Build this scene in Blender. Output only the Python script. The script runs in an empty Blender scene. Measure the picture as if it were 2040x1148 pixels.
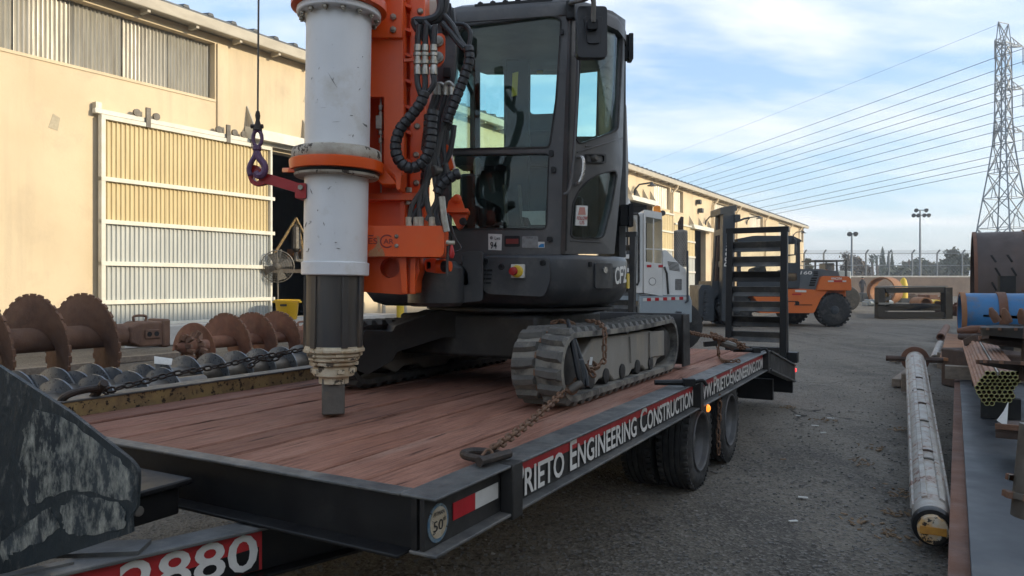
import bpy, bmesh, math, random
from mathutils import Vector, Matrix
random.seed(7)
R = math.radians
V = Vector
scene = bpy.context.scene
COL = scene.collection
# ------------------------------------------------------------------ camera, sky, sun
F, CX, HZ, H = 1460.0, 1020.0, 565.0, 1.30      # focal length (px of a 2040 px wide picture), principal column, horizon row, eye height
cam = bpy.data.cameras.new('camera'); cam.sensor_width = 36.0; cam.lens = 36.0 * F / 2040
cam.shift_y = (HZ - 574.0) / 2040; cam.clip_end = 3000; cam.clip_start = 0.05
co = bpy.data.objects.new('camera', cam); COL.objects.link(co)
co.location = (0, 0, H); co.rotation_euler = (R(90), 0, 0); scene.camera = co
SUN_AZ, SUN_EL = 108.0, 16.0                     # bearing clockwise from +Y, elevation
S = V((math.sin(R(SUN_AZ)) * math.cos(R(SUN_EL)), math.cos(R(SUN_AZ)) * math.cos(R(SUN_EL)), math.sin(R(SUN_EL))))
sl = bpy.data.lights.new('sun', 'SUN'); sl.energy = 2.0; sl.angle = R(0.5); sl.color = (1.0, 0.86, 0.63)
so = bpy.data.objects.new('sun', sl); COL.objects.link(so); so.rotation_euler = S.to_track_quat('Z', 'Y').to_euler(); so.location = (30, -10, 30)
w = bpy.data.worlds.new('World'); scene.world = w; w.use_nodes = True
nt = w.node_tree; nt.nodes.clear()
def wn(t, **k):
    n = nt.nodes.new(t)
    for a, b in k.items(): setattr(n, a, b)
    return n
def wl(a, b): nt.links.new(a, b)
sky = wn('ShaderNodeTexSky', sky_type='NISHITA', sun_disc=False, sun_elevation=R(SUN_EL), sun_rotation=R(SUN_AZ), air_density=1.0, dust_density=1.2, ozone_density=1.6)
tc = wn('ShaderNodeTexCoord'); sep = wn('ShaderNodeSeparateXYZ'); wl(tc.outputs['Generated'], sep.inputs[0])
def wmath(op, a, b=None):
    n = wn('ShaderNodeMath', operation=op)
    for i, q in enumerate((a, b)):
        if q is None: continue
        if isinstance(q, (int, float)): n.inputs[i].default_value = q
        else: wl(q, n.inputs[i])
    return n.outputs[0]
zz = wmath('ADD', wmath('MAXIMUM', sep.outputs['Z'], 0.0), 0.16)
comb = wn('ShaderNodeCombineXYZ'); wl(wmath('DIVIDE', sep.outputs['X'], zz), comb.inputs[0]); wl(wmath('DIVIDE', sep.outputs['Y'], zz), comb.inputs[1])
mp = wn('ShaderNodeMapping'); wl(comb.outputs[0], mp.inputs['Vector']); mp.inputs['Location'].default_value = (3.7, 1.3, 0); mp.inputs['Rotation'].default_value = (0, 0, R(-28)); mp.inputs['Scale'].default_value = (0.60, 1.35, 1)
n1 = wn('ShaderNodeTexNoise'); n1.inputs['Scale'].default_value = 1.35; n1.inputs['Detail'].default_value = 9; n1.inputs['Roughness'].default_value = 0.56; n1.inputs['Distortion'].default_value = 0.35
wl(mp.outputs[0], n1.inputs['Vector'])
n2 = wn('ShaderNodeTexNoise'); n2.inputs['Scale'].default_value = 4.5; n2.inputs['Detail'].default_value = 6; n2.inputs['Roughness'].default_value = 0.6; wl(mp.outputs[0], n2.inputs['Vector'])
cm = wmath('ADD', wmath('MULTIPLY', n1.outputs['Fac'], 0.80), wmath('MULTIPLY', n2.outputs['Fac'], 0.22))
cr = wn('ShaderNodeValToRGB'); cr.color_ramp.elements[0].position = 0.42; cr.color_ramp.elements[1].position = 0.66; wl(cm, cr.inputs[0])
# cloud brightness varies softly
n3 = wn('ShaderNodeTexNoise'); n3.inputs['Scale'].default_value = 0.9; n3.inputs['Detail'].default_value = 4; wl(mp.outputs[0], n3.inputs['Vector'])
cc = wn('ShaderNodeMix', data_type='RGBA'); wl(n3.outputs['Fac'], cc.inputs['Factor'])
cc.inputs['A'].default_value = (3.2, 3.4, 3.7, 1); cc.inputs['B'].default_value = (5.3, 5.15, 5.0, 1)
mx = wn('ShaderNodeMix', data_type='RGBA'); veil = wn('ShaderNodeMix', data_type='RGBA'); veil.inputs['Factor'].default_value = 0.42; wl(sky.outputs[0], veil.inputs['A']); veil.inputs['B'].default_value = (1.7, 2.6, 3.9, 1)
wl(wmath('MULTIPLY', cr.outputs[0], 0.92), mx.inputs['Factor']); wl(veil.outputs['Result'], mx.inputs['A']); wl(cc.outputs['Result'], mx.inputs['B'])
bg = wn('ShaderNodeBackground'); bg.inputs['Strength'].default_value = 0.125; wl(mx.outputs['Result'], bg.inputs['Color'])
wo = wn('ShaderNodeOutputWorld'); wl(bg.outputs[0], wo.inputs['Surface'])
scene.view_settings.view_transform = 'Standard'; scene.view_settings.look = 'None'; scene.view_settings.gamma = 1.0
scene.view_settings.use_curve_mapping = False; scene.view_settings.exposure = 1.28
scene.cycles.max_bounces = 6; scene.cycles.use_adaptive_sampling = True; scene.cycles.adaptive_threshold = 0.02; scene.cycles.transparent_max_bounces = 16

# ------------------------------------------------------------------ frames of reference
def P(x, y, Y): return V(((x - CX) / F * Y, Y, H + (HZ - y) / F * Y))
def G(x, y, z=0.0): return P(x, y, F * (H - z) / (y - HZ))
AT = R(29.17); UD = V((math.sin(AT), math.cos(AT), 0)); VD = V((-math.cos(AT), math.sin(AT), 0))
T0 = V((-0.273, 2.096, 0)); ZD = 0.697
def T(u, v, z=0.0): return T0 + UD * u + VD * v + V((0, 0, z))      # trailer frame: u to its rear, v to its left
def plane(p0, d):
    """vertical plane through p0 along horizontal d; returns fn(x, y, off): photo column/row to a point, off metres towards the eye"""
    d = V((d[0], d[1], 0)).normalized(); n = V((d.y, -d.x, 0))
    p0 = V((p0[0], p0[1], 0))
    if n.dot(p0) > 0: n = -n
    k = n.dot(p0)
    def fn(x, y, off=0.0):
        r = V(((x - CX) / F, 1, (HZ - y) / F)); t = k / n.dot(r)
        return V((0, 0, H)) + r * t + n * off
    fn.n = n; fn.d = d
    return fn
def atY(Y): return plane((0, Y), (1, 0))

# ------------------------------------------------------------------ mesh building
def rr(x0, y0, x1, y1, r, n=4):
    return rpoly([(x0, y0), (x1, y0), (x1, y1), (x0, y1)], r, n)
def rpoly(pts, r, n=4):
    out = []; m = len(pts)
    for i in range(m):
        a, b, c = V(pts[i - 1]), V(pts[i]), V(pts[(i + 1) % m])
        rad = r[i] if isinstance(r, (list, tuple)) else r
        e1 = a - b; e2 = c - b; q = min(rad, e1.length * .49, e2.length * .49)
        if q < 1e-6: out.append(tuple(b)); continue
        p, s = b + e1.normalized() * q, b + e2.normalized() * q
        for k in range(n + 1):
            t = k / n; w_ = p * (1 - t) ** 2 + b * 2 * t * (1 - t) + s * t * t; out.append(tuple(w_))
    return out
WM = {}
def plink(o, parent, loc):
    COL.objects.link(o)
    if parent is not None:
        o.parent = parent; o.matrix_parent_inverse = WM[parent.name].inverted()
    o.matrix_basis = loc; WM[o.name] = loc.copy()
    return o
def tag(o, label=None, cat=None, group=None, kind=None):
    if label: o['label'] = label
    if cat: o['category'] = cat
    if group: o['group'] = group
    if kind: o['kind'] = kind
    return o
def thing(name, label, cat, loc, group=None, kind=None):
    o = bpy.data.objects.new(name, None); o.empty_display_size = .2
    plink(o, None, Matrix.Translation(V(loc)))
    return tag(o, label, cat, group, kind)
def inst(name, me, M, parent=None, label=None, cat=None, group=None):
    o = bpy.data.objects.new(name, me); plink(o, parent, M)
    return tag(o, label, cat, group)
def frame(x, z, p=(0, 0, 0)):
    """matrix with local X along x and local Z near z at p"""
    x = V(x).normalized(); z = V(z); y = z.cross(x).normalized(); z = x.cross(y)
    m = Matrix((x, y, z)).transposed().to_4x4(); m.translation = V(p); return m
class MB:
    def __init__(s): s.v = []; s.f = []
    def add(s, vs, fs, M=None):
        b = len(s.v)
        s.v += [M @ V(q) for q in vs] if M else [V(q) for q in vs]
        s.f += [tuple(i + b for i in q) for q in fs]; return s
    def box(s, c, size, M=None):
        x, y, z = [q / 2 for q in size]; c = V(c)
        vs = [c + V((i * x, j * y, k * z)) for i in (-1, 1) for j in (-1, 1) for k in (-1, 1)]
        return s.add(vs, [(0, 1, 3, 2), (4, 6, 7, 5), (0, 4, 5, 1), (2, 3, 7, 6), (0, 2, 6, 4), (1, 5, 7, 3)], M)
    def tb(s, u0, u1, v0, v1, z0, z1):               # box in the trailer's frame
        vs = [T(u, v, z) for u in (u0, u1) for v in (v0, v1) for z in (z0, z1)]
        return s.add(vs, [(0, 1, 3, 2), (4, 6, 7, 5), (0, 4, 5, 1), (2, 3, 7, 6), (0, 2, 6, 4), (1, 5, 7, 3)])
    def prism(s, poly, vec):
        n = len(poly); poly = [V(p) for p in poly]; vec = V(vec)
        return s.add(poly + [p + vec for p in poly], [tuple(range(n)), tuple(range(2 * n - 1, n - 1, -1))] + [(i, (i + 1) % n, n + (i + 1) % n, n + i) for i in range(n)])
    def tube(s, pts, r, n=8, cap=True, closed=False):
        pts = [V(p) for p in pts]; m = len(pts); vs = []; ref = None
        for i, p in enumerate(pts):
            if closed: t = pts[(i + 1) % m] - pts[i - 1]
            else: t = pts[min(i + 1, m - 1)] - pts[max(i - 1, 0)]
            t.normalize()
            if ref is None: ref = V((0, 0, 1)) if abs(t.z) < .9 else V((1, 0, 0))
            ref = (ref - t * ref.dot(t)).normalized(); b = t.cross(ref)
            q = r[i] if isinstance(r, (list, tuple)) else r
            vs += [p + (ref * math.cos(2 * math.pi * k / n) + b * math.sin(2 * math.pi * k / n)) * q for k in range(n)]
        fs = [(i * n + k, i * n + (k + 1) % n, ((i + 1) % m) * n + (k + 1) % n, ((i + 1) % m) * n + k) for i in range(m if closed else m - 1) for k in range(n)]
        if cap and not closed: fs += [tuple(range(n - 1, -1, -1)), tuple(range((m - 1) * n, m * n))]
        return s.add(vs, fs)
    def lathe(s, p0, ax, prof, n=24, cap=True):
        """prof: (distance along ax, radius)"""
        p0 = V(p0); ax = V(ax).normalized(); e = V((0, 0, 1)) if abs(ax.z) < .9 else V((1, 0, 0))
        e = (e - ax * e.dot(ax)).normalized(); b = ax.cross(e); m = len(prof)
        vs = [p0 + ax * t + (e * math.cos(2 * math.pi * k / n) + b * math.sin(2 * math.pi * k / n)) * q for t, q in prof for k in range(n)]
        fs = [(i * n + k, i * n + (k + 1) % n, (i + 1) * n + (k + 1) % n, (i + 1) * n + k) for i in range(m - 1) for k in range(n)]
        if cap: fs += [tuple(range(n - 1, -1, -1)), tuple(range((m - 1) * n, m * n))]
        return s.add(vs, fs)
    def bar(s, a, b, wd, ht, up=(0, 0, 1)):
        a, b = V(a), V(b); return s.box((0, 0, 0), ((b - a).length, wd, ht), frame(b - a, up, (a + b) / 2))
    def sheet(s, outer, holes, fn, o0, o1, cuts=()):
        """flat outline with holes in the 2D space of fn, given thickness from off o0 (back) to o1 (front)"""
        bm = bmesh.new(); ed = []
        for loop in [outer] + list(holes):
            vv = [bm.verts.new((p[0], p[1], 0)) for p in loop]
            ed += [bm.edges.new((vv[i], vv[(i + 1) % len(vv)])) for i in range(len(vv))]
        bmesh.ops.triangle_fill(bm, use_beauty=True, use_dissolve=False, edges=ed)
        for c in cuts:
            bmesh.ops.bisect_plane(bm, geom=bm.verts[:] + bm.edges[:] + bm.faces[:], plane_co=(c, 0, 0), plane_no=(1, 0, 0))
        bm.verts.index_update(); n = len(bm.verts)
        vs = [fn(q.co.x, q.co.y, o1) for q in bm.verts] + [fn(q.co.x, q.co.y, o0) for q in bm.verts]
        fs = []
        for fc in bm.faces:
            ix = [q.index for q in fc.verts]; fs.append(tuple(ix)); fs.append(tuple(i + n for i in reversed(ix)))
        for e in bm.edges:
            if len(e.link_faces) == 1:
                i, j = e.verts[0].index, e.verts[1].index; fs.append((i, j, j + n, i + n))
        bm.free(); return s.add(vs, fs)
    def mesh(s, name, mat, smooth=35, M=None, weld=0):
        me = bpy.data.meshes.new(name)
        vs = [M @ p for p in s.v] if M else s.v
        me.from_pydata([tuple(p) for p in vs], [], s.f)
        bm = bmesh.new(); bm.from_mesh(me)
        if weld: bmesh.ops.remove_doubles(bm, verts=bm.verts, dist=weld)
        bmesh.ops.recalc_face_normals(bm, faces=bm.faces); bm.to_mesh(me); bm.free()
        for m in (mat if isinstance(mat, (list, tuple)) else [mat]): me.materials.append(m)
        if smooth:
            for p in me.polygons: p.use_smooth = True
            me.set_sharp_from_angle(angle=R(smooth))
        return me
    def build(s, name, mat, parent=None, label=None, cat=None, group=None, kind=None, smooth=35, bevel=0, segs=2, weld=0):
        lo = V([min(p[i] for p in s.v) for i in range(3)]); hi = V([max(p[i] for p in s.v) for i in range(3)])
        c = (lo + hi) / 2
        if parent is None: c.z = lo.z
        M = Matrix.Translation(c)
        o = bpy.data.objects.new(name, s.mesh(name, mat, smooth, M.inverted(), weld))
        plink(o, parent, M); tag(o, label, cat, group, kind)
        if bevel:
            b = o.modifiers.new('bevel', 'BEVEL'); b.width = bevel; b.segments = segs; b.limit_method = 'ANGLE'; b.angle_limit = R(40); b.harden_normals = False
        return o
def catmull(pts, n=8):
    pts = [V(p) for p in pts]; q = [pts[0]] + pts + [pts[-1]]; out = []
    for i in range(1, len(q) - 2):
        a, b, c, d = q[i - 1], q[i], q[i + 1], q[i + 2]
        for k in range(n):
            t = k / n
            out.append(.5 * ((2 * b) + (c - a) * t + (2 * a - 5 * b + 4 * c - d) * t * t + (3 * b - a - 3 * c + d) * t ** 3))
    return out + [pts[-1]]
def text(body, fn, quad, mat, name, parent, off=.003, bold=.0, small=False, th=.0015, label=None):
    """lettering stretched over the quad (bottom-left, bottom-right, top-right, top-left in fn's 2D space)"""
    cu = bpy.data.curves.new('lettering', 'FONT'); cu.body = body; cu.offset = bold; cu.resolution_u = 3
    if small:
        cu.small_caps_scale = .78
        for ch in cu.body_format: ch.use_small_caps = True
    ob = bpy.data.objects.new('lettering', cu); COL.objects.link(ob)
    dg = bpy.context.evaluated_depsgraph_get(); dg.update()
    me = bpy.data.meshes.new_from_object(ob.evaluated_get(dg)); bpy.data.objects.remove(ob); bpy.data.curves.remove(cu)
    xs = [q.co.x for q in me.vertices]; ys = [q.co.y for q in me.vertices]
    x0, x1, y0, y1 = min(xs), max(xs), min(ys), max(ys); bl, br, tr, tl = [V(q) for q in quad]
    vs = []
    for o in (off, off - th):
        for q in me.vertices:
            a = (q.co.x - x0) / (x1 - x0); b = (q.co.y - y0) / (y1 - y0)
            p = (bl * (1 - a) + br * a) * (1 - b) + (tl * (1 - a) + tr * a) * b
            vs.append(fn(p[0], p[1], o))
    n = len(me.vertices); fs = [tuple(p.vertices) for p in me.polygons]
    bm = MB(); bm.add(vs, fs + [tuple(i + n for i in reversed(q)) for q in fs]); bpy.data.meshes.remove(me)
    return bm.build(name, mat, parent, label, smooth=0)

# ------------------------------------------------------------------ materials
MATS = {}
def mat(name, c, c2=None, rough=.6, metal=0.0, sc=6, lo=.38, hi=.66, bump=0.0, bsc=40, chip=None, ct=.62, csc=9, stretch=(1, 1, 1), r2=None, rnd=0.0, coat=0.0, emit=None, es=0, bdist=.01, spec=.5, dust=None, dt=.55, dsc=2.2, streak=None, stt=.5, ssc=(2.5, 2.5, .12)):
    if name in MATS: return MATS[name]
    m = bpy.data.materials.new(name); m.use_nodes = True; t = m.node_tree; N = t.nodes; L = t.links
    b = N['Principled BSDF']; b.inputs['Roughness'].default_value = rough; b.inputs['Metallic'].default_value = metal
    b.inputs['Specular IOR Level'].default_value = spec
    if coat: b.inputs['Coat Weight'].default_value = coat; b.inputs['Coat Roughness'].default_value = .15
    tcn = N.new('ShaderNodeTexCoord'); mpn = N.new('ShaderNodeMapping'); mpn.inputs['Scale'].default_value = stretch
    L.new(tcn.outputs['Object'], mpn.inputs['Vector'])
    oi = N.new('ShaderNodeObjectInfo')
    cx = N.new('ShaderNodeVectorMath'); cx.operation = 'SCALE'; cb = N.new('ShaderNodeCombineXYZ')
    for i in range(3): L.new(oi.outputs['Random'], cb.inputs[i])
    L.new(cb.outputs[0], cx.inputs[0]); cx.inputs['Scale'].default_value = 37.0
    ad = N.new('ShaderNodeVectorMath'); ad.operation = 'ADD'; L.new(mpn.outputs[0], ad.inputs[0]); L.new(cx.outputs[0], ad.inputs[1]); vec = ad.outputs[0]
    def noise(scale, det=6, ro=.6):
        n = N.new('ShaderNodeTexNoise'); n.inputs['Scale'].default_value = scale; n.inputs['Detail'].default_value = det; n.inputs['Roughness'].default_value = ro; L.new(vec, n.inputs['Vector']); return n.outputs['Fac']
    def ramp(f, a, d):
        n = N.new('ShaderNodeMapRange'); n.inputs['From Min'].default_value = a; n.inputs['From Max'].default_value = d; n.clamp = True; L.new(f, n.inputs['Value']); return n.outputs[0]
    def mixc(f, A, B):
        n = N.new('ShaderNodeMix'); n.data_type = 'RGBA'; L.new(f, n.inputs['Factor'])
        for k, q in (('A', A), ('B', B)):
            if isinstance(q, (tuple, list)): n.inputs[k].default_value = (*q[:3], 1)
            else: L.new(q, n.inputs[k])
        return n.outputs['Result']
    col = tuple(c)
    if c2 is not None: col = mixc(ramp(noise(sc), lo, hi), c, c2)
    if dust is not None: col = mixc(ramp(noise(dsc, 7, .7), dt, dt + .25), col, dust)
    if streak is not None:
        sm = N.new('ShaderNodeMapping'); sm.inputs['Scale'].default_value = ssc; L.new(tcn.outputs['Object'], sm.inputs['Vector'])
        sn = N.new('ShaderNodeTexNoise'); sn.inputs['Scale'].default_value = 1.0; sn.inputs['Detail'].default_value = 9; sn.inputs['Roughness'].default_value = .65; L.new(sm.outputs[0], sn.inputs['Vector'])
        col = mixc(ramp(sn.outputs['Fac'], stt, stt + .28), col, streak)
    if chip is not None:
        f = ramp(noise(csc, 7, .68), ct, ct + .025); col = mixc(f, col, chip)
    if rnd:
        hs = N.new('ShaderNodeHueSaturation'); mr = N.new('ShaderNodeMapRange'); L.new(oi.outputs['Random'], mr.inputs['Value']); mr.inputs['To Min'].default_value = 1 - rnd; mr.inputs['To Max'].default_value = 1 + rnd
        L.new(mr.outputs[0], hs.inputs['Value'])
        if isinstance(col, tuple): hs.inputs['Color'].default_value = (*col, 1)
        else: L.new(col, hs.inputs['Color'])
        col = hs.outputs['Color']
    if isinstance(col, tuple): b.inputs['Base Color'].default_value = (*col, 1)
    else: L.new(col, b.inputs['Base Color'])
    rf = noise(sc * 2.7, 3); rm = N.new('ShaderNodeMapRange'); L.new(rf, rm.inputs['Value']); rm.inputs['From Min'].default_value = .3; rm.inputs['From Max'].default_value = .7
    rm.inputs['To Min'].default_value = rough * .82; rm.inputs['To Max'].default_value = min(1, rough * 1.2 if r2 is None else r2); L.new(rm.outputs[0], b.inputs['Roughness'])
    if bump:
        bn = N.new('ShaderNodeBump'); bn.inputs['Strength'].default_value = bump; bn.inputs['Distance'].default_value = bdist
        L.new(noise(bsc, 5, .65), bn.inputs['Height']); L.new(bn.outputs[0], b.inputs['Normal'])
    if emit: b.inputs['Emission Color'].default_value = (*emit, 1); b.inputs['Emission Strength'].default_value = es
    MATS[name] = m; return m
def glass(name, tint, refl=1.0):
    m = bpy.data.materials.new(name); m.use_nodes = True; t = m.node_tree; N = t.nodes; L = t.links; N.remove(N['Principled BSDF'])
    tr = N.new('ShaderNodeBsdfTransparent'); tr.inputs[0].default_value = (*tint, 1); gl = N.new('ShaderNodeBsdfGlossy'); gl.inputs['Roughness'].default_value = .015
    fr = N.new('ShaderNodeLayerWeight'); pw = N.new('ShaderNodeMath'); pw.operation = 'POWER'; pw.inputs[1].default_value = 5.0; L.new(fr.outputs['Facing'], pw.inputs[0])
    ml = N.new('ShaderNodeMath'); ml.operation = 'MULTIPLY_ADD'; ml.inputs[1].default_value = .9 * refl; ml.inputs[2].default_value = .03 * refl; L.new(pw.outputs[0], ml.inputs[0])
    mxn = N.new('ShaderNodeMixShader'); L.new(ml.outputs[0], mxn.inputs[0]); L.new(tr.outputs[0], mxn.inputs[1]); L.new(gl.outputs[0], mxn.inputs[2])
    L.new(mxn.outputs[0], N['Material Output'].inputs[0]); return m
ORANGE = mat('orange_paint', (.74, .095, .007), (.66, .078, .007), rough=.34, sc=3, dust=(.50, .14, .05), dt=.62, dsc=4, chip=(.12, .06, .035), ct=.69, csc=11, bump=.10, bsc=25)
RED = mat('red_paint', (.40, .018, .018), (.34, .015, .015), rough=.42, sc=5, chip=(.1, .03, .02), ct=.70, csc=22)
WHITE = mat('white_tube_paint', (.70, .705, .71), (.62, .62, .62), rough=.38, sc=2.2, chip=(.10, .09, .08), ct=.705, csc=24, dust=(.52, .48, .41), dt=.57, dsc=4.5)
DIRTYWHITE = mat('grimy_white_paint', (.46, .42, .35), (.30, .25, .19), rough=.7, sc=12, chip=(.05, .035, .025), ct=.56, csc=17, bump=.5, bsc=40)
KELLYW = mat('worn_cream_steel', (.56, .49, .36), (.36, .26, .15), rough=.65, sc=10, chip=(.06, .045, .03), ct=.57, csc=16, bump=.4, bsc=50)
KELLYB = mat('dark_kelly_steel', (.050, .050, .053), (.090, .078, .065), rough=.42, metal=.35, sc=5, stretch=(1, 1, .25), dust=(.21, .15, .095), dt=.52, dsc=6, chip=(.30, .26, .20), ct=.70, csc=16)
STEELG = mat('grey_worn_steel', (.13, .12, .105), (.085, .075, .062), rough=.55, metal=.3, sc=8, dust=(.22, .17, .11), dt=.55, dsc=6, bump=.2)
BODY = mat('charcoal_machine_paint', (.034, .035, .038), (.026, .027, .030), rough=.42, sc=2, dust=(.105, .098, .088), dt=.50, dsc=3.0, coat=.15)
CABP = mat('charcoal_cab_paint', (.074, .072, .071), (.058, .057, .058), rough=.45, sc=2, dust=(.135, .125, .115), dt=.52, dsc=3.0, streak=(.11, .102, .094), stt=.55, ssc=(7, 7, .8))
BLACK = mat('black_paint', (.007, .007, .008), (.012, .012, .012), rough=.45, spec=.3, sc=5, dust=(.045, .041, .036), dt=.60, dsc=3, chip=(.30, .29, .27), ct=.72, csc=26)
BLACKD = mat('dusty_black_paint', (.018, .0175, .0165), (.030, .028, .026), rough=.6, spec=.35, sc=4, dust=(.085, .074, .062), dt=.56, dsc=2.6)
RAILTOP = mat('scuffed_grey_rail_paint', (.105, .105, .10), (.055, .056, .056), rough=.5, sc=9, dust=(.20, .18, .155), dt=.52, dsc=5, bump=.15)
RUBBER = mat('black_rubber', (.018, .0175, .017), (.030, .029, .027), rough=.8, sc=8, dust=(.10, .09, .078), dt=.52, dsc=4, bump=.3, bsc=60)
TRACKR = mat('dusty_track_rubber', (.21, .195, .165), (.060, .057, .052), rough=.85, sc=8, lo=.42, hi=.60, dust=(.29, .26, .21), dt=.52, dsc=7, bump=.3, bsc=70)
LUGM = mat('worn_lug_rubber', (.11, .104, .093), (.06, .057, .052), rough=.7, sc=9, dust=(.24, .22, .18), dt=.53, dsc=9, bump=.3, bsc=70)
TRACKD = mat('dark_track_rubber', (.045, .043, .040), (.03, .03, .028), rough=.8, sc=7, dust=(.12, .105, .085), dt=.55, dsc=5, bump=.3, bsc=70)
TFRAME = mat('dusty_frame_paint', (.24, .222, .19), (.17, .16, .142), rough=.7, sc=3, stretch=(1, 1, .3), dust=(.33, .28, .20), dt=.50, dsc=3, bump=.1)
HOSE = mat('black_hose', (.020, .020, .022), (.032, .032, .034), rough=.42, sc=9)
HOSEG = mat('dusty_grey_hose', (.07, .067, .062), (.045, .044, .042), rough=.6, sc=9)
FIT = mat('plated_fitting', (.42, .40, .36), (.28, .26, .22), rough=.35, metal=.85, sc=30)
FITC = mat('cream_ferrule', (.50, .46, .36), (.34, .30, .23), rough=.5, metal=.2, sc=30)
BOLT = mat('bolt_steel', (.34, .31, .26), (.2, .17, .13), rough=.45, metal=.7, sc=40)
RUSTC = mat('rusty_chain_steel', (.19, .105, .062), (.11, .065, .043), rough=.75, metal=.25, sc=60, dust=(.21, .11, .055), dt=.5, dsc=30)
CHAIND = mat('dark_chain_steel', (.055, .042, .034), (.032, .027, .024), rough=.6, metal=.4, sc=60, dust=(.11, .065, .04), dt=.55, dsc=30)
RUSTB = mat('brown_rusty_steel', (.155, .070, .040), (.105, .050, .031), rough=.82, sc=3, bump=.25, bsc=60, dust=(.21, .10, .05), dt=.58, dsc=6)
RUSTD = mat('dark_rusty_steel', (.075, .046, .034), (.048, .034, .027), rough=.8, metal=.1, sc=4, bump=.25, bsc=60, dust=(.14, .075, .042), dt=.56, dsc=4)
RUSTE = mat('chipped_rusty_edge', (.19, .10, .06), (.13, .065, .04), rough=.85, sc=14, bump=.4, bsc=80)
YRUST = mat('yellow_rusty_rail', (.34, .24, .10), (.20, .13, .065), rough=.8, sc=12, stretch=(1, 1, 1), chip=(.03, .018, .012), ct=.56, csc=30, dust=(.36, .27, .16), dt=.6, dsc=14)
AUGERB = mat('painted_black_auger', (.12, .135, .155), (.19, .195, .20), rough=.30, metal=.55, sc=9, dust=(.11, .10, .09), dt=.58, dsc=8, bump=.2, bsc=40)
AUGERP = mat('worn_steel_auger_pipe', (.17, .15, .125), (.11, .10, .09), rough=.4, metal=.55, sc=8, dust=(.2, .13, .08), dt=.6, dsc=8)
CREAM = mat('cream_stucco', (.65, .535, .365), (.58, .47, .315), rough=.9, sc=.5, dust=(.50, .405, .285), dt=.54, dsc=.9, bump=.25, bsc=14, chip=(.36, .30, .21), ct=.745, csc=3.0, streak=(.46, .375, .265), stt=.53, ssc=(1.6, 1.6, .10))
FASCIA = mat('off_white_fascia', (.50, .46, .38), (.42, .38, .31), rough=.6, sc=2, stretch=(1, 1, 3))
GALV = mat('weathered_corrugated_panel', (.46, .44, .385), (.33, .31, .265), rough=.45, metal=.3, sc=1.6, stretch=(6, 6, .5), dust=(.20, .15, .10), dt=.60, dsc=1.5)
DOORS = mat('silver_corrugated_panel', (.44, .455, .435), (.36, .375, .365), rough=.5, metal=.15, sc=1.5, stretch=(5, 5, .5))
DOORY = mat('yellowed_corrugated_panel', (.58, .47, .255), (.50, .40, .215), rough=.5, sc=1.2, stretch=(4, 4, .6))
DFRAME = mat('white_door_frame', (.66, .64, .56), (.58, .55, .46), rough=.5, sc=3)
ROOFM = mat('dark_roof_sheet', (.10, .11, .12), (.07, .075, .08), rough=.6, sc=2)
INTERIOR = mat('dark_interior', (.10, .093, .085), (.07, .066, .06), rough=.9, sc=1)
CONC = mat('pale_concrete', (.50, .49, .46), (.40, .38, .35), rough=.85, sc=3, bump=.1)
YELLOW = mat('yellow_plastic', (.70, .42, .015), (.64, .38, .012), rough=.42, sc=2)
YPAINT = mat('yellow_paint', (.66, .46, .03), (.58, .39, .03), rough=.5, sc=4)
PALEW = mat('pale_white_paint', (.66, .65, .62), (.58, .565, .53), rough=.45, sc=1.5, dust=(.42, .36, .28), dt=.62, dsc=2.2, chip=(.20, .1, .05), ct=.76, csc=12)
BLUEG = mat('blue_grey_paint', (.27, .31, .33), (.23, .265, .285), rough=.5, sc=2, dust=(.32, .31, .28), dt=.58, dsc=2)
TGREY = mat('dark_truck_grey', (.045, .05, .055), (.035, .038, .042), rough=.5, sc=3)
FKO = mat('forklift_orange', (.62, .145, .028), (.55, .12, .024), rough=.42, sc=1.5, dust=(.40, .14, .06), dt=.6, dsc=2.5, chip=(.08, .05, .04), ct=.76, csc=8)
FKG = mat('forklift_grey', (.105, .115, .12), (.085, .092, .098), rough=.45, sc=2)
FKD = mat('forklift_dark', (.030, .036, .042), (.040, .045, .05), rough=.5, sc=2, dust=(.09, .085, .075), dt=.58, dsc=2)
RETRO_R = mat('red_reflective_tape', (.42, .012, .020), (.36, .012, .018), rough=.35, sc=20)
RETRO_W = mat('white_reflective_tape', (.56, .55, .53), (.48, .47, .44), rough=.4, sc=14)
LETTER = mat('white_lettering', (.72, .70, .66), (.62, .60, .56), rough=.5, sc=14)
DECALR = mat('red_decal', (.46, .022, .026), (.38, .02, .022), rough=.45, sc=12, chip=(.025, .018, .016), ct=.66, csc=14)
DARKRED = mat('dark_red_lettering', (.16, .012, .008), rough=.5)
PURPLE = mat('purple_hook_paint', (.125, .055, .125), (.09, .042, .085), rough=.45, sc=30, chip=(.14, .1, .08), ct=.64, csc=50)
TIMBER = mat('weathered_timber', (.235, .19, .145), (.15, .12, .092), rough=.85, sc=6, stretch=(1, 4, 4), bump=.4, bsc=30)
STEELPL = mat('blue_grey_mill_plate', (.048, .055, .063), (.036, .041, .047), rough=.48, metal=.35, sc=1.5, dust=(.115, .105, .098), dt=.56, dsc=1.6, chip=(.22, .2, .17), ct=.80, csc=4)
RUSTPL = mat('orange_brown_plate', (.27, .125, .055), (.20, .092, .042), rough=.8, sc=2, dust=(.31, .17, .085), dt=.56, dsc=2.5)
PIPEB = mat('tan_steel_tube', (.30, .145, .078), (.20, .095, .052), rough=.65, metal=.1, sc=4, rnd=.22)
PIPEE = mat('yellow_green_tube_edge', (.46, .44, .18), (.36, .33, .13), rough=.6, sc=20)
HOLE = mat('dark_hole', (.008, .007, .006), rough=.9)
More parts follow.
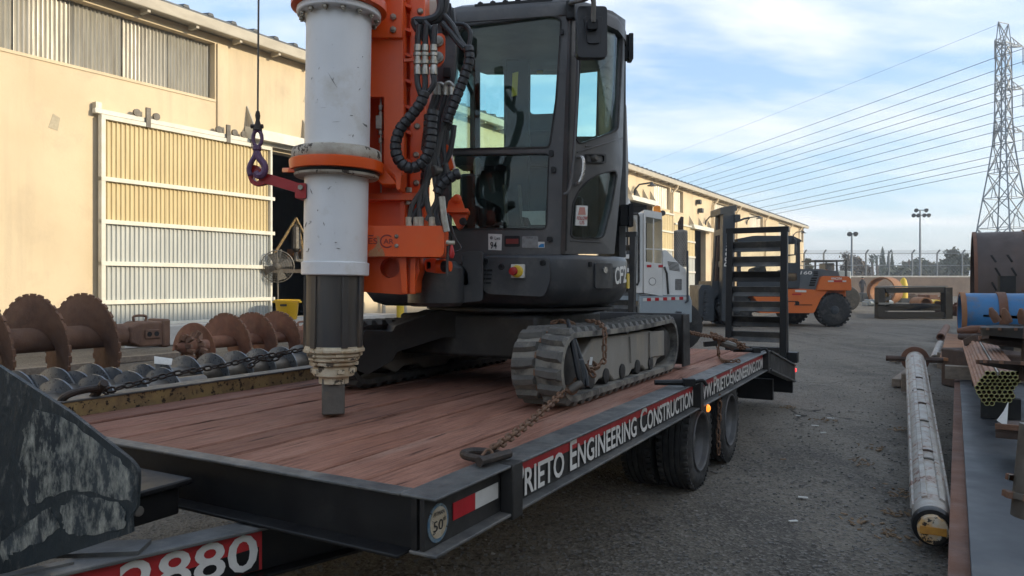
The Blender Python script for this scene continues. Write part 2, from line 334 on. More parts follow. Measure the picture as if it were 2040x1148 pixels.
CASEW = mat('worn_white_casing', (.36, .34, .305), (.24, .215, .18), rough=.55, sc=3.5, stretch=(2, 2, 2), dust=(.24, .14, .08), dt=.49, dsc=5, chip=(.15, .065, .035), ct=.585, csc=5, bump=.25, bsc=20)
BLUEC = mat('blue_casing_paint', (.025, .135, .30), (.022, .11, .24), rough=.5, sc=3, dust=(.15, .115, .085), dt=.49, dsc=3)
DRUM = mat('rusty_dark_barrel', (.088, .064, .054), (.060, .046, .041), rough=.7, metal=.15, sc=1.6, stretch=(1, 1, .5), dust=(.12, .065, .042), dt=.55, dsc=1.5, bump=.15)
PYL = mat('galvanised_lattice', (.20, .225, .25), (.16, .18, .20), rough=.6, metal=.2, sc=1)
WIRE = mat('dark_conductor', (.030, .033, .038), rough=.6)
SEATM = mat('dark_seat_fabric', (.03, .03, .032), (.045, .043, .042), rough=.85, sc=20)
LABELW = mat('white_sticker', (.62, .61, .57), (.54, .53, .5), rough=.45, sc=20)
INK = mat('black_ink', (.012, .012, .014), rough=.5)
INKR = mat('red_ink', (.40, .03, .02), rough=.5)
GREYPL = mat('grey_id_plate', (.22, .22, .22), (.15, .145, .14), rough=.4, metal=.5, sc=30)
MIRROR = mat('black_mirror_plastic', (.018, .018, .020), (.024, .024, .026), rough=.5, sc=8, dust=(.05, .047, .043), dt=.6, dsc=6)
CHROME = mat('polished_handle', (.48, .47, .45), (.36, .35, .33), rough=.25, metal=.7, sc=20)
GLASS = glass('tinted_cab_glass', (.86, .975, .955), 1.0)
GLASSD = glass('dark_cab_glass', (.82, .90, .88), 1.0)
GLASSC = glass('clear_glass', (.93, .95, .945), 1.0)
AMBER = mat('lit_amber_lens', (.8, .25, .02), rough=.3, emit=(1.0, .26, .03), es=.75)
AMBERU = mat('amber_lens', (.80, .26, .012), (.72, .22, .01), rough=.25, sc=20)
REDLAMP = mat('lit_red_lens', (.7, .03, .03), rough=.3, emit=(1.0, .05, .05), es=.9)
# ------------------------------------------------------------------ ground
def ground_mat():
    m = bpy.data.materials.new('worn_asphalt'); m.use_nodes = True; t = m.node_tree; N = t.nodes; L = t.links; b = N['Principled BSDF']
    tcn = N.new('ShaderNodeTexCoord'); vec = tcn.outputs['Object']
    def noise(s, d=8, r=.6, st=None):
        n = N.new('ShaderNodeTexNoise'); n.inputs['Scale'].default_value = s; n.inputs['Detail'].default_value = d; n.inputs['Roughness'].default_value = r
        if st:
            q = N.new('ShaderNodeMapping'); q.inputs['Scale'].default_value = st; q.inputs['Rotation'].default_value = (0, 0, R(29)); L.new(vec, q.inputs[0]); L.new(q.outputs[0], n.inputs['Vector'])
        else: L.new(vec, n.inputs['Vector'])
        return n.outputs['Fac']
    def ramp(f, a, c):
        n = N.new('ShaderNodeMapRange'); n.inputs['From Min'].default_value = a; n.inputs['From Max'].default_value = c; L.new(f, n.inputs['Value']); return n.outputs[0]
    def mix(f, A, B):
        n = N.new('ShaderNodeMix'); n.data_type = 'RGBA'; L.new(f, n.inputs['Factor'])
        for k, q in (('A', A), ('B', B)):
            if isinstance(q, tuple): n.inputs[k].default_value = (*q, 1)
            else: L.new(q, n.inputs[k])
        return n.outputs['Result']
    c = mix(ramp(noise(.30, 7, .65), .40, .60), (.092, .080, .063), (.172, .151, .120))
    c = mix(ramp(noise(2.2, 9, .7), .48, .74), c, (.225, .196, .154))
    c = mix(ramp(noise(1.1, 6, .6, (1, .22, 1)), .56, .72), c, (.055, .050, .044))
    c = mix(ramp(noise(.8, 5, .6, (1.2, .07, 1)), .52, .66), c, (.195, .171, .136))
    c = mix(ramp(noise(.55, 7, .7), .60, .70), c, (.055, .048, .040))
    v = N.new('ShaderNodeTexVoronoi'); v.inputs['Scale'].default_value = 62; L.new(vec, v.inputs['Vector'])
    st = N.new('ShaderNodeSeparateColor'); L.new(v.outputs['Color'], st.inputs[0])
    c = mix(ramp(st.outputs[0], .60, 1.1), c, (.215, .196, .168))
    c = mix(ramp(st.outputs[1], .66, 1.15), c, (.034, .030, .026))
    c = mix(ramp(noise(26, 4, .7), .68, .76), c, (.36, .33, .29))
    dn = N.new('ShaderNodeTexNoise'); dn.inputs['Scale'].default_value = 3.0; dn.inputs['Detail'].default_value = 6; L.new(vec, dn.inputs['Vector'])
    va = N.new('ShaderNodeVectorMath'); va.operation = 'MULTIPLY_ADD'; L.new(dn.outputs['Color'], va.inputs[0]); va.inputs[1].default_value = (.55, .55, 0); L.new(vec, va.inputs[2])
    ck = N.new('ShaderNodeTexVoronoi'); ck.feature = 'DISTANCE_TO_EDGE'; ck.inputs['Scale'].default_value = 1.35; L.new(va.outputs[0], ck.inputs['Vector'])
    ckm = N.new('ShaderNodeMath'); ckm.operation = 'MULTIPLY'; L.new(ramp(ck.outputs['Distance'], .022, .006), ckm.inputs[0]); L.new(ramp(noise(.6, 4), .54, .66), ckm.inputs[1])
    c = mix(ckm.outputs[0], c, (.030, .026, .021))
    L.new(c, b.inputs['Base Color']); b.inputs['Roughness'].default_value = .88; b.inputs['Specular IOR Level'].default_value = .35
    bn = N.new('ShaderNodeBump'); bn.inputs['Strength'].default_value = .85; bn.inputs['Distance'].default_value = .014
    h = N.new('ShaderNodeMath'); h.operation = 'ADD'; L.new(v.outputs['Distance'], h.inputs[0])
    h2 = N.new('ShaderNodeMath'); h2.operation = 'MULTIPLY'; h2.inputs[1].default_value = 2.4; L.new(noise(9, 8, .7), h2.inputs[0]); L.new(h2.outputs[0], h.inputs[1])
    h3 = N.new('ShaderNodeMath'); h3.operation = 'SUBTRACT'; L.new(h.outputs[0], h3.inputs[0]); L.new(ckm.outputs[0], h3.inputs[1]); h = h3
    L.new(h.outputs[0], bn.inputs['Height']); L.new(bn.outputs[0], b.inputs['Normal'])
    return m
GM = ground_mat()
g = MB()
# uneven yard near the eye, flat beyond: one sheet
xs = [-1500, -300, -60] + [-24 + i * .6 for i in range(81)] + [60, 300, 1500]
ys = [-1500, -200, -20] + [-2 + i * .6 for i in range(61)] + [60, 200, 600, 1800]
def gz(x, y):
    if -24 <= x <= 24 and -2 <= y <= 34: return .010 * math.sin(x * 1.7 + y * .6) * math.sin(y * 1.3 - x * .4) + random.uniform(-.006, .006) - .006
    return -.006
nx = len(xs)
g.add([(x, y, gz(x, y)) for y in ys for x in xs], [(j * nx + i, j * nx + i + 1, (j + 1) * nx + i + 1, (j + 1) * nx + i) for j in range(len(ys) - 1) for i in range(nx - 1)])
gob = g.build('ground', GM, kind='structure', smooth=60); gob.name = 'asphalt_ground'

# ------------------------------------------------------------------ warehouse along the left
AB = R(32.1); BD = V((math.sin(AB), math.cos(AB), 0)); BN = V((math.cos(AB), -math.sin(AB), 0)); BK = -15.2
W0 = BN * BK
def WS(s, z, off=0.0): return W0 + BD * s + BN * off + V((0, 0, z))
def sx(x):
    r = V(((x - CX) / F, 1, 0)); t = BK / BN.dot(r); return (r * t - W0).dot(BD)
def wz(x, y):
    r = V(((x - CX) / F, 1, 0)); t = BK / BN.dot(r); return H + (HZ - y) / F * t
EAVE = 7.18; S_END = sx(1601)
wh = thing('warehouse', 'long cream stucco warehouse with corrugated clerestory panels and sliding doors', 'warehouse', WS(20, 0))
clere = [(-16.0, sx(-120)), (sx(-95), sx(428)), (sx(1302), sx(1334.5)), (sx(1338), sx(1361)), (sx(1421), sx(1463)), (sx(1493), sx(1520)), (sx(1551), sx(1569)), (sx(1592), S_END - .15)]
doors_o = [(sx(430), sx(722), .42, wz(535, 300)), (sx(1247), sx(1300), .05, wz(1275, 400)), (sx(1379), sx(1406), .05, wz(1393, 458))]
holes = [[(a, 5.65), (b, 5.65), (b, 7.0), (a, 7.0)] for a, b in clere] + [[(a, z0), (b, z0), (b, z1), (a, z1)] for a, b, z0, z1 in doors_o]
MB().sheet([(-24, -.1), (S_END, -.1), (S_END, EAVE), (-24, EAVE)], holes, WS, -.35, 0).build('wall', CREAM, wh, smooth=0)
m = MB(); m.prism([WS(S_END - .3, 0, -.36), WS(S_END - .02, 0, -.36), WS(S_END - .02, EAVE + .0, -.36), WS(S_END - .3, EAVE, -.36)], -BN * 22)
m.build('end_wall', CREAM, wh)
# pilaster seams and pillar
for a, b in ((sx(431), sx(452)),):
    MB().prism([WS(a, 4.6, .003), WS(b, 4.6, .003), WS(b, 7.0, .003), WS(a, 7.0, .003)], BN * .05).build('pilaster', CREAM, wh, bevel=.01)
def corr(s0, s1, z0, z1, off, pitch, depth, kind='sin', jit=0):
    """corrugated sheet between s0 and s1"""
    mm = MB(); n = max(4, int((s1 - s0) / pitch * 6)); pts = []
    for i in range(n + 1):
        s = s0 + (s1 - s0) * i / n; ph = (s / pitch) % 1
        d = depth * (.5 - .5 * math.cos(2 * math.pi * ph)) if kind == 'sin' else depth * (1 if ph < .34 else 0)
        pts.append((s, d))
    vs = []
    for o in (0, -.012):
        for z in (z0, z1):
            vs += [WS(s, z, off + d + o) for s, d in pts]
    k = n + 1
    fs = [(i, i + 1, k + i + 1, k + i) for i in range(n)] + [(2 * k + i, 3 * k + i, 3 * k + i + 1, 2 * k + i + 1) for i in range(n)]
    fs += [(i, 2 * k + i, 2 * k + i + 1, i + 1) for i in range(n)] + [(k + i, k + i + 1, 3 * k + i + 1, 3 * k + i) for i in range(n)]
    fs += [(0, k, 3 * k, 2 * k), (n, 2 * k + n, 3 * k + n, k + n)]
    return mm.add(vs, fs)
for a, b in clere:
    n = max(1, round((b - a) / 1.05))
    for i in range(n):
        s0 = a + (b - a) * i / n; s1 = a + (b - a) * (i + 1) / n - .02
        near = s1 < 20
        corr(s0, s1, 5.66, 7.15, -.24 - .012 * (i % 2), .085 if near else .30, .05 if near else .07).build('corrugated_panel', GALV, wh, smooth=50)
    MB().prism([WS(a - .02, 5.60, .02), WS(b + .02, 5.60, .02), WS(b + .02, 5.66, .02), WS(a - .02, 5.66, .02)], -BN * .26).build('sill', CREAM, wh)
# eave: gutter, fascia, soffit, roof
MB().prism([WS(-24, EAVE - .04, .42), WS(-24, EAVE + .20, .46), WS(-24, EAVE + .20, .30), WS(-24, EAVE - .04, .30)], BD * (S_END + 24.5)).build('gutter', FASCIA, wh, bevel=.02)
MB().prism([WS(-24, EAVE + .02, .30), WS(-24, EAVE + .16, .30), WS(-24, EAVE + .16, -.34), WS(-24, EAVE + .02, -.34)], BD * (S_END + 24.3)).build('soffit', FASCIA, wh)
m = MB(); m.prism([WS(-24, EAVE + .18, .45), WS(-24, EAVE + .24, .45), WS(-24, EAVE + 2.4, -14), WS(-24, EAVE + 2.3, -14)], BD * (S_END + 24.6))
s = -10
while s < S_END:
    m.prism([WS(s, EAVE + .235, .47), WS(s + .16, EAVE + .235, .47), WS(s + .13, EAVE + .30, .47), WS(s + .03, EAVE + .30, .47)], WS(s, EAVE + 2.44, -14) - WS(s, EAVE + .235, .47)); s += .62
m.build('roof', ROOFM, wh)
for i in range(60):
    s = -6 + i * 1.16
    if s > S_END - 1: break
    MB().prism([WS(s, EAVE - .10, .36), WS(s + .07, EAVE - .10, .36), WS(s + .07, EAVE + .02, .36), WS(s, EAVE + .02, .36)], -BN * .30).build('rafter_end', FASCIA, wh)
# big sliding door standing half open
dz = [.42, .913, 1.71, 2.566, 3.44, 4.70]; d0, d1 = sx(190), sx(531)
sd = MB()
for z in dz: sd.prism([WS(d0, z - .045, .10), WS(d1 + .08 * (0 < dz.index(z) < 5), z - .045, .10), WS(d1 + .08 * (0 < dz.index(z) < 5), z + .045, .10), WS(d0, z + .045, .10)], BN * .13)
for s0, s1 in ((d0, d0 + .09), (d1 - .06, d1)): sd.prism([WS(s0, .46, .102), WS(s1, .46, .102), WS(s1, 4.66, .102), WS(s0, 4.66, .102)], BN * .126)
door = sd.build('sliding_door', DFRAME, wh, bevel=.006)
for k in range(5):
    for q in range(3):
        s0 = d0 + .09 + (d1 - d0 - .15) * q / 3; s1 = d0 + .09 + (d1 - d0 - .15) * (q + 1) / 3 - .006
        corr(s0, s1, dz[k] + .045, dz[k + 1] - .045, .135 + .004 * (q % 2), .098, .032, 'box').build('corrugated_panel', DOORY if k >= 3 else DOORS, door, smooth=30)
# track, hangers, weather cover with pointed brackets
MB().prism([WS(d0 - .1, 4.76, .06), WS(d1 + 3.0, 4.76, .06), WS(d1 + 3.0, 4.86, .06), WS(d0 - .1, 4.86, .06)], BN * .12).build('door_track', DFRAME, wh, bevel=.01)
for s in (d0 + 1.0, d0 + 3.0, d1 - .6):
    MB().box((0, 0, 0), (.10, .05, .42), frame(BD, (0, 0, 1), WS(s, 4.86, .22))).lathe(WS(s - .22, 4.93, .14), BN, [(0, .08), (.05, .08)], 12).lathe(WS(s + .22, 4.93, .14), BN, [(0, .08), (.05, .08)], 12).build('door_hanger', STEELG, wh)
MB().box((0, 0, 0), (.12, .14, .22), frame(BD, (0, 0, 1), WS(d0 - .02, 4.88, .10))).build('track_stop', GALV, wh)
def cover(a, b, z, nsp):
    MB().prism([WS(a, z, .02), WS(a, z + .34, .02), WS(a, z + .28, .30), WS(a, z + .0, .42)], BD * (b - a)).build('track_cover', DFRAME, wh)
    for k in range(nsp):
        s = a + .05 + (b - a - .5) * k / max(1, nsp - 1)
        MB().prism([WS(s, z + .25, .02), WS(s, z + .25, .34), WS(s, z + .85, .02)], BD * .03).build('bracket', GALV, wh)
cover(sx(487), sx(720), 4.84, 3); cover(sx(1247), sx(1301), wz(1275, 406), 4); cover(sx(1372), sx(1413), wz(1393, 460), 3)
# far sliding doors
for x0, x1, zt in ((1339, 1379, wz(1360, 450)), (1303, 1337, wz(1320, 425))):
    fd = MB(); a, b = sx(x0), sx(x1)
    for k in range(6): z = .1 + (zt - .1) * k / 5; fd.prism([WS(a, z - .05, .1), WS(b, z - .05, .1), WS(b, z + .05, .1), WS(a, z + .05, .1)], BN * .12)
    fd = fd.build('sliding_door', DFRAME, wh)
    for k in range(5):
        z0 = .1 + (zt - .1) * k / 5 + .05; corr(a, b, z0, z0 + (zt - .1) / 5 - .1, .13, .3, .04, 'box').build('corrugated_panel', DOORY if k > 2 else DOORS, fd)
# interiors behind openings
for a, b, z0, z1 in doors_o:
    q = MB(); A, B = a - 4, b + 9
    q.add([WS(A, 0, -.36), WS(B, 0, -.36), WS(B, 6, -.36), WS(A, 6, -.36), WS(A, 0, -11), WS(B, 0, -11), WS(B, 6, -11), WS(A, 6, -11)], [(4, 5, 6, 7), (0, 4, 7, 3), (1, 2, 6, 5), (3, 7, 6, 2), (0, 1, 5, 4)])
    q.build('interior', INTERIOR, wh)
# dock ledge
MB().prism([WS(sx(195), 0, .002), WS(sx(195), .415, .002), WS(sx(195), .415, .95), WS(sx(195), 0, .95)], BD * (sx(745) - sx(195))).build('dock_ledge', CONC, wh, bevel=.02)
# downpipes and gooseneck lamps
for x in (1336, 1418, 1465, 1522, 1571, 1590): MB().tube([WS(sx(x), .3, .12), WS(sx(x), EAVE - .5, .12), WS(sx(x) + .25, EAVE - .2, .30), WS(sx(x) + .25, EAVE, .36)], .075, 8).build('downpipe', CREAM, wh)
for x, y in ((1263, 378), (1405, 440), (1487, 440), (1580, 468)):
    s = sx(x); z = wz(x, y); MB().tube([WS(s, z - .3, .02), WS(s, z, .06), WS(s, z + .25, .3), WS(s, z + .3, 1.0)], .05, 6).lathe(WS(s, z + .32, 1.0), (0, 0, -1), [(0, .06), (.1, .1), (.16, .24), (.2, .24)], 10).build('gooseneck_lamp', TGREY, wh)
for x, y in ((1387, 403), (1391, 420)):
    MB().box((0, 0, 0), (.35, .3, .3), frame(BD, (0, 0, 1), WS(sx(x), wz(x, y), .18))).build('wall_light', TGREY, wh, bevel=.05)
for s, z, w_, h_ in ((sx(108), wz(108, 243), .22, .32), (sx(612), wz(612, 195), .3, .34)):
    MB().sheet([(s - w_ * .5, z - h_ * .4), (s + w_ * .3, z - h_ * .5), (s + w_ * .5, z + h_ * .3), (s - w_ * .1, z + h_ * .5)], [], WS, .002, .006).build('bare_patch', mat('bare_wall_patch', (.46, .40, .29), (.38, .33, .24), rough=.9, sc=20), wh)
# warehouse beyond the right edge of the picture that shades the yard
sh = thing('neighbouring_warehouse', 'tall warehouse across the yard whose shadow covers the trailer', 'warehouse', BN * 30)
def shp(s, w_, z): return BN * w_ + BD * s + V((0, 0, z))
SH_H = 12.15
m = MB(); m.prism([shp(-90, 25, 0), shp(-90, 25, SH_H), shp(-90, 36, SH_H + .8), shp(-90, 50, 0)], BD * 126.5); m.build('wall', CREAM, sh)
m = MB(); m.prism([shp(-90.4, 24.7, SH_H + .02), shp(-90.4, 24.7, SH_H + .25), shp(-90.4, 36, SH_H + 1.1), shp(-90.4, 36, SH_H + .85)], BD * 127.2); m.build('roof', ROOFM, sh)

# things in the open doorway
f = thing('pedestal_fan', 'large round wire-caged pedestal fan in the dark doorway', 'fan', WS(sx(556), .42, .3))
fc = P(553, 531, 18.4); fn_ = (V((0, 0, H)) - fc).normalized(); e1 = V((1, 0, 0)); e1 = (e1 - fn_ * e1.dot(fn_)).normalized(); e2 = fn_.cross(e1)
cage = MB()
for k in range(7):
    rr_ = .40 * (k + 1) / 7; cage.tube([fc + (e1 * math.cos(q * .314) + e2 * math.sin(q * .314)) * rr_ + fn_ * (.09 * (1 - (rr_ / .4) ** 2)) for q in range(20)], .006 if k < 6 else .014, 4, closed=True)
for k in range(28):
    a = k * 2 * math.pi / 28; d = e1 * math.cos(a) + e2 * math.sin(a); cage.tube([fc + d * .05 + fn_ * .09, fc + d * .25 + fn_ * .06, fc + d * .4], .004, 4)
cage.build('cage', STEELG, f)  # dark steel puts the doorway's shade into the fan's colour
bl = MB()
for k in range(4):
    a = k * math.pi / 2 + .4; d = e1 * math.cos(a) + e2 * math.sin(a); q = fn_.cross(d); bl.add([fc + d * .06 - q * .05, fc + d * .34 - q * .13, fc + d * .36 + q * .1 - fn_ * .06, fc + d * .06 + q * .05 - fn_ * .04], [(0, 1, 2, 3)])
bl.build('blade', STEELG, f); MB().lathe(fc + fn_ * .1, -fn_, [(0, .03), (.02, .085), (.2, .1), (.3, .06)], 14).build('motor', STEELG, f)
base = WS(sx(556), .42, .3); MB().tube([fc - fn_ * .15, V((fc.x, fc.y + .05, .45))], .022, 8).lathe((fc.x, fc.y + .05, .42), (0, 0, 1), [(0, .30), (.03, .28), (.05, .04)], 18).build('stand', STEELG, f)
b0 = P(572, 632, 18.0); zb = .416
bn_ = thing('waste_bin', 'yellow round plastic waste bin on the white ledge at the doorway', 'bin', (b0.x, b0.y, zb))
MB().lathe((b0.x, b0.y, zb), (0, 0, 1), [(0, .22), (.02, .235), (.40, .275), (.42, .29), (.44, .29)], 24).build('barrel', YELLOW, bn_)
MB().lathe((b0.x, b0.y, zb + .44), (0, 0, 1), [(0, .285), (.01, .315), (.045, .315), (.05, .26), (.02, .25)], 24).build('rim', YELLOW, bn_)
for sg in (-1, 1): MB().box((b0.x + sg * .31, b0.y, zb + .43), (.08, .12, .05)).build('handle', YELLOW, bn_, bevel=.015)
MB().box((b0.x, b0.y - .292, zb + .36), (.16, .01, .05)).build('printed_word', INK, bn_)
# workshop gear in the dark
tr = thing('lifting_tripod', 'pale tripod frame with hanging chain hoist inside the dark workshop', 'tripod', WS(sx(588), 0, -2))
ap = P(590, 435, 20.5)
for dx, dy in ((-.55, -.2), (.55, -.2), (.0, .8)): MB().tube([ap, ap + V((dx, dy, -1.0))], .04, 6).build('leg', YRUST, tr)
MB().lathe(ap + V((0, 0, -.15)), (0, 0, -1), [(0, .03), (.1, .12), (.7, .14), (.8, .05), (1.05, .1)], 10).build('hoist', STEELG, tr)
wb = thing('workbench', 'grey steel workbench with boxes inside the dark doorway', 'workbench', V((P(580, 560, 20.8).x, 20.8, 0)))
q = P(580, 518, 20.8)
MB().box((q.x, 20.8, q.z - .32), (2.2, .5, .1)).build('top', TIMBER, wb)
MB().box((q.x, 20.8, q.z - .02), (2.2, .4, .08)).build('shelf', GALV, wb)
for dx in (-1.0, 1.0): MB().box((q.x + dx, 20.8, q.z / 2), (.08, .4, q.z)).build('leg', STEELG, wb)
for dx, c_ in ((-.45, GALV), (.1, RUSTPL), (.5, TIMBER)): MB().box((q.x + dx, 20.75, q.z + .16), (.3, .3, .28)).build('box', c_, wb)
bl_ = thing('bollard', 'yellow bollard at the foot of the cream wall', 'bollard', WS(sx(736), 0, 1.2)); MB().lathe(WS(sx(736), 0, 1.2), (0, 0, 1), [(0, .11), (1.05, .11), (1.1, .07)], 16).build('post', YPAINT, bl_)
for x in (757, 800):
    MB().tube([WS(sx(x), 0, .15), WS(sx(x), .9, .15), WS(sx(x) + .2, 1.0, .2), WS(sx(x) + .7, 1.0, .2)], .06, 8).build('wall_pipe', GALV, wh)
# ------------------------------------------------------------------ trailer
tr = thing('flatbed_trailer', 'black flatbed equipment trailer with red-brown plank deck and lettered side rail', 'trailer', T(2.6, 1.1, 0))
TW = 2.22; TL = 5.22; RB = .527
def plank_mat():
    m = bpy.data.materials.new('red_brown_planks'); m.use_nodes = True; t = m.node_tree; N = t.nodes; L = t.links; b = N['Principled BSDF']
    tcn = N.new('ShaderNodeTexCoord'); oi = N.new('ShaderNodeObjectInfo'); cb = N.new('ShaderNodeCombineXYZ'); L.new(oi.outputs['Random'], cb.inputs[1])
    off = N.new('ShaderNodeVectorMath'); off.operation = 'MULTIPLY_ADD'; L.new(cb.outputs[0], off.inputs[0]); off.inputs[1].default_value = (0, 41, 0); L.new(tcn.outputs['Object'], off.inputs[2]); vec = off.outputs[0]
    def noise(sc, st, d=8, r=.65, dist=0):
        q = N.new('ShaderNodeMapping'); q.inputs['Scale'].default_value = st; L.new(vec, q.inputs[0]); n = N.new('ShaderNodeTexNoise'); n.inputs['Scale'].default_value = sc; n.inputs['Detail'].default_value = d; n.inputs['Roughness'].default_value = r; n.inputs['Distortion'].default_value = dist; L.new(q.outputs[0], n.inputs['Vector']); return n.outputs['Fac']
    def ramp(f, a, c):
        n = N.new('ShaderNodeMapRange'); n.inputs['From Min'].default_value = a; n.inputs['From Max'].default_value = c; L.new(f, n.inputs['Value']); return n.outputs[0]
    def mix(f, A, B):
        n = N.new('ShaderNodeMix'); n.data_type = 'RGBA'; L.new(f, n.inputs['Factor'])
        for k, q in (('A', A), ('B', B)):
            if isinstance(q, tuple): n.inputs[k].default_value = (*q, 1)
            else: L.new(q, n.inputs[k])
        return n.outputs['Result']
    grain = noise(1, (95, 4.5, 1), 6, .7); cracks = noise(1, (38, 1.6, 1), 5, .6, .4); blot = noise(1, (3.2, 1.6, 1), 7, .7); fine = noise(1, (120, 40, 1), 4, .7)
    c = mix(ramp(blot, .36, .66), (.240, .106, .068), (.325, .165, .115))
    c = mix(ramp(grain, .42, .70), c, (.140, .064, .045))
    c = mix(ramp(noise(1, (2.0, .5, 1), 8, .7), .55, .72), c, (.33, .215, .165))
    c = mix(ramp(fine, .60, .74), c, (.11, .05, .038))
    ck = ramp(cracks, .635, .675); c = mix(ck, c, (.040, .019, .014))
    hs = N.new('ShaderNodeHueSaturation'); mr = N.new('ShaderNodeMapRange'); L.new(oi.outputs['Random'], mr.inputs['Value']); mr.inputs['To Min'].default_value = .84; mr.inputs['To Max'].default_value = 1.14; L.new(mr.outputs[0], hs.inputs['Value']); L.new(c, hs.inputs['Color']); L.new(hs.outputs[0], b.inputs['Base Color'])
    b.inputs['Roughness'].default_value = .86; b.inputs['Specular IOR Level'].default_value = .3
    h = N.new('ShaderNodeMath'); h.operation = 'SUBTRACT'; L.new(grain, h.inputs[0]); L.new(ck, h.inputs[1]); bn = N.new('ShaderNodeBump'); bn.inputs['Strength'].default_value = .8; bn.inputs['Distance'].default_value = .006; L.new(h.outputs[0], bn.inputs['Height']); L.new(bn.outputs[0], b.inputs['Normal'])
    return m
PLANK = plank_mat()
# planks: grain along local Y, so each is built along Y and turned
MT = Matrix.Translation(T0) @ Matrix((VD * -1, UD, V((0, 0, 1)))).transposed().to_4x4()      # local x = right, y = to the rear, z up
n = 10; w0 = .055; wid = (TW - .06 - w0) / n
for i in range(n):
    v0 = w0 + wid * i; q = MB(); L_ = TL - .02; k = 26; rows = []
    dzp = random.uniform(-.007, .003)
    for j in range(k + 1):
        y = .06 + (L_ - .06) * j / k; jl = random.uniform(0, .006); jr = random.uniform(0, .006); zt = ZD - .012 + dzp + random.uniform(-.0015, .0015)
        a, b_ = -(v0 + wid - .006 - jl), -(v0 + .006 + jr)
        rows.append([(a, y, zt - .035), (a, y, zt - .006), (a + .006, y, zt), (b_ - .006, y, zt), (b_, y, zt - .006), (b_, y, zt - .035)])
    vs = [p for r_ in rows for p in r_]
    fs = [(j * 6 + c, j * 6 + (c + 1) % 6, (j + 1) * 6 + (c + 1) % 6, (j + 1) * 6 + c) for j in range(k) for c in range(6)] + [tuple(range(5, -1, -1)), tuple(range(k * 6, k * 6 + 6))]
    q.add(vs, fs); inst('plank', q.mesh('plank', PLANK, 40), MT, tr)
# underframe
m = MB(); m.tb(.06, TL - .02, .07, TW - .07, ZD - .060, ZD - .05)
for v0 in (.62, 1.50): m.tb(.03, TL, v0, v0 + .09, .40, ZD - .06)
for j in range(9): m.tb(.3 + j * .58, .36 + j * .58, .07, TW - .07, .55, ZD - .06)
m.build('underframe', BLACK, tr)
# right side rail: outward-open channel
q = MB(); q.tb(-.012, TL, -.075, .05, ZD - .010, ZD); r1 = q.build('top_flange', RAILTOP, tr, bevel=.004)
q = MB(); q.tb(-.004, TL, -.030, -.014, RB + .0115, ZD - .0115); r1 = q.build('side_rail', BLACKD, tr)
q = MB(); q.tb(-.012, TL, -.075, .02, RB, RB + .0105); q.build('bottom_flange', RAILTOP, tr, bevel=.003)
for u in (.456, 2.826, 5.10):
    q = MB(); q.tb(u - .035, u + .035, -.082, -.032, RB - .012, ZD + .003); q.build('stake_pocket', BLACKD, tr, bevel=.004)
# front rail
q = MB(); q.tb(-.012, .052, .052, TW, ZD - .010, ZD - .0005); q.build('top_flange', RAILTOP, tr, bevel=.003)
q = MB(); q.tb(.0, .012, .014, TW, RB + .0115, ZD - .0115); q.build('front_rail', BLACK, tr)
q = MB(); q.tb(-.062, .012, .021, TW, RB + .0005, RB + .011); q.build('bottom_flange', BLACK, tr, bevel=.003)
q = MB(); q.tb(-.008, .010, -.006, .0135, RB + .011, ZD - .011); q.build('corner_post', BLACK, tr)
# left rail stands a hand above the deck
q = MB(); q.tb(0, TL, TW - .055, TW + .06, .750, .760); q.build('top_flange', RAILTOP, tr, bevel=.003)
q = MB(); q.tb(.01, TL, TW - .050, TW - .036, .60, .7495); q.build('left_rail', YRUST, tr)
# side lettering
def TS(u, z, off=0.0): return T(u, -off, z)
def tstrip(u0, u1, z0, z1, off, mt, nm): MB().sheet([(u0, z0), (u1, z0), (u1, z1), (u0, z1)], [], TS, off - .002, off).build(nm, mt, tr, smooth=0)
WEB = .030
tstrip(.505, 2.782, .632, .6825, WEB + .003, DECALR, 'red_band'); tstrip(2.87, 5.05, .634, .6825, WEB + .003, DECALR, 'red_band')
text('Prieto Engineering Construction', TS, [(.510, .548), (2.775, .55), (2.775, .672), (.510, .672)], LETTER, 'lettering', tr, WEB + .0065, .012, True)
text('www.PrietoEngineering.com', TS, [(2.80, .550), (5.05, .552), (5.05, .670), (2.80, .670)], LETTER, 'lettering', tr, WEB + .0065, .012, True)
tstrip(.138, .262, .588, .640, WEB + .004, RETRO_R, 'reflective_strip'); tstrip(.2625, .405, .588, .640, WEB + .004, RETRO_W, 'reflective_strip')
# round emblem near the corner
def disc(c, r, n=28): return [(c[0] + r * math.cos(2 * math.pi * k / n) * .92, c[1] + r * math.sin(2 * math.pi * k / n)) for k in range(n)]
EMB = mat('faded_blue_emblem', (.05, .12, .19), (.16, .19, .19), rough=.6, sc=40, chip=(.02, .02, .02), ct=.58, csc=50)
EMT = mat('faded_tan_emblem', (.30, .24, .15), (.40, .36, .29), rough=.6, sc=30, chip=(.10, .09, .07), ct=.62, csc=60)
MB().sheet(disc((.062, .603), .056), [], TS, WEB, WEB + .003).build('emblem', EMB, tr); MB().sheet(disc((.062, .605), .046), [], TS, WEB + .003, WEB + .0045).build('emblem_field', EMT, tr)
text('50', TS, [(.034, .582), (.082, .582), (.082, .612), (.034, .612)], INK, 'lettering', tr, WEB + .006, .0); text('th', TS, [(.083, .604), (.097, .604), (.097, .617), (.083, .617)], INK, 'lettering', tr, WEB + .006, .0)
text('PITMAN', TS, [(.034, .626), (.090, .626), (.086, .638), (.038, .638)], INK, 'lettering', tr, WEB + .006, .0)
# marker lamp under the rail
MB().lathe(T(2.93, -.085, .515), -VD, [(0, .024), (.010, .023), (.018, .012)], 16).build('marker_lamp', AMBER, tr)
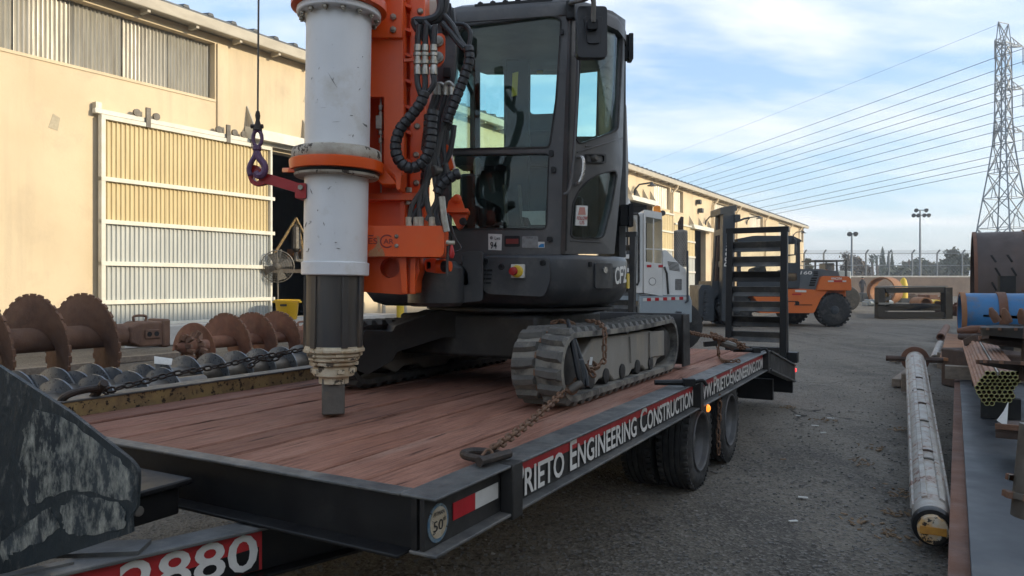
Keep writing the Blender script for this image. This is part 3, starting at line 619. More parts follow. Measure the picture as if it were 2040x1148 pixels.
# dovetail
DZ = .23; DU = 6.72
for v0, v1 in ((-.07, -.055), (TW + .02, TW + .035)):
    q = MB(); q.add([T(u, v, z) for v in (v0, v1) for u, z in ((TL, ZD), (DU, DZ + .19), (DU, DZ), (TL, RB))], [(0, 1, 2, 3), (7, 6, 5, 4), (0, 4, 5, 1), (1, 5, 6, 2), (2, 6, 7, 3), (3, 7, 4, 0)]); q.build('dovetail_side', BLACKD, tr)
q = MB()
for a, b_ in ((ZD, DZ + .19),):
    q.add([T(u, v, z) for u, z in ((TL + .01, a - .004), (DU, b_)) for v in (-.085, .03)] + [T(u, v, z - .012) for u, z in ((TL + .01, a - .004), (DU, b_)) for v in (-.085, .03)], [(0, 1, 3, 2), (4, 6, 7, 5), (0, 2, 6, 4), (1, 5, 7, 3), (0, 4, 5, 1), (2, 3, 7, 6)])
    q.add([T(u, v, z - .17) for u, z in ((TL + .01, a), (DU, b_)) for v in (-.085, .0)] + [T(u, v, z - .184) for u, z in ((TL + .01, a), (DU, b_)) for v in (-.085, .0)], [(0, 1, 3, 2), (4, 6, 7, 5), (0, 2, 6, 4), (1, 5, 7, 3), (0, 4, 5, 1), (2, 3, 7, 6)])
q.build('dovetail_flange', RAILTOP, tr)
for k in range(8):
    t = (k + .5) / 8; u = TL + (DU - TL) * t; z = ZD + (DZ + .19 - ZD) * t - .03
    q = MB(); q.tb(u - .05, u + .05, -.05, TW + .02, z - .03, z); q.build('dovetail_slat', BLACKD, tr)
q = MB(); q.tb(DU - .05, DU + .0, -.05, TW, .12, DZ + .14); q.tb(6.05, 6.12, .05, TW - .05, .12, .33); q.build('rear_bumper', BLACK, tr)
MB().lathe(T(DU + .002, .03, .35), UD, [(0, .045), (.03, .04)], 14).build('tail_lamp', REDLAMP, tr)
MB().box((0, 0, 0), (.05, .05, .04), frame(UD, (0, 0, 1), T(DU + .03, -.055, .36))).build('tail_lamp', REDLAMP, tr, bevel=.01)
MB().box((0, 0, 0), (.14, .10, .11), frame(UD, (0, 0, 1), T(DU + .02, -.045, .50))).build('hinge_bracket', BLACK, tr)
# ramps folded upright
def ramp(v0, v1):
    zt, zb, u0 = 1.895, .36, DU - .05
    def rp(v, t, o=0.0): return T(u0 + .10 * t + o, v, zb + (zt - zb) * t)
    q = MB()
    for v in (v0 + .035, v1 - .035): q.bar(rp(v, 0), rp(v, 1), .07, .09, UD)
    q.bar(rp(v0 - .01, 1), rp(v1 + .01, 1), .09, .06, (0, 0, 1))
    ro = q.build('ramp', BLACK, tr, bevel=.004)
    for k in range(9):
        t = .03 + k * .108; p = MB(); M = frame(VD, UD.lerp(V((0, 0, 1)), .45), (rp(v0, t) + rp(v1, t)) / 2)
        p.box((0, 0, 0), (v1 - v0 - .14, .085, .008), M); p.box((0, -.04, -.035), (v1 - v0 - .14, .008, .075), M); p.build('ramp_slat', RAILTOP if k % 3 else BLACKD, ro)
    return ro
ramp(.01, .66); ro2 = ramp(1.745, 2.19)
def RS(v, z, off=0.0): return T(DU - .07 - off, v, z)
for z in (1.46, 1.62): MB().sheet([(1.82, z), (1.94, z), (1.94, z + .07), (1.82, z + .07)], [], RS, .03, .034).build('sticker', YPAINT if z < 1.5 else LABELW, ro2)
MB().bar(T(DU + .06, .02, .45), T(DU + .02, .02, 1.15), .03, .03, UD).build('spring_arm', RAILTOP, tr)
# wheels (dual)
def tyre_mesh():
    q = MB(); R0 = .305; w_ = .20; prof = [(-.09, .185), (-.10, .20), (-.104, .24), (-.094, .278), (-.075, .297), (-.05, R0)]
    for x in (-.052, -.018, .018, .052): prof += [(x - .006, R0), (x - .004, R0 - .012), (x + .004, R0 - .012), (x + .006, R0)]
    prof = prof + [(.06, R0), (.075, .297), (.094, .278), (.104, .24), (.10, .20), (.09, .185)]
    q.lathe((0, 0, 0), (0, 1, 0), prof, 48, cap=False); q.lathe((0, 0, 0), (0, 1, 0), [(.09, .185), (-.09, .185)], 48, cap=False)
    for k in range(44):
        for sd in (-1, 1):
            a = (k + .5 * (sd > 0)) * 2 * math.pi / 44; M = Matrix.Rotation(a, 4, 'Y'); q.box((0, sd * .080, R0 - .008), (.022, .030, .018), M)
    return q.mesh('tyre', RUBBER, 40)
TYRE = tyre_mesh()
q = MB(); q.lathe((0, 0, 0), (0, 1, 0), [(-.10, .186), (-.085, .186), (-.07, .172), (.03, .165), (.035, .09), (.02, .06), (-.05, .058), (-.055, .04), (-.065, .0)], 32, cap=False); q.lathe((0, 0, 0), (0, 1, 0), [(-.10, .192), (-.10, .176), (-.07, .172)], 32, cap=False)
for k in range(8): q.lathe((math.cos(k * .785) * .115, .03, math.sin(k * .785) * .115), (0, -1, 0), [(0, .012), (.03, .012)], 6)
q.tube([(math.cos(k * math.pi / 16) * .184, -.101, math.sin(k * math.pi / 16) * .184) for k in range(32)], .006, 6, closed=True)
RIM = q.mesh('rim', mat('worn_grey_rim', (.085, .085, .085), (.13, .125, .12), rough=.5, metal=.3, sc=9, dust=(.17, .15, .13), dt=.52, dsc=6), 40)
MW = Matrix((UD, VD, V((0, 0, 1)))).transposed().to_4x4()
for u in (2.95, 3.78):
    for side in (0, 1):
        for d in (0, 1):
            v = (.06 + d * .235) if side == 0 else (TW - .06 - d * .235)
            M = Matrix.Translation(T(u, v, .300)) @ MW @ (Matrix.Rotation(math.pi, 4, 'Z') if side else Matrix())
            wob = inst('wheel', TYRE, M, tr); inst('rim', RIM, M, wob)
    q = MB(); q.bar(T(u, .35, .30), T(u, TW - .35, .30), .10, .10); q.build('axle', BLACK, tr)
    q = MB(); q.tb(u - .3, u + .3, .66, .72, .38, .43); q.tb(u - .3, u + .3, 1.5, 1.56, .38, .43); q.build('leaf_spring', BLACK, tr)
q = MB(); q.tb(2.62, 4.12, .02, .5, .612, .622); q.tb(2.62, 4.12, TW - .5, TW - .02, .612, .622); q.build('mudguard', BLACK, tr)
# drawbar with red number panel
def DB(s, z, off=0.0):          # along the right drawbar beam, s from the front rail towards the hitch
    d = (T(-1.45, 1.10) - T(.0, .60)).normalized(); n = V((-d.y, d.x, 0)); n = n if n.dot(T(0, -1) - T(0, 0)) > 0 else -n
    return T(.0, .60) + d * s + n * off + V((0, 0, z))
for nm, z0, z1, o0, o1, mt in (('drawbar_beam', .37, .512, -.012, 0, BLACK), ('drawbar_top_flange', .512, .524, -.06, .045, RAILTOP), ('drawbar_bottom_flange', .358, .37, -.06, .045, BLACK)):
    q = MB(); q.prism([DB(-.9, z0, o0), DB(-.9, z1, o0), DB(-.9, z1, o1), DB(-.9, z0, o1)], DB(1.5, 0) - DB(-.9, 0)); q.build(nm, mt, tr, bevel=.003)
q = MB(); q.prism([T(0, 1.62, .37), T(0, 1.62, .512), T(0, 1.66, .512), T(0, 1.66, .37)], T(-1.4, 1.14) - T(0, 1.62)); q.build('drawbar_beam', BLACK, tr)
MB().sheet([(.02, .375), (1.2, .375), (1.2, .509), (.02, .509)], [], DB, .0005, .003).build('number_panel', DECALR, tr)
MB().sheet([(.03, .376), (1.2, .376), (1.2, .40), (.32, .43), (.03, .45)], [], DB, .003, .0042).build('panel_lower_field', BLACK, tr)
text('2880', DB, [(.44, .382), (.035, .382), (.035, .500), (.44, .500)], LETTER, 'lettering', tr, .007, .014)
q = MB(); q.tb(-.30, -.10, .905, 1.22, .53, .626); q.build('tool_box', BLACK, tr, bevel=.006)
q = MB(); q.tb(-.33, -.07, .875, 1.25, .6265, .648); q.build('tool_box_lid', BLACK, tr, bevel=.006)
MB().lathe(T(-.305, .96, .60), -UD, [(0, .014), (.03, .014)], 10).build('latch', STEELG, tr)
MB().lathe(T(-.27, .905, .59), -VD, [(0, .016), (.04, .016)], 10).build('latch', STEELG, tr)
q = MB(); q.bar(DB(.55, .526, -.02), DB(.95, .526, -.02), .03, .01); q.bar(T(-.35, .72, .53), T(-.55, 1.0, .53), .10, .012); q.build('drawbar_plate', RAILTOP, tr)
# scuffed black plate standing on the drawbar
PLM = mat('scuffed_black_plate', (.010, .015, .017), (.022, .030, .035), rough=.40, sc=2.2, dust=(.22, .215, .185), dt=.56, dsc=60, chip=(.020, .027, .030), ct=.545, csc=5.5, stretch=(1, 1, .30), bump=.8, bsc=45, streak=(.020, .028, .032), stt=.48, ssc=(2.6, 2.6, 2.6), bdist=.008)
pf = plane((P(200, 900, 1.98).x, 1.98), (1, -.10))
pl_ = [(-330, 560), (0, 731), (140, 822), (262, 918), (276, 938), (273, 1010), (260, 1030), (262, 1062), (130, 1105), (0, 1146), (-330, 1250)]
MB().sheet(rpoly(pl_, [0, 0, 0, 14, 10, 6, 3, 3, 4, 0, 0]), [], pf, -.014, 0).build('guard_plate', PLM, None, 'large black scuffed steel plate caked with mud at the lower left corner', 'plate', bevel=.002)
MUD = mat('dried_pale_mud', (.016, .022, .025), (.04, .05, .055), rough=.7, sc=3, dust=(.33, .325, .275), dt=.43, dsc=48, chip=(.018, .024, .028), ct=.60, csc=9, stretch=(1, 1, .34), bump=.9, bsc=40)
gp_ = bpy.data.objects['guard_plate']
rm = random.Random(8)
def crust(pts, o):
    out = []
    for i in range(len(pts)):
        a, b_ = V(pts[i]), V(pts[(i + 1) % len(pts)])
        for k in range(5):
            p = a.lerp(b_, k / 5); out.append((p.x + rm.uniform(-3.5, 3.5), p.y + rm.uniform(-3.5, 3.5)))
    MB().sheet(out, [], pf, o - .0012, o).build('mud_crust', MUD, gp_)
crust([(70, 812), (150, 845), (240, 916), (266, 944), (264, 1000), (205, 985), (150, 975), (100, 990), (52, 1010), (40, 930), (48, 860)], .0014)
crust([(120, 1010), (150, 985), (235, 1000), (252, 1020), (250, 1052), (170, 1066), (130, 1060), (124, 1035)], .0026)
crust([(30, 1060), (100, 1010), (118, 1050), (80, 1080), (28, 1100), (5, 1120), (0, 1085)], .0018)
# ------------------------------------------------------------------ tracked drill rig on the deck
rig = thing('drill_rig', 'compact tracked drill rig with dark grey cab and orange mast on the trailer deck', 'drill rig', T(2.4, 1.1, ZD))
# --- tracks
TR0, TU0, TU1 = .193, 1.60, 3.17
def track_path(n):
    """n stations round the loop: (u, z, tangent, normal)"""
    a = TU1 - TU0; per = 2 * a + 2 * math.pi * TR0; out = []
    for i in range(n):
        s = per * i / n; zc = ZD + TR0
        if s < a: out.append((TU0 + s, ZD, (1, 0), (0, -1)))
        elif s < a + math.pi * TR0:
            t = (s - a) / TR0; out.append((TU1 + TR0 * math.sin(t), zc - TR0 * math.cos(t), (math.cos(t), math.sin(t)), (math.sin(t), -math.cos(t))))
        elif s < 2 * a + math.pi * TR0:
            q = (s - a - math.pi * TR0) / a; sag = .012 * math.sin(math.pi * q); out.append((TU1 - a * q, zc + TR0 - sag, (-1, 0), (0, 1)))
        else:
            t = (s - 2 * a - math.pi * TR0) / TR0; out.append((TU0 - TR0 * math.sin(t), zc + TR0 * math.cos(t), (-math.cos(t), -math.sin(t)), (-math.sin(t), math.cos(t))))
    return out
def lug_mesh(mt, sg):
    q = MB(); w_ = .135; h = .024      # chevron half: outer end thicker and swept back
    bot = [(-.030, .004), (.018, .004), (.030, .06), (.034, w_), (-.022, w_), (-.026, .06)]; top = [(-.018, .008), (.008, .008), (.018, .06), (.022, w_ - .012), (-.010, w_ - .012), (-.014, .06)]
    vs = [(x, sg * y, 0) for x, y in bot] + [(x, sg * y, h) for x, y in top]
    q.add(vs, [tuple(range(6)), tuple(range(11, 5, -1))] + [(i, (i + 1) % 6, 6 + (i + 1) % 6, 6 + i) for i in range(6)]); return q.mesh('lug', mt, 0)
def make_track(v0, v1, mt, mt2, lab):
    vc = (v0 + v1) / 2; st = track_path(120); q = MB(); vs = []
    for u, z, t, nn in st:
        for v, d in ((v0, .022), (v1, .022), (v1, .05), (v0, .05)): vs.append(T(u - nn[0] * d, v, z - nn[1] * d))
    n = len(st); q.add(vs, [(i * 4 + k, i * 4 + (k + 1) % 4, ((i + 1) % n) * 4 + (k + 1) % 4, ((i + 1) % n) * 4 + k) for i in range(n) for k in range(4)])
    tk = q.build('track', mt, rig, lab, smooth=30)
    ln = 46
    lm = {1: lug_mesh(mt2, 1), -1: lug_mesh(mt2, -1)}
    for i, (u, z, t, nn) in enumerate(track_path(ln * 2)):
        sg = 1 if i % 2 else -1
        X = UD * t[0] + V((0, 0, t[1])); Z = UD * nn[0] + V((0, 0, nn[1]))
        Y = Z.cross(X); s2 = sg if Y.dot(VD) > 0 else -sg
        inst('lug', lm[s2], frame(X, Z, T(u, vc, z) - Z * .022), tk)
    # steel guide slots down the middle
    q = MB(); q.box((0, 0, 0), (.03, .022, .006)); sm_ = q.mesh('drive_slot', RUSTC, 0)
    for u, z, t, nn in track_path(46):
        X = UD * t[0] + V((0, 0, t[1])); Z = UD * nn[0] + V((0, 0, nn[1])); inst('drive_slot', sm_, frame(X, Z, T(u, vc, z) - Z * .0205), tk)
    return tk
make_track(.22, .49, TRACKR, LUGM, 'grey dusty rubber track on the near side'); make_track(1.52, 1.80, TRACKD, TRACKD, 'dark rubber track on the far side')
zt = ZD
for v0, vo, sg in ((.22, .255, 1), (1.80, 1.765, -1)):
    # guard cover and frame
    q = MB(); prof = [(1.74, .12), (1.74, .22), (1.90, .31), (2.86, .30), (2.90, .285), (3.08, .285), (3.10, .12), (2.98, .10), (2.93, .055), (2.74, .055), (2.68, .085), (2.5, .085), (2.44, .05), (2.2, .05), (2.14, .085), (1.98, .085), (1.9, .05)]
    q.prism([T(u, vo, zt + z) for u, z in prof], VD * sg * .20); q.build('track_guard', TFRAME, rig, bevel=.012)
    q = MB(); q.prism([T(u, vo - sg * .012, zt + z) for u, z in ((2.80, .295), (3.09, .288), (3.09, .12), (2.80, .13))], VD * sg * .012); q.build('guard_plate', TFRAME, rig, bevel=.006)
    q = MB(); q.bar(T(2.44, vo - sg * .006, zt + .29), T(2.46, vo - sg * .006, zt + .13), .012, .012, VD); q.build('guard_strap', TFRAME, rig)
    for u in (1.86, 2.07, 2.32, 2.58, 2.83):
        q = MB(); q.lathe(T(u, vo - sg * .01, zt + .095), VD * sg, [(0, .02), (.002, .042), (.03, .048), (.17, .048), (.2, .03)], 16); q.build('roller', BLACKD, rig)
    for u in (TU0, TU1):
        q = MB(); q.lathe(T(u, vo - sg * .005, zt + TR0), VD * sg, [(0, .03), (.004, .09), (.02, .105), (.06, .135), (.16, .135), (.2, .10)], 28); q.build('idler' if u < 2 else 'sprocket', BLACKD, rig)
    q = MB(); q.lathe(T(2.42, vo, zt + .325), VD * sg, [(0, .02), (.02, .035), (.15, .035)], 12); q.bar(T(2.42, vo + sg * .07, zt + .27), T(2.42, vo + sg * .07, zt + .33), .06, .06, VD); q.build('top_roller', BLACKD, rig)
    q = MB(); q.tb(1.72, 3.1, min(vo + sg * .2, vo + sg * .05), max(vo + sg * .2, vo + sg * .05), zt + .13, zt + .23); q.build('track_frame', BLACKD, rig)
# --- carbody, front legs, dozer blade
q = MB(); q.tb(1.95, 2.9, .62, 1.58, zt + .17, zt + .42); q.build('carbody', BLACKD, rig, bevel=.02)
MB().lathe(T(2.46, 1.0, zt + .425), (0, 0, 1), [(0, .50), (.02, .60), (.035, .60)], 40).build('gap_disc', BLACKD, rig)  # dark disc added to shut out the bright gap under the house
MB().lathe(T(2.42, 1.1, zt + .41), (0, 0, 1), [(0, .36), (.02, .38), (.10, .38), (.13, .34)], 40).build('slew_ring', BLACK, rig)
lf = plane(T(1.5, 1.5), T(2.3, .9) - T(1.5, 1.5))
leg = [(711, 738), (715, 690), (727, 658), (783, 661), (787, 650), (874, 619), (978, 623), (1075, 626), (1100, 640), (1098, 690), (1040, 681), (988, 675), (884, 672), (790, 702), (782, 719), (732, 747)]
MB().sheet(rpoly(leg, 5, 3), [], lf, -.26, 0).build('front_leg', BLACKD, rig, bevel=.008)
MB().sheet([(975, 640), (989, 640), (989, 655), (975, 655)], [], lf, .0, .003).build('sticker', LABELW, rig)
MB().sheet([(979, 644), (985, 644), (985, 651), (981, 651)], [], lf, .003, .004).build('sticker_print', INK, rig)
q = MB(); q.tb(1.98, 2.5, .45, .75, zt + .20, zt + .36); q.build('front_leg', BLACKD, rig, bevel=.02)
q = MB(); prof = [(3.52, .02), (3.47, .12), (3.46, .22), (3.49, .33), (3.53, .385), (3.57, .385), (3.55, .30), (3.53, .20), (3.55, .10), (3.60, .02)]
q.prism([T(u, .23, zt + z) for u, z in prof], VD * 1.56); q.build('dozer_blade', BLACKD, rig, bevel=.004)
for v in (.215, 1.792):
    q = MB(); q.prism([T(u, v, zt + z) for u, z in ((3.45, .01), (3.62, .01), (3.60, .38), (3.44, .38))], VD * .014); q.build('blade_end', BLACKD, rig)
for v in (.75, 1.4): MB().bar(T(2.7, v, zt + .2), T(3.5, v, zt + .2), .10, .12).build('blade_arm', BLACKD, rig)
# --- upper body
AX = V((-.982, .19, 0)); BX = V((.19, .982, 0)); A = V((.336, 4.07, 0))
side = [(.336, 4.07), (.50, 4.185), (.62, 4.33), (.69, 4.50), (.733, 4.72), (.722, 4.95)]
def CSmap(pl):
    pl = [V((p[0], p[1])) for p in pl]
    xs_ = [CX + F * p.x / p.y for p in pl]
    def fn(x, y, off=0.0):
        k = 0
        for i in range(len(pl) - 1):
            if x >= xs_[i] - 1e-6 and xs_[i + 1] > xs_[i]: k = i
        a, b_ = pl[k], pl[k + 1]; d = (b_ - a); n = V((d.y, -d.x)).normalized()
        r = V(((x - CX) / F, 1)); t = n.dot(a) / n.dot(r)
        # smoothed normal along the bend
        return V((r.x * t + n.x * off, t + n.y * off, H + (HZ - y) / F * t))
    fn.cuts = xs_[1:-1]; return fn
CS = CSmap(side[:5]); CF = plane(A, AX)
def outline(z, grow=0.0):
    """body plan"""
    pts = [A + AX * 1.22 + BX * .02, A + AX * .70 - BX * .03, A - BX * .045 + AX * .06, A - AX * .03 - BX * .005] + [V((x, y, 0)) for x, y in side[1:]]
    pts += [V((.64, 5.22, 0)), V((.42, 5.42, 0)), V((0.05, 5.50, 0)), V((-.45, 5.45, 0)), V((-.78, 5.25, 0)), V((-.93, 4.9, 0)), A + AX * 1.28 + BX * .2]
    c = V((-.1, 4.75, 0)); return [c + (p - c) * (1 + grow) + V((0, 0, z)) for p in pts]
ztop = 1.460; zbot = 1.168
lay = [(zbot, -.14), (zbot + .025, -.05), (zbot + .08, .0), (zbot + .11, .012), (ztop - .03, .012), (ztop - .008, .004), (ztop, -.01)]
q = MB(); n = len(outline(0)); vs = [p for z, gr in lay for p in outline(z, gr)]
q.add(vs, [(i * n + k, i * n + (k + 1) % n, (i + 1) * n + (k + 1) % n, (i + 1) * n + k) for i in range(len(lay) - 1) for k in range(n)] + [tuple(range(n - 1, -1, -1)), tuple(range((len(lay) - 1) * n, len(lay) * n))])
q.build('house', BODY, rig, smooth=50, bevel=.006)
# panel details on the front of the house
hf = plane(A - BX * .062, AX)
def hdet(nm, pts, o0, o1, mt, bevel=0, lab=None): return MB().sheet(pts, [], hf, o0, o1).build(nm, mt, rig, lab, bevel=bevel)
hdet('access_panel', rpoly([(962, 512), (1095, 514), (1097, 560), (1085, 592), (968, 586), (958, 560)], 10), -.02, .010, BODY, .004)
for k in range(4):
    for j in (0, 1): hdet('vent_slot', rr(959 + j * 12 - k, 537 + k * 8.4, 970 + j * 12 - k, 540.5 + k * 8.4, 1.2), .008, .0125, HOLE)
es = hdet('stop_switch_box', rr(1021, 527, 1047, 554, 2), .010, .045, LABELW, .003)
c = hf(1033, 541, .045); MB().lathe(c, hf.n, [(0, .034), (.006, .034), (.012, .026)], 20).build('yellow_disc', YPAINT, rig); MB().lathe(hf(1029, 541, .055), hf.n + V((-.15, 0, 0)), [(0, .016), (.018, .016), (.02, .024), (.036, .022), (.04, .01)], 20).build('stop_button', RED, rig)
for x, y in ((968, 521), (1082, 524), (1000, 532)): MB().lathe(hf(x, y, .0), hf.n, [(0, .018), (.014, .018), (.015, .010), (.011, .009)], 14).build('plug', BLACK, rig)
HS = CSmap([(A.x - .02, A.y - .045)] + [(x + .008, y - .006) for x, y in side[1:5]])
def sdet(nm, pts, o0, o1, mt, bevel=0): return MB().sheet(pts, [], HS, o0, o1, HS.cuts).build(nm, mt, rig, bevel=bevel)
sdet('fuel_door', rr(1182, 524, 1216, 575, 4), .0, .016, BODY, .003); sdet('lock', rr(1197, 532, 1203, 544, 3), .016, .024, CHROME); sdet('plug', rr(1170, 522, 1175, 532, 2), .004, .018, HOLE)
text('CF2', HS, [(1219, 568), (1241, 563), (1241, 529), (1219, 533)], LETTER, 'lettering', rig, .022, .02)
MB().sheet(rr(1247, 545, 1251, 575, 1), [], HS, .004, .010).build('reflector', YPAINT, rig)
# --- cab
SK = .045
CABTOP = H + (HZ - 3) / F * 4.07
# front frame with big two-pane windscreen
fr = MB()
wind_u = rpoly([(914, 56), (1090, 33), (1117, 36), (1106, 200), (1093, 292), (893, 296)], [18, 4, 26, 0, 8, 8], 5)
wind_l = rpoly([(893, 310), (1092, 307), (1087, 455), (893, 455)], [4, 8, 8, 4], 3)
fr.sheet(rpoly([(883, 470), (884, 120), (896, 26), (1060, 8), (1128, 2), (1139, 6), (1124, 508), (883, 508)], [0, 20, 24, 10, 6, 2, 0, 0]), [wind_u, wind_l], CF, -SK, 0)
cab = fr.build('cab', CABP, rig, bevel=.005)
MB().sheet(wind_u, [], CF, -.022, -.016).build('windscreen', GLASS, cab, smooth=0); MB().sheet(wind_l, [], CF, -.022, -.016).build('lower_windscreen', GLASSD, cab, smooth=0)
# black rubber seals
def ring(pts, fn, wd, o0, o1, mt, nm, par, cuts=()):
    cx_ = sum(p[0] for p in pts) / len(pts); cy_ = sum(p[1] for p in pts) / len(pts); out = []
    for i in range(len(pts)):
        a, b_, c_ = V(pts[i - 1]), V(pts[i]), V(pts[(i + 1) % len(pts)]); t = (c_ - a); nn = V((t.y, -t.x))
        nn = nn.normalized() if nn.length > 1e-6 else V((0, 0))
        if nn.dot(b_ - V((cx_, cy_))) < 0: nn = -nn
        out.append(tuple(b_ + nn * wd))
    return MB().sheet(out, [pts], fn, o0, o1, cuts).build(nm, mt, par)
ring(wind_u, CF, 3.2, .0, .006, RUBBER, 'seal', cab); ring(wind_l, CF, 2.5, .0, .005, RUBBER, 'seal', cab)
# wiper, hinges, grab seams
MB().sheet(rr(1094, 300, 1103, 312, 3), [], CF, 0, .015).build('hinge', BLACK, cab); MB().sheet(rr(1090, 472, 1101, 482, 3), [], CF, 0, .015).build('hinge', BLACK, cab); MB().sheet(rr(1116, 60, 1124, 70, 3), [], CF, 0, .015).build('hinge', BLACK, cab)
MB().sheet(rr(1098, 333, 1108, 345, 4), [], CF, 0, .02).build('latch', BLACK, cab)
# door side
win1 = rpoly([(1159, 62), (1180, 52), (1212, 50), (1237, 56), (1239, 70), (1229, 260), (1154, 286), (1148, 274)], [10, 6, 6, 12, 4, 10, 8, 4], 4)
win2 = rpoly([(1138, 468), (1143, 404), (1160, 371), (1187, 350), (1224, 341), (1227, 350), (1216, 412), (1200, 474), (1142, 473)], [6, 10, 14, 14, 5, 4, 8, 10, 4], 4)
dsh = MB(); dsh.sheet([(1126, 506), (1137, 7), (1150, 8), (1182, 12), (1220, 22), (1246.2, 40), (1240, 330), (1224, 506)], [win1, win2], CS, -.04, .0, CS.cuts)
door = dsh.build('door', CABP, rig, bevel=.003)
MB().sheet(win1, [], CS, -.024, -.016, CS.cuts).build('upper_window', GLASS, door); MB().sheet(win2, [], CS, -.024, -.016, CS.cuts).build('lower_window', GLASSD, door)
ring(win1, CS, 2.4, .0, .006, RUBBER, 'seal', door, CS.cuts); ring(win2, CS, 2.4, .0, .006, RUBBER, 'seal', door, CS.cuts)
for a, b_ in (((1136, 480), (1196, 483)), ((1150, 304), (1240, 275)), ((1166, 292), (1176, 290))):
    MB().tube([CS(a[0] + (b_[0] - a[0]) * t / 6, a[1] + (b_[1] - a[1]) * t / 6, .001) for t in range(7)], .0045, 6).build('pressed_rib', CABP, door)
hd = MB(); hd.tube(catmull([CS(1150, 313, .0), CS(1153, 318, .035), CS(1152, 345, .04), CS(1147, 364, .032), CS(1146, 368, .0)], 5), .011, 8); hd.build('grab_handle', CHROME, door)
MB().sheet(rr(1164, 307, 1205, 326, 4), [rr(1168, 310, 1201, 323, 3)], CS, .0, .010, CS.cuts).build('latch_plate', BLACK, door); MB().lathe(CS(1182, 316, .0), CS(1182, 316, 1) - CS(1182, 316, 0), [(0, .02), (.02, .018), (.03, .012)], 12).build('lock', STEELG, door)
MB().tube(catmull([CS(1141, 116, .02), CS(1143, 112, .03), CS(1142, 200, .028), CS(1135, 320, .028), CS(1128, 378, .025), CS(1120, 388, .012)], 6), .009, 8).build('grab_rail', CABP, cab)
MB().tube([CS(1127, 500, .003), CS(1133, 250, .003), CS(1138, 12, .003)], .006, 6).build('door_seal', RUBBER, cab)
MB().sheet([(1150, 409), (1172.5, 410), (1171, 450), (1148, 449)], [], CS, -.014, -.006).build('sticker', LABELW, door)
text('FOLLOW', CS, [(1150, 438), (1171, 439), (1171.5, 431), (1151, 431)], INKR, 'lettering', door, -.003); text('US', CS, [(1156, 447), (1165, 447), (1165, 440), (1156, 440)], INKR, 'lettering', door, -.003)
MB().sheet([(1156, 413), (1166, 413), (1168, 428), (1153, 428)], [], CS, -.006, -.004).build('sticker_print', mat('pink_ink', (.45, .2, .16), rough=.5), door)
for y0, y1 in ((70, 118), (408, 450)):
    q = MB(); q.sheet(rr(1236, y0, 1258, y1, 2), [], atY(4.62), -.05, .01); q.sheet(rr(1252, y0 - 2, 1261, y1 + 2, 2), [], atY(4.6), -.06, .02); q.build('door_hinge', BLACK, cab, bevel=.004)
# roof, left side, rear wall
BL = A + AX * .74; RLc = V((-.247 - .01, 5.16, 0)); RRc = V((.70, 5.10, 0))
plan = [A - BX * .01, V((.50, 4.17, 0)), V((.63, 4.32, 0)), V((.70, 4.5, 0)), V((.742, 4.72, 0)), V((.73, 4.97, 0)), V((.64, 5.15, 0)), V((.4, 5.24, 0)), V((-.18, 5.24, 0)), V((-.28, 5.12, 0)), BL + BX * .05, BL - BX * .01 - AX * .04]
def roofz(p, up): return CABTOP + up
rc = V((.2, 4.65, 0)); lay = [(-.075, .995), (-.02, 1.0), (.015, .97), (.045, .88), (.06, .70)]
q = MB(); n = len(plan); vs = [rc + (p - rc) * k + V((0, 0, CABTOP + u)) for u, k in lay for p in plan]
q.add(vs, [(i * n + k, i * n + (k + 1) % n, (i + 1) * n + (k + 1) % n, (i + 1) * n + k) for i in range(len(lay) - 1) for k in range(n)] + [tuple(range(n - 1, -1, -1)), tuple(range((len(lay) - 1) * n, len(lay) * n))]); q.build('roof', CABP, cab, smooth=50)
q = MB()
for k in range(6):
    x = 955 + k * 25; q.tube([CF(x, 9 - k * 2.2 + 8, -.02) + V((0, 0, .03)), CF(x, 9 - k * 2.2 + 4, -.35) + V((0, 0, .03))], .018, 6)
q.bar(CF(945, 17, -.02) + V((0, 0, .016)), CF(1100, 4, -.02) + V((0, 0, .016)), .03, .02); q.build('roof_guard', BLACK, cab)
RW = plane(RLc, RRc - RLc)
h1 = rpoly([(956, 90), (998, 118), (1004, 130), (1004, 296), (956, 296)], 4); h2 = rpoly([(1057, 120), (1110, 117), (1108, 226), (1056, 228)], [9, 3, 3, 9]); h3 = rpoly([(1146, 118), (1191, 118), (1187, 272), (1144, 272)], 5)
q = MB(); q.sheet([(947, 505), (947, 38), (1218, 38), (1214, 505)], [h1, h2, h3], RW, -.03, .0); q.build('rear_wall', CABP, cab)
for h_ in (h1, h2, h3): MB().sheet(h_, [], RW, -.02, -.014).build('rear_window', GLASS, cab)
LWf0, LWf1 = BL, RLc
def LW(a, z, off=0.0):
    d = (LWf1 - LWf0); nn = V((d.y, -d.x, 0)).normalized(); return LWf0 + d * a + nn * off + V((0, 0, z))
q = MB(); q.sheet([(.0, 1.46), (1, 1.46), (1, CABTOP - .02), (.0, CABTOP - .02)], [rpoly([(.06, 1.62), (.95, 1.62), (.95, CABTOP - .24), (.06, CABTOP - .12)], .03)], LW, -.03, .0); q.build('side_wall', CABP, cab)
MB().sheet(rpoly([(.06, 1.62), (.95, 1.62), (.95, CABTOP - .24), (.06, CABTOP - .12)], .03), [], LW, -.02, -.014).build('side_window', GLASS, cab)
q = MB(); q.prism([V((.733, 4.72, 1.47)), V((.722, 4.97, 1.47)), V((.64, 5.15, 1.47)), V((.60, 5.10, 1.47)), V((.69, 4.72, 1.47))], (0, 0, CABTOP - 1.5)); q.build('rear_quarter', CABP, cab)
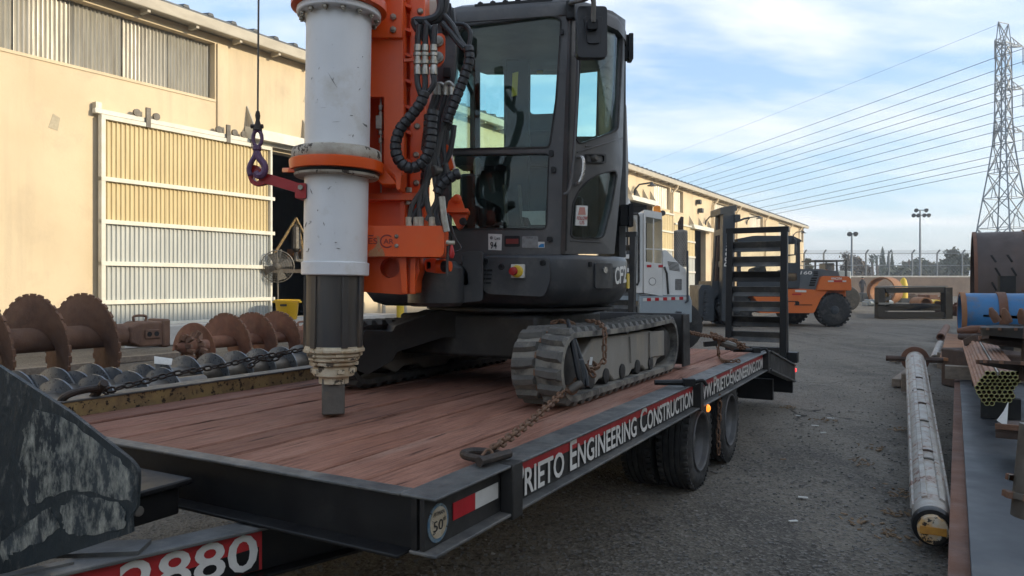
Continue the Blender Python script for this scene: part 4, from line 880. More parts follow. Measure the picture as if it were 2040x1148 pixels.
# interior
st_ = MB(); sc_ = A + AX * .34 + BX * .62
Ms = frame(-BX, (0, 0, 1), sc_); st_.box((0, 0, 1.62), (.42, .44, .14), Ms); st_.box((-.22, 0, 1.92), (.12, .42, .52), Ms @ Matrix.Rotation(R(0), 4, 'Y')); st_.box((-.24, 0, 2.26), (.09, .26, .16), Ms); st_.box((0, 0, 1.52), (.3, .3, .10), Ms); st_.build('seat', SEATM, cab, bevel=.05, segs=3)
q = MB(); q.box((.0, .30, 1.68), (.5, .12, .30), Ms); q.box((.0, -.30, 1.68), (.5, .12, .30), Ms); q.box((.30, -.33, 1.72), (.12, .10, .5), Ms); q.build('console', BLACK, cab, bevel=.02)
q = MB()
for sy in (-.30, .30): q.tube([Ms @ V((.18, sy, 1.80)), Ms @ V((.22, sy, 2.0))], .012, 6); q.lathe(Ms @ V((.22, sy, 1.98)), (0, 0, 1), [(0, .02), (.06, .026), (.1, .02), (.11, .005)], 10)
for sy in (-.06, .03): q.tube([Ms @ V((.40, sy, 1.48)), Ms @ V((.46, sy - .02, 1.88))], .010, 6)
q.build('lever', STEELG, cab)
MB().sheet([(1040, 421), (1086, 420), (1086, 448), (1058, 448), (1052, 434), (1040, 432)], [], plane(A + BX * .16, AX), -.01, 0).build('manual', LABELW, cab)
q = MB(); q.sheet([(905, 306), (1092, 306), (1090, 330), (905, 330)], [], plane(A + BX * .7, AX), -.25, 0); q.build('rear_shelf', BLACK, cab)
MB().sheet([(895, 508), (1122, 508), (1122, 450), (895, 450)], [], plane(A + BX * .10, AX), -.85, 0).build('cab_floor', BLACK, cab)
# column added behind the windscreen in place of the dark upright in the glass
q = MB(); q.sheet([(1007, 118), (1054, 118), (1052, 470), (1010, 470)], [], plane(A + BX * .30, AX), -.06, 0); q.build('added_column', BLACKD, rig, bevel=.01)
MB().sheet([(1021, 146), (1032, 143), (1030, 190), (1019, 192)], [], plane(A + BX * .285, AX), -.01, .0).build('yellow_sticker', YPAINT, rig)
MB().sheet(rr(1069, 135, 1082, 146, 1), [], RW, -.008, .004).build('rear_sticker', YPAINT, cab)
# plates and stickers under the windscreen
def cdet(nm, pts, o, mt): return MB().sheet(pts, [], CF, 0.0, o, ()).build(nm, mt, cab)
cdet('sticker', [(973, 466), (1000, 467), (999, 499), (973, 498)], .002, LABELW); text('94', CF, [(977, 496), (990, 496), (990, 482), (977, 482)], INK, 'lettering', cab, .005, .01); text('Lwa', CF, [(986, 478), (997, 478), (997, 471), (986, 471)], INK, 'lettering', cab, .005)
cdet('sticker_print', disc((979, 474), 3.5, 10), .003, GREYPL)
cdet('id_plate', rr(1005, 470, 1036, 492, 3), .003, BLACK); cdet('id_plate_print', rr(1008, 476, 1033, 486, 1), .004, DARKRED)
cdet('id_plate', rr(1040, 471, 1072, 494, 3), .003, GREYPL); cdet('sticker', [(1072, 482), (1085, 482), (1085, 494), (1072, 494)], .002, LABELW); cdet('sticker_print', [(1073, 493), (1073, 490), (1078, 486), (1084, 486), (1084, 493)], .003, mat('blue_ink', (.02, .2, .45), rough=.5))
text('CASE', CF, [(1050, 475.5), (1062, 475.5), (1062, 472.5), (1050, 472.5)], INK, 'lettering', cab, .006)
# mirror
mf = plane((.375, 3.72), (1, .12))
q = MB(); q.sheet(rr(1150, 12, 1210, 115, 9), [], mf, -.05, .0); mo = q.build('mirror', MIRROR, cab, bevel=.018, segs=3)
MB().sheet(rpoly([(1162, 34), (1200, 34), (1194, 88), (1170, 88)], 6), [], mf, -.002, .012).build('mirror_rib', MIRROR, mo, bevel=.006); MB().sheet(rr(1167, 44, 1188, 64, 5), [], mf, .012, .045).build('mirror_mount', BLACK, mo, bevel=.006)
MB().tube(catmull([CF(1137, 22, .01), CF(1140, 14, .06), mf(1160, 4, .03), mf(1172, 2, .05), mf(1178, 12, .05), mf(1178, 50, .04)], 6), .013, 8).build('mirror_arm', STEELG, mo)
MB().box((0, 0, 0), (.05, .05, .10), frame(AX, (0, 0, 1), CF(1138, 24, .02))).build('mirror_bracket', BLACK, mo, bevel=.005)
# white rear shroud showing behind the door
MB().sheet(rpoly([(1242, 200), (1248, 210), (1252, 330), (1250, 420), (1240, 500), (1228, 508), (1222, 505), (1236, 440)], 4), [], atY(4.85), -.3, 0).build('rear_cowl', PALEW, rig, bevel=.02)
# --- mast and drill string
TYd = 3.40
tb0 = P(664, 832, TYd); tb1 = P(677.5, -60, TYd); tax = (tb1 - tb0).normalized(); tlen = (tb1 - tb0).length
def th(y): return (HZ - y - (HZ - 832)) / F * TYd          # height above the foot for a picture row
RX = TYd / F                                               # metres per picture pixel on the drill axis
tb0.z = ZD + .002
def drum(nm, prof, mt, n=48, par=rig, lab=None, bevel=0): return MB().lathe(tb0, tax, [(th(y), r * RX) for y, r in prof], n).build(nm, mt, par, lab, bevel=bevel)
q = MB(); Mf = frame((1, 0.25, 0), tax, tb0); q.box((0, 0, th(760) / 2), (44 * RX, 44 * RX, th(760)), Mf); q.build('kelly_foot', STEELG, rig, bevel=.006)
ke = None
steps = [(772, 29), (757, 29.5), (757, 38), (755, 40), (738, 40), (738, 37), (735, 37), (735, 43), (733, 44.5), (729, 44.5), (729, 41), (727, 41), (727, 47), (725, 48.5), (721, 48.5), (721, 45.5), (718, 45.5), (718, 51), (716, 52.5), (712, 52.5), (712, 49.5), (709, 49.5), (709, 56.5), (707, 58), (702, 58.5), (700, 57), (697, 57)]
kb = MB().lathe(tb0, tax, [(th(y), r * RX) for y, r in steps], 40).build('kelly_end', KELLYW, rig, smooth=25, bevel=.002)
for y, r, k, hh in ((746, 41, 9, 9), (732, 45, 8, 7), (722, 47, 10, 5), (714, 52.5, 11, 6), (706, 57, 12, 5)):
    for i in range(k):
        if random.random() < .35: continue
        a = i * 2 * math.pi / k + y; d = V((math.cos(a), math.sin(a), 0)); Mq = frame(V((-d.y, d.x, 0)), (0, 0, 1), tb0 + tax * th(y) + d * r * RX)
        MB().box((0, 0, 0), (random.uniform(.03, .07), .012, hh * RX), Mq).build('wear_block', KELLYW, kb, bevel=.002)
drum('outer_kelly', [(700, 56), (556, 56.5)], KELLYB)
for a in (-2.9, -2.1, -1.0, -.35):
    d = V((math.cos(a), math.sin(a), 0)); MB().bar(tb0 + tax * th(699) + d * 56.5 * RX, tb0 + tax * th(560) + d * 56.5 * RX, .03, .016, d).build('drive_key', KELLYB, rig, bevel=.002)
drum('casing_collar', [(558, 64), (556, 66), (533, 66), (531, 62)], WHITE)
drum('lower_casing', [(534, 62), (346, 62.5)], WHITE)
drum('gap_ring', [(359, 82), (355, 84), (350, 84)], BLACK)  # black ring stands in for the dark gap under the flange
drum('lower_flange', [(353, 86), (352, 90), (338, 92), (333, 92), (331, 88)], ORANGE)
drum('lower_lip', [(365, 79), (363, 82), (359, 83), (358, 80)], DIRTYWHITE)
drum('grease_ring', [(333, 86), (330, 88), (318, 88), (310, 85), (307, 78)], DIRTYWHITE)
drum('upper_casing', [(310, 63.5), (46, 63.5)], WHITE)
uf = drum('upper_flange', [(50, 64), (47, 66), (46, 80), (44, 82), (34, 82), (33, 80)], WHITE)
drum('rotary_head_flange', [(33, 88), (31, 93), (14, 93), (12, 88)], ORANGE); drum('rotary_head', [(12, 86), (-60, 84)], ORANGE)
for i in range(14):
    a = i * math.pi / 7 + .1; d = V((math.cos(a), math.sin(a), 0)); MB().lathe(tb0 + tax * th(46) + d * 73 * RX, -tax, [(0, .013), (.012, .013), (.014, .008), (.020, .007)], 6).build('flange_bolt', BOLT, uf)
# scuffs on the casing paint
SCUFF = mat('dark_scuff', (.16, .15, .14), (.30, .29, .28), rough=.7, sc=60)
def onTube(x, y, off=0.0):
    r = 62.9 * RX * (1.01 if y < 320 else .995) + off; dx = max(-.97, min(.97, (x - (664 + (832 - y) / 892 * 13.5)) / 62.0)) * r
    ax0 = tb0 + tax * th(y); k = (TYd - math.sqrt(r * r - dx * dx)) / TYd
    return V((ax0.x + dx, TYd - math.sqrt(r * r - dx * dx), H + (ax0.z - H) * k))
rs = random.Random(17)
def scuff(x0, y0, x1, y1, w_): MB().sheet([(x0, y0), ((x0 + x1) / 2 + w_, (y0 + y1) / 2 - w_ * .4), (x1, y1), ((x0 + x1) / 2 - w_, (y0 + y1) / 2 + w_ * .5)], [], onTube, -.003, .0012).build('scuff', SCUFF, rig, smooth=0)
for q_ in ((669, 153, 688, 187, .7), (643, 215, 649, 212, 2.2), (653, 224, 668, 223, .6), (676, 252, 692, 251, .8), (727, 254, 735, 263, 1.4), (708, 238, 713, 240, 1.5), (626, 299, 650, 298, .6), (632, 385, 637, 396, .8), (648, 480, 651, 479, 1.0), (681, 491, 686, 493, 1.2), (621, 510, 628, 509, 1.6), (684, 503, 692, 505, 1.3), (618, 462, 622, 452, 1.0)): scuff(*q_)
for k in range(26):
    y = rs.choice((rs.uniform(70, 300), rs.uniform(365, 525))); x = rs.uniform(622, 728); L_ = rs.uniform(2, 8); scuff(x, y, x + L_ * rs.uniform(-.5, 1), y + L_ * rs.uniform(-1, 1), rs.uniform(.4, 1.1))
# ear on the left of the lower flange
ef = P(600, 348, TYd)
MB().prism([P(x, 344, TYd + dy) for x, dy in ((600, -.1), (574, -.08), (562, .0), (574, .1), (600, .12))], (0, 0, .022)).build('flange_ear', ORANGE, rig, bevel=.004)
# right-hand lug of the flange
MB().prism([P(x, y, TYd + .05) for x, y in ((735, 345), (770, 340), (792, 368), (760, 368))], (0, .16, 0)).build('flange_lug', ORANGE, rig, bevel=.006)
MB().sheet(rpoly([(770, 332), (800, 344), (797, 378), (790, 378), (787, 350)], 3), [], atY(3.44), -.12, 0).build('flange_lug', ORANGE, rig, bevel=.004)
# mast columns
f1 = atY(3.60); f3 = atY(3.70)
win = rr(700, 193, 765, 384, 4)
MB().sheet([(690, 76), (803, 76), (805, 384), (690, 384)], [win], f1, -.03, 0).build('mast_face', ORANGE, rig, bevel=.003)
MB().sheet([(690, -40), (803, -40), (803, 78), (690, 78)], [], f1, -.02, .02).build('head_plate', ORANGE, rig, bevel=.003)
for x, y in ((785, 38), (785, 63), (757, 34)): MB().lathe(f1(x, y, .02), (0, -1, 0), [(0, .016), (.014, .016), (.016, .008), (.022, .008)], 6).build('bolt', BOLT, rig)
q = MB(); q.prism([f1(690, 384, -.03), f1(690, -40, -.03), f1(700, -40, -.03), f1(700, 384, -.03)], (0, .34, 0)); q.prism([f1(795, 384, -.03), f1(795, -40, -.03), f1(804, -40, -.03), f1(804, 384, -.03)], (0, .10, 0)); q.build('mast_web', ORANGE, rig)
MB().sheet([(700, 384), (800, 384), (800, -40), (700, -40)], [], atY(3.82), -.02, 0).build('mast_back', ORANGE, rig)
for y in (10, 58, 108, 160, 212, 262, 318): MB().sheet([(803, y - 5), (818, y), (818, y + 6), (803, y + 1)], [], atY(3.66), -.10, 0).build('rib', ORANGE, rig)
MB().sheet([(816, -40), (847, -40), (847, 450), (816, 450)], [], f3, -.2, 0).build('mast_column', ORANGE, rig, bevel=.004)
MB().sheet([(804, -40), (818, -40), (818, 450), (804, 450)], [], atY(3.78), -.1, 0).build('mast_web', ORANGE, rig)
for x, y in ((837, 23), (831, 252), (829, 309), (829, 365), (832, 75)): MB().lathe(f3(x, y, 0), (0, -1, 0), [(0, .016), (.006, .016), (.014, .010)], 12).build('bolt', BOLT, rig)
# horizontal joint flange
MB().sheet([(690, 386), (842, 386), (842, 399), (690, 399)], [], atY(3.56), -.2, 0).build('joint_flange', ORANGE, rig, bevel=.003); MB().sheet([(690, 384), (835, 384), (835, 391), (690, 391)], [], atY(3.57), -.2, 0).build('joint_flange', ORANGE, rig)
for y in (379, 403): MB().lathe(P(814, y, 3.60), (0, 0, 1), [(-.012, .016), (.012, .016)], 6).build('bolt', BOLT, rig)
MB().sheet([(690, 398), (806, 398), (806, 452), (690, 452)], [], atY(3.64), -.2, 0).build('lower_mast', ORANGE, rig); MB().sheet([(796, 399), (806, 399), (806, 452), (796, 452)], [], atY(3.60), -.2, 0).build('lower_mast_edge', ORANGE, rig)
# box beam with lettering
bx = atY(3.46)
MB().sheet(rpoly([(700, 450), (880, 450), (886, 457), (884, 505), (879, 512), (700, 511)], [0, 3, 4, 3, 3, 0]), [], bx, -.22, 0).build('cross_beam', ORANGE, rig, bevel=.005)
text('ES', bx, [(734, 486.5), (752, 486.5), (752, 474.5), (734, 474.5)], DARKRED, 'lettering', rig, .002, .0); text('AR', bx, [(764, 486), (784, 486), (784, 476), (764, 476)], DARKRED, 'lettering', rig, .002, .006)
MB().sheet([(734, 468.5), (744, 468.5), (744, 470.5), (734, 470.5)], [], bx, .0, .002).build('lettering', DARKRED, rig)
arc = [(771 + 14 * math.cos(a * R(1)), 481 + 13.5 * math.sin(a * R(1))) for a in range(42, 322, 14)]; arc2 = [(771 + 11.4 * math.cos(a * R(1)), 481 + 11 * math.sin(a * R(1))) for a in range(318, 40, -14)]
MB().sheet(arc + arc2, [], bx, .0, .002).build('lettering', DARKRED, rig)
for y in (471, 490): MB().lathe(bx(790, y, 0), (0, -1, 0), [(0, .010), (.004, .010), (.008, .006)], 10).build('bolt', BOLT, rig)
STAIN = mat('worn_paint_patch', (.34, .15, .06), (.42, .22, .11), rough=.6, sc=30, chip=(.46, .07, .01), ct=.52, csc=30)
MB().sheet([(734, 511), (768, 511), (763, 497), (757, 488), (756, 472), (750, 470), (752, 484), (744, 496), (734, 500)], [], bx, 0, .0008).build('worn_patch', STAIN, rig)
# lower block with round port
lb = atY(3.56)
MB().sheet(rpoly([(700, 511), (832, 511), (836, 540), (830, 556), (828, 585), (800, 587), (728, 582), (700, 582)], [0, 0, 4, 4, 4, 3, 3, 0]), [[(777 + 20 * math.cos(a * .35), 534 + 20 * math.sin(a * .35)) for a in range(18)]], lb, -.22, 0).build('lower_block', ORANGE, rig, bevel=.004)
MB().lathe(lb(777, 534, -.10), (0, 1, 0), [(0, .055), (.11, .055)], 24).build('port', ORANGE, rig)
MB().sheet([(797, 511), (812, 511), (814, 586), (804, 585)], [], lb, -.02, .05).build('rib', ORANGE, rig, bevel=.003); MB().sheet([(820, 511), (830, 511), (828, 586), (818, 586)], [], lb, -.02, .03).build('rib', ORANGE, rig, bevel=.003)
# dark gear seen in the mast window
MB().sheet([(757, 196), (760, 196), (760, 384), (757, 384)], [], atY(3.65), -.01, 0).build('rod', FIT, rig); MB().sheet(rr(750, 232, 762, 258, 1), [], atY(3.65), -.03, .02).build('valve', FIT, rig, bevel=.003)
for y in (215, 228, 264, 280): MB().lathe(P(758.5, y, 3.65), (0, 0, 1), [(-.012, .011), (.012, .011)], 6).build('fitting', FIT, rig)
# swing bracket between house and mast
sf = atY(3.98)
MB().sheet(rpoly([(835, 520), (880, 515), (935, 500), (962, 500), (962, 600), (905, 604), (850, 596), (836, 575)], 8), [rpoly([(884, 534), (900, 526), (922, 530), (932, 545), (934, 568), (884, 568)], 6), rpoly([(905, 580), (924, 580), (924, 600), (902, 600)], 3)], sf, -.30, 0).build('swing_bracket', BODY, rig, bevel=.01)
MB().lathe(P(868, 610, 3.92), (0, 0, 1), [(0, .13), (.02, .15), (.20, .15), (.24, .11)], 28).build('swing_post', BODY, rig)
MB().sheet(rr(904, 508, 920, 526, 3), [], atY(3.9), -.1, 0).build('stop_block', BODY, rig, bevel=.006)
q = MB(); q.tube([P(885, 555, 3.95), P(932, 560, 4.2)], .028, 12); q.tube([P(885, 546, 3.95), P(932, 548, 4.2)], .018, 10); q.build('swing_cylinder', KELLYB, rig)
# orange pin clevises
MB().sheet(rpoly([(846, 517), (866, 514), (872, 520), (870, 545), (848, 541), (844, 530)], 4), [rr(850, 522, 858, 536, 1)], atY(3.72), -.10, 0).build('clevis', ORANGE, rig, bevel=.004)
MB().lathe(P(872, 531, 3.68), (1, -.3, 0), [(0, .036), (.04, .036), (.042, .026), (.07, .026)], 16).build('pin', ORANGE, rig); MB().lathe(P(881, 531, 3.66), (1, -.3, 0), [(0, .026), (.006, .03), (.03, .03), (.04, .014)], 14).build('pin_nut', BLACK, rig)
MB().sheet(rpoly([(893, 402), (905, 388), (917, 392), (922, 406), (924, 418), (932, 420), (930, 430), (922, 448), (912, 457), (898, 428), (890, 420)], 3), [], atY(3.80), -.12, 0).build('clevis', ORANGE, rig, bevel=.004)
MB().sheet([(889, 416), (933, 416), (933, 424), (889, 424)], [], atY(3.78), -.14, .02).build('clevis_plate', ORANGE, rig, bevel=.003)
MB().lathe(P(911, 397, 3.80), (0, -1, 0), [(0, .024), (.014, .024), (.016, .012), (.024, .012)], 18).build('pin', ORANGE, rig); MB().lathe(P(923, 442, 3.80), (0, -1, 0), [(0, .020), (.02, .020), (.022, .010)], 16).build('pin', BLACK, rig)
# hose bracket plate and dark boom behind the hoses
MB().sheet(rpoly([(851, 70), (880, 66), (887, 72), (886, 118), (876, 133), (850, 132)], [2, 4, 6, 8, 6, 2]), [], atY(3.74), -.02, 0).build('hose_bracket', ORANGE, rig, bevel=.003)
for y in (83, 115): MB().lathe(P(873, y, 3.74), (0, -1, 0), [(0, .028), (.012, .028), (.013, .02), (.02, .018)], 18).build('bulkhead_disc', FIT, rig)
MB().sheet([(805, 117), (868, 113), (868, 118), (805, 123)], [], atY(3.60), -.02, 0).build('hose_clamp_bar', ORANGE, rig)
bmf = atY(4.02)
MB().sheet([(872, 10), (905, 14), (912, 60), (908, 150), (895, 210), (897, 500), (872, 500), (868, 200)], [], bmf, -.14, 0).build('boom', BODY, rig, bevel=.01)
MB().sheet(rr(884, 138, 898, 156, 2), [], bmf, 0, .03).build('valve_block', BLACK, rig, bevel=.004); MB().sheet(rr(880, 20, 902, 62, 3), [], bmf, 0, .10).build('valve_block', BLACK, rig, bevel=.006)
MB().sheet([(851, 140), (871, 133), (868, 215), (855, 220)], [], atY(4.3), -.02, 0).build('white_panel', PALEW, rig)
MB().sheet([(848, 0), (878, 0), (880, 36), (850, 40)], [], atY(3.98), -.05, 0).build('mount_plate', FASCIA, rig)
# hoses
def hose(pts, r, mt, Y=3.5, nm='hose', n=7): return MB().tube(catmull([P(p[0], p[1], p[2] if len(p) > 2 else Y) for p in pts], n), r, 8).build(nm, mt, rig)
def wrapped(pts, r, Y=3.42):
    c = catmull([P(p[0], p[1], p[2] if len(p) > 2 else Y) for p in pts], 24); d = [0]
    for i in range(1, len(c)): d.append(d[-1] + (c[i] - c[i - 1]).length)
    L_ = d[-1]; k = int(L_ / .0052); o = []; j = 0
    for i in range(k + 1):
        s_ = L_ * i / k
        while j < len(d) - 2 and d[j + 1] < s_: j += 1
        t = (s_ - d[j]) / max(1e-6, d[j + 1] - d[j]); o.append(c[j].lerp(c[j + 1], t))
    rad = [r * (1.0 if (i % 6) else .80) for i in range(len(o))]
    return MB().tube(o, rad, 12).build('wrapped_hose', HOSE, rig, smooth=40)
wrapped([(846, 182), (838, 205), (818, 232), (797, 258), (788, 290), (794, 318), (812, 334), (834, 330), (850, 312), (858, 285), (860, 250), (863, 220)], .027)
wrapped([(933, 92), (935, 118), (926, 150), (912, 188), (897, 225), (890, 245)], .025, 3.5)
wrapped([(917, 345), (900, 352), (880, 368), (872, 385)], .027, 3.5)
wrapped([(855, 228), (853, 270), (850, 330), (846, 372)], .026, 3.56)
for x0, xm in ((832, 829), (847, 846), (864, 862)):
    hose([(x0 + 3, 50), (x0 + 1, 70), (x0, 92)], .014, HOSE, 3.5); hose([(x0 - 1, 148), (x0, 168), (844 + (x0 - 848) * .3, 190)], .014, HOSE, 3.5)
    q = MB(); ps = [(90, .018), (102, .018), (103, .013), (106, .021), (112, .021), (113, .016), (120, .016), (121, .021), (128, .021), (129, .015), (134, .018), (149, .018)]
    q.lathe(P(x0, 90, 3.5), (0, 0, -1), [((y - 90) / F * 3.5, r) for y, r in ps], 10); q.build('fitting', FIT, rig)
hose([(875, -20), (878, 15), (868, 34), (845, 41), (826, 42), (833, 60)], .020, HOSE, 3.55); hose([(890, -20), (886, 20), (872, 40), (850, 46), (838, 60), (847, 80)], .018, HOSE, 3.56); hose([(845, 44), (858, 60), (864, 90)], .015, HOSE, 3.52)
hose([(884, 30), (902, 52), (915, 78), (930, 100)], .014, HOSE, 3.55); hose([(880, 46), (898, 66), (912, 84), (926, 98)], .014, HOSE, 3.53); hose([(904, 48), (925, 50), (937, 66), (934, 95)], .011, HOSE, 3.6)
for x in (867, 874, 888, 900):
    hose([(x, 178), (x - 3, 196), (x - 16, 240), (x - 24, 300)], .012, HOSE, 3.58); MB().lathe(P(x, 190, 3.58), (0, 0, 1), [(0, .016), (.04, .016), (.042, .011), (.05, .011)], 10).build('fitting', FIT, rig)
hose([(862, 182), (868, 170), (878, 167), (886, 172)], .010, FIT, 3.58); hose([(884, 182), (888, 168), (896, 165), (904, 173)], .010, FIT, 3.57)
for pts, r, mt in (([(893, 245), (880, 265), (868, 300), (858, 345), (840, 380), (822, 408), (815, 440)], .013, HOSEG), ([(870, 300), (862, 340), (842, 375), (835, 410), (837, 440)], .013, HOSEG), ([(860, 320), (848, 370), (852, 410), (861, 440)], .014, HOSEG), ([(885, 250), (874, 300), (866, 350), (871, 395), (860, 420), (850, 440)], .013, HOSEG), ([(880, 340), (872, 370), (876, 400), (868, 425), (874, 450)], .012, HOSE), ([(892, 240), (884, 290), (888, 340), (876, 380)], .012, HOSE), ([(866, 300), (850, 345), (846, 400), (830, 420), (818, 446)], .012, HOSE), ([(858, 250), (868, 300), (876, 340), (868, 372)], .013, HOSE), ([(905, 250), (902, 275), (896, 305), (884, 330)], .013, HOSE), ([(893, 260), (897, 250), (893, 248)], .01, HOSE)):
    hose(pts, r, mt, 3.52)
for x in (815, 838, 861, 830): MB().lathe(P(x, 452, 3.52), (0, 0, 1), [(0, .017), (.045, .017), (.047, .013)], 10).build('ferrule', FITC, rig)
hose([(880, 392), (884, 430), (890, 462)], .016, FIT, 3.46, 'coupling'); hose([(892, 425), (905, 470), (918, 495), (900, 505)], .004, HOSE, 3.5, 'cable'); hose([(889, 482), (896, 484), (906, 484)], .010, FITC, 3.46, 'valve'); hose([(892, 490), (891, 530), (890, 550)], .006, HOSEG, 3.5, 'cable')
MB().lathe(P(900, 506, 3.46), (0, 0, 1), [(-.02, .008), (.0, .014), (.02, .010), (.05, .004)], 10).build('valve_knob', RED, rig)
MB().sheet([(884, 290), (892, 288), (904, 334), (896, 338)], [], atY(3.7), -.05, 0).build('orange_strut', ORANGE, rig); MB().sheet([(893, 302), (899, 300), (908, 336), (902, 338)], [], atY(3.72), -.03, 0).build('strut_cover', PALEW, rig)
MB().tube([P(862, 340, 3.5), P(884, 342, 3.55)], .026, 12).build('accumulator', STEELG, rig, bevel=.006)
# red lifting arm with eye
af = atY(3.32)
eye_o = rpoly([(494, 332), (502, 328), (514, 330), (520, 338), (530, 345), (575, 358), (604, 368), (606, 392), (585, 382), (530, 366), (520, 369), (508, 371), (498, 364), (493, 350)], 4, 3)
MB().sheet(eye_o, [rpoly([(504, 345), (512, 345), (517, 352), (514, 361), (508, 362), (503, 354)], 4)], af, -.035, 0).build('lifting_arm', RED, rig, bevel=.006)
MB().sheet(rr(590, 366, 612, 396, 3), [], af, -.08, .02).build('arm_clamp', RED, rig, bevel=.004); MB().lathe(af(602, 375, .02), (0, -1, 0), [(0, .012), (.012, .012)], 6).build('bolt', BOLT, rig)
# --- hook and cable
hk = thing('lifting_hook', 'purple swivel lifting hook on a thin steel cable above the red arm', 'hook', P(512, 350, 3.30))
MB().tube([P(515.5, -60, 3.3), P(513.5, 225, 3.3)], .0045, 6).build('cable', STEELG, hk)
MB().lathe(P(513.5, 222, 3.3), (0, 0, -1), [(0, .008), (.02, .012), (.04, .009), (.06, .014), (.085, .02), (.088, .006)], 10).build('socket', CHAIND, hk)
q = MB(); q.tube([P(500, 252, 3.3), P(524, 252, 3.3)], .010, 8); q.tube([P(507, 254, 3.3), P(506, 272, 3.3)], .007, 6); q.tube([P(519, 254, 3.3), P(520, 272, 3.3)], .007, 6); q.build('jaw_pin', CHAIND, hk)
q = MB(); c = P(513, 276, 3.3); q.tube([c + V((math.cos(a * .3927) * .020, 0, math.sin(a * .3927) * .036)) for a in range(16)], .0085, 8, closed=True); q.lathe(P(512, 290, 3.3), (0, 0, -1), [(0, .012), (.006, .02), (.02, .02), (.03, .012)], 12); q.build('swivel', PURPLE, hk)
q = MB(); q.tube(catmull([P(x, y, 3.3) for x, y in ((511, 298), (507, 312), (500, 325), (496, 338), (499, 350))], 5), [.012] * 20 + [.010], 8); q.tube(catmull([P(x, y, 3.3) for x, y in ((511, 298), (516, 314), (525, 326), (528, 338), (523, 348), (514, 350), (508, 344))], 5), .016, 8); q.build('hook', PURPLE, hk)
# ------------------------------------------------------------------ chains, rings, binders
def link_mesh(mt, L_=.060, w_=.037, r=.0058):
    q = MB(); a = (L_ - w_) / 2 + .0; rc_ = w_ / 2 - r; pts = []
    for k in range(7): t = -math.pi / 2 + math.pi * k / 6; pts.append((a + rc_ * math.cos(t), rc_ * math.sin(t), 0))
    for k in range(7): t = math.pi / 2 + math.pi * k / 6; pts.append((-a + rc_ * math.cos(t), rc_ * math.sin(t), 0))
    q.tube(pts, r, 6, closed=True); return q.mesh('link', mt, 60)
LKR = link_mesh(RUSTC); LKD = link_mesh(CHAIND); LKS = link_mesh(RUSTC, .05, .034, .006)
def chain(par, pts, me, pitch=.043):
    c = catmull(pts, 14); d = [0]
    for i in range(1, len(c)): d.append(d[-1] + (c[i] - c[i - 1]).length)
    n_ = max(1, int(d[-1] / pitch)); j = 0
    for i in range(n_ + 1):
        s_ = d[-1] * i / n_
        while j < len(d) - 2 and d[j + 1] < s_: j += 1
        t = (s_ - d[j]) / max(1e-6, d[j + 1] - d[j]); p = c[j].lerp(c[j + 1], t); x = (c[j + 1] - c[j]).normalized()
        up = V((0, 0, 1)) if abs(x.z) < .85 else V((1, 0, 0)); Mx = frame(x, up, p) @ Matrix.Rotation(R(45 + 90 * (i % 2) + random.uniform(-10, 10)), 4, 'X')
        inst('link', me, Mx, par)
def dring(nm, lab, p, d, up=(0, 0, 1), sc=1.0, mt=CHAIND):
    """heavy welded ring lying along d"""
    q = MB(); M = frame(d, up, p); L_ = .075 * sc; w_ = .045 * sc; r = .014 * sc
    pts = catmull([(0, w_, 0), (-L_, w_, 0), (-L_ * 1.55, w_ * .6, 0), (-L_ * 1.65, 0, 0), (-L_ * 1.55, -w_ * .6, 0), (-L_, -w_, 0), (0, -w_, 0)], 5)
    q.tube([M @ p_ for p_ in pts], r, 10); q.tube([M @ V((0, w_ * 1.7, 0)), M @ V((0, -w_ * 1.7, 0))], r * 1.15, 10)
    o = thing(nm, lab, 'ring', p); q.build('ring', mt, o); return o
c1 = thing('tie_down_chain', 'rusty chain from the front corner ring to the near track', 'chain', T(.9, .15, ZD), 'tie-down chains')
pA = G(985, 893, ZD + .035); pB = P(1128, 775, 3.56)
chain(c1, [pA, pA.lerp(pB, .33) + V((0, 0, -.012)), pA.lerp(pB, .66) + V((0, 0, -.01)), pB], LKR)
r1 = dring('lashing_ring', 'thick dark ring on the rail at the near front corner', G(985, 912, ZD + .022), G(935, 902, ZD + .022) * -1 + G(985, 912, ZD + .022))
chain(c1, [G(988, 888, ZD + .05), G(976, 900, ZD + .04), G(970, 908, ZD + .03)], LKR)
chain(c1, [P(1128, 775, 3.56), P(1145, 762, 3.58), P(1165, 745, 3.62), P(1185, 733, 3.66), P(1196, 725, 3.70), P(1204, 716, 3.74), P(1204, 690, 3.76), P(1205, 665, 3.78), P(1200, 650, 3.86), P(1186, 641, 3.98), P(1172, 640, 4.05)], LKS, .036)
chain(c1, [P(1160, 752, 3.56), P(1172, 740, 3.60), P(1190, 732, 3.62), P(1180, 722, 3.66), P(1170, 730, 3.6), P(1180, 745, 3.58)], LKS, .034)
chain(c1, [P(1104, 642, 4.1), P(1120, 640, 4.08), P(1140, 644, 4.0)], LKS, .036)
lb_ = thing('load_binder', 'black lever load binder leaning on the near track', 'binder', P(1165, 790, 3.52))
q = MB(); q.tube([P(1131, 638, 3.66), P(1142, 690, 3.56), P(1153, 745, 3.50), P(1160, 775, 3.50)], [.010, .015, .017, .012], 8); q.tube([P(1131, 640, 3.66), P(1148, 690, 3.60), P(1166, 745, 3.54), P(1170, 770, 3.52)], [.010, .013, .014, .012], 8); q.build('lever', BLACK, lb_)
MB().sheet([(1148, 716), (1163, 716), (1168, 772), (1156, 778)], [], atY(3.52), -.03, 0).build('lever_plate', TGREY, lb_, bevel=.004)
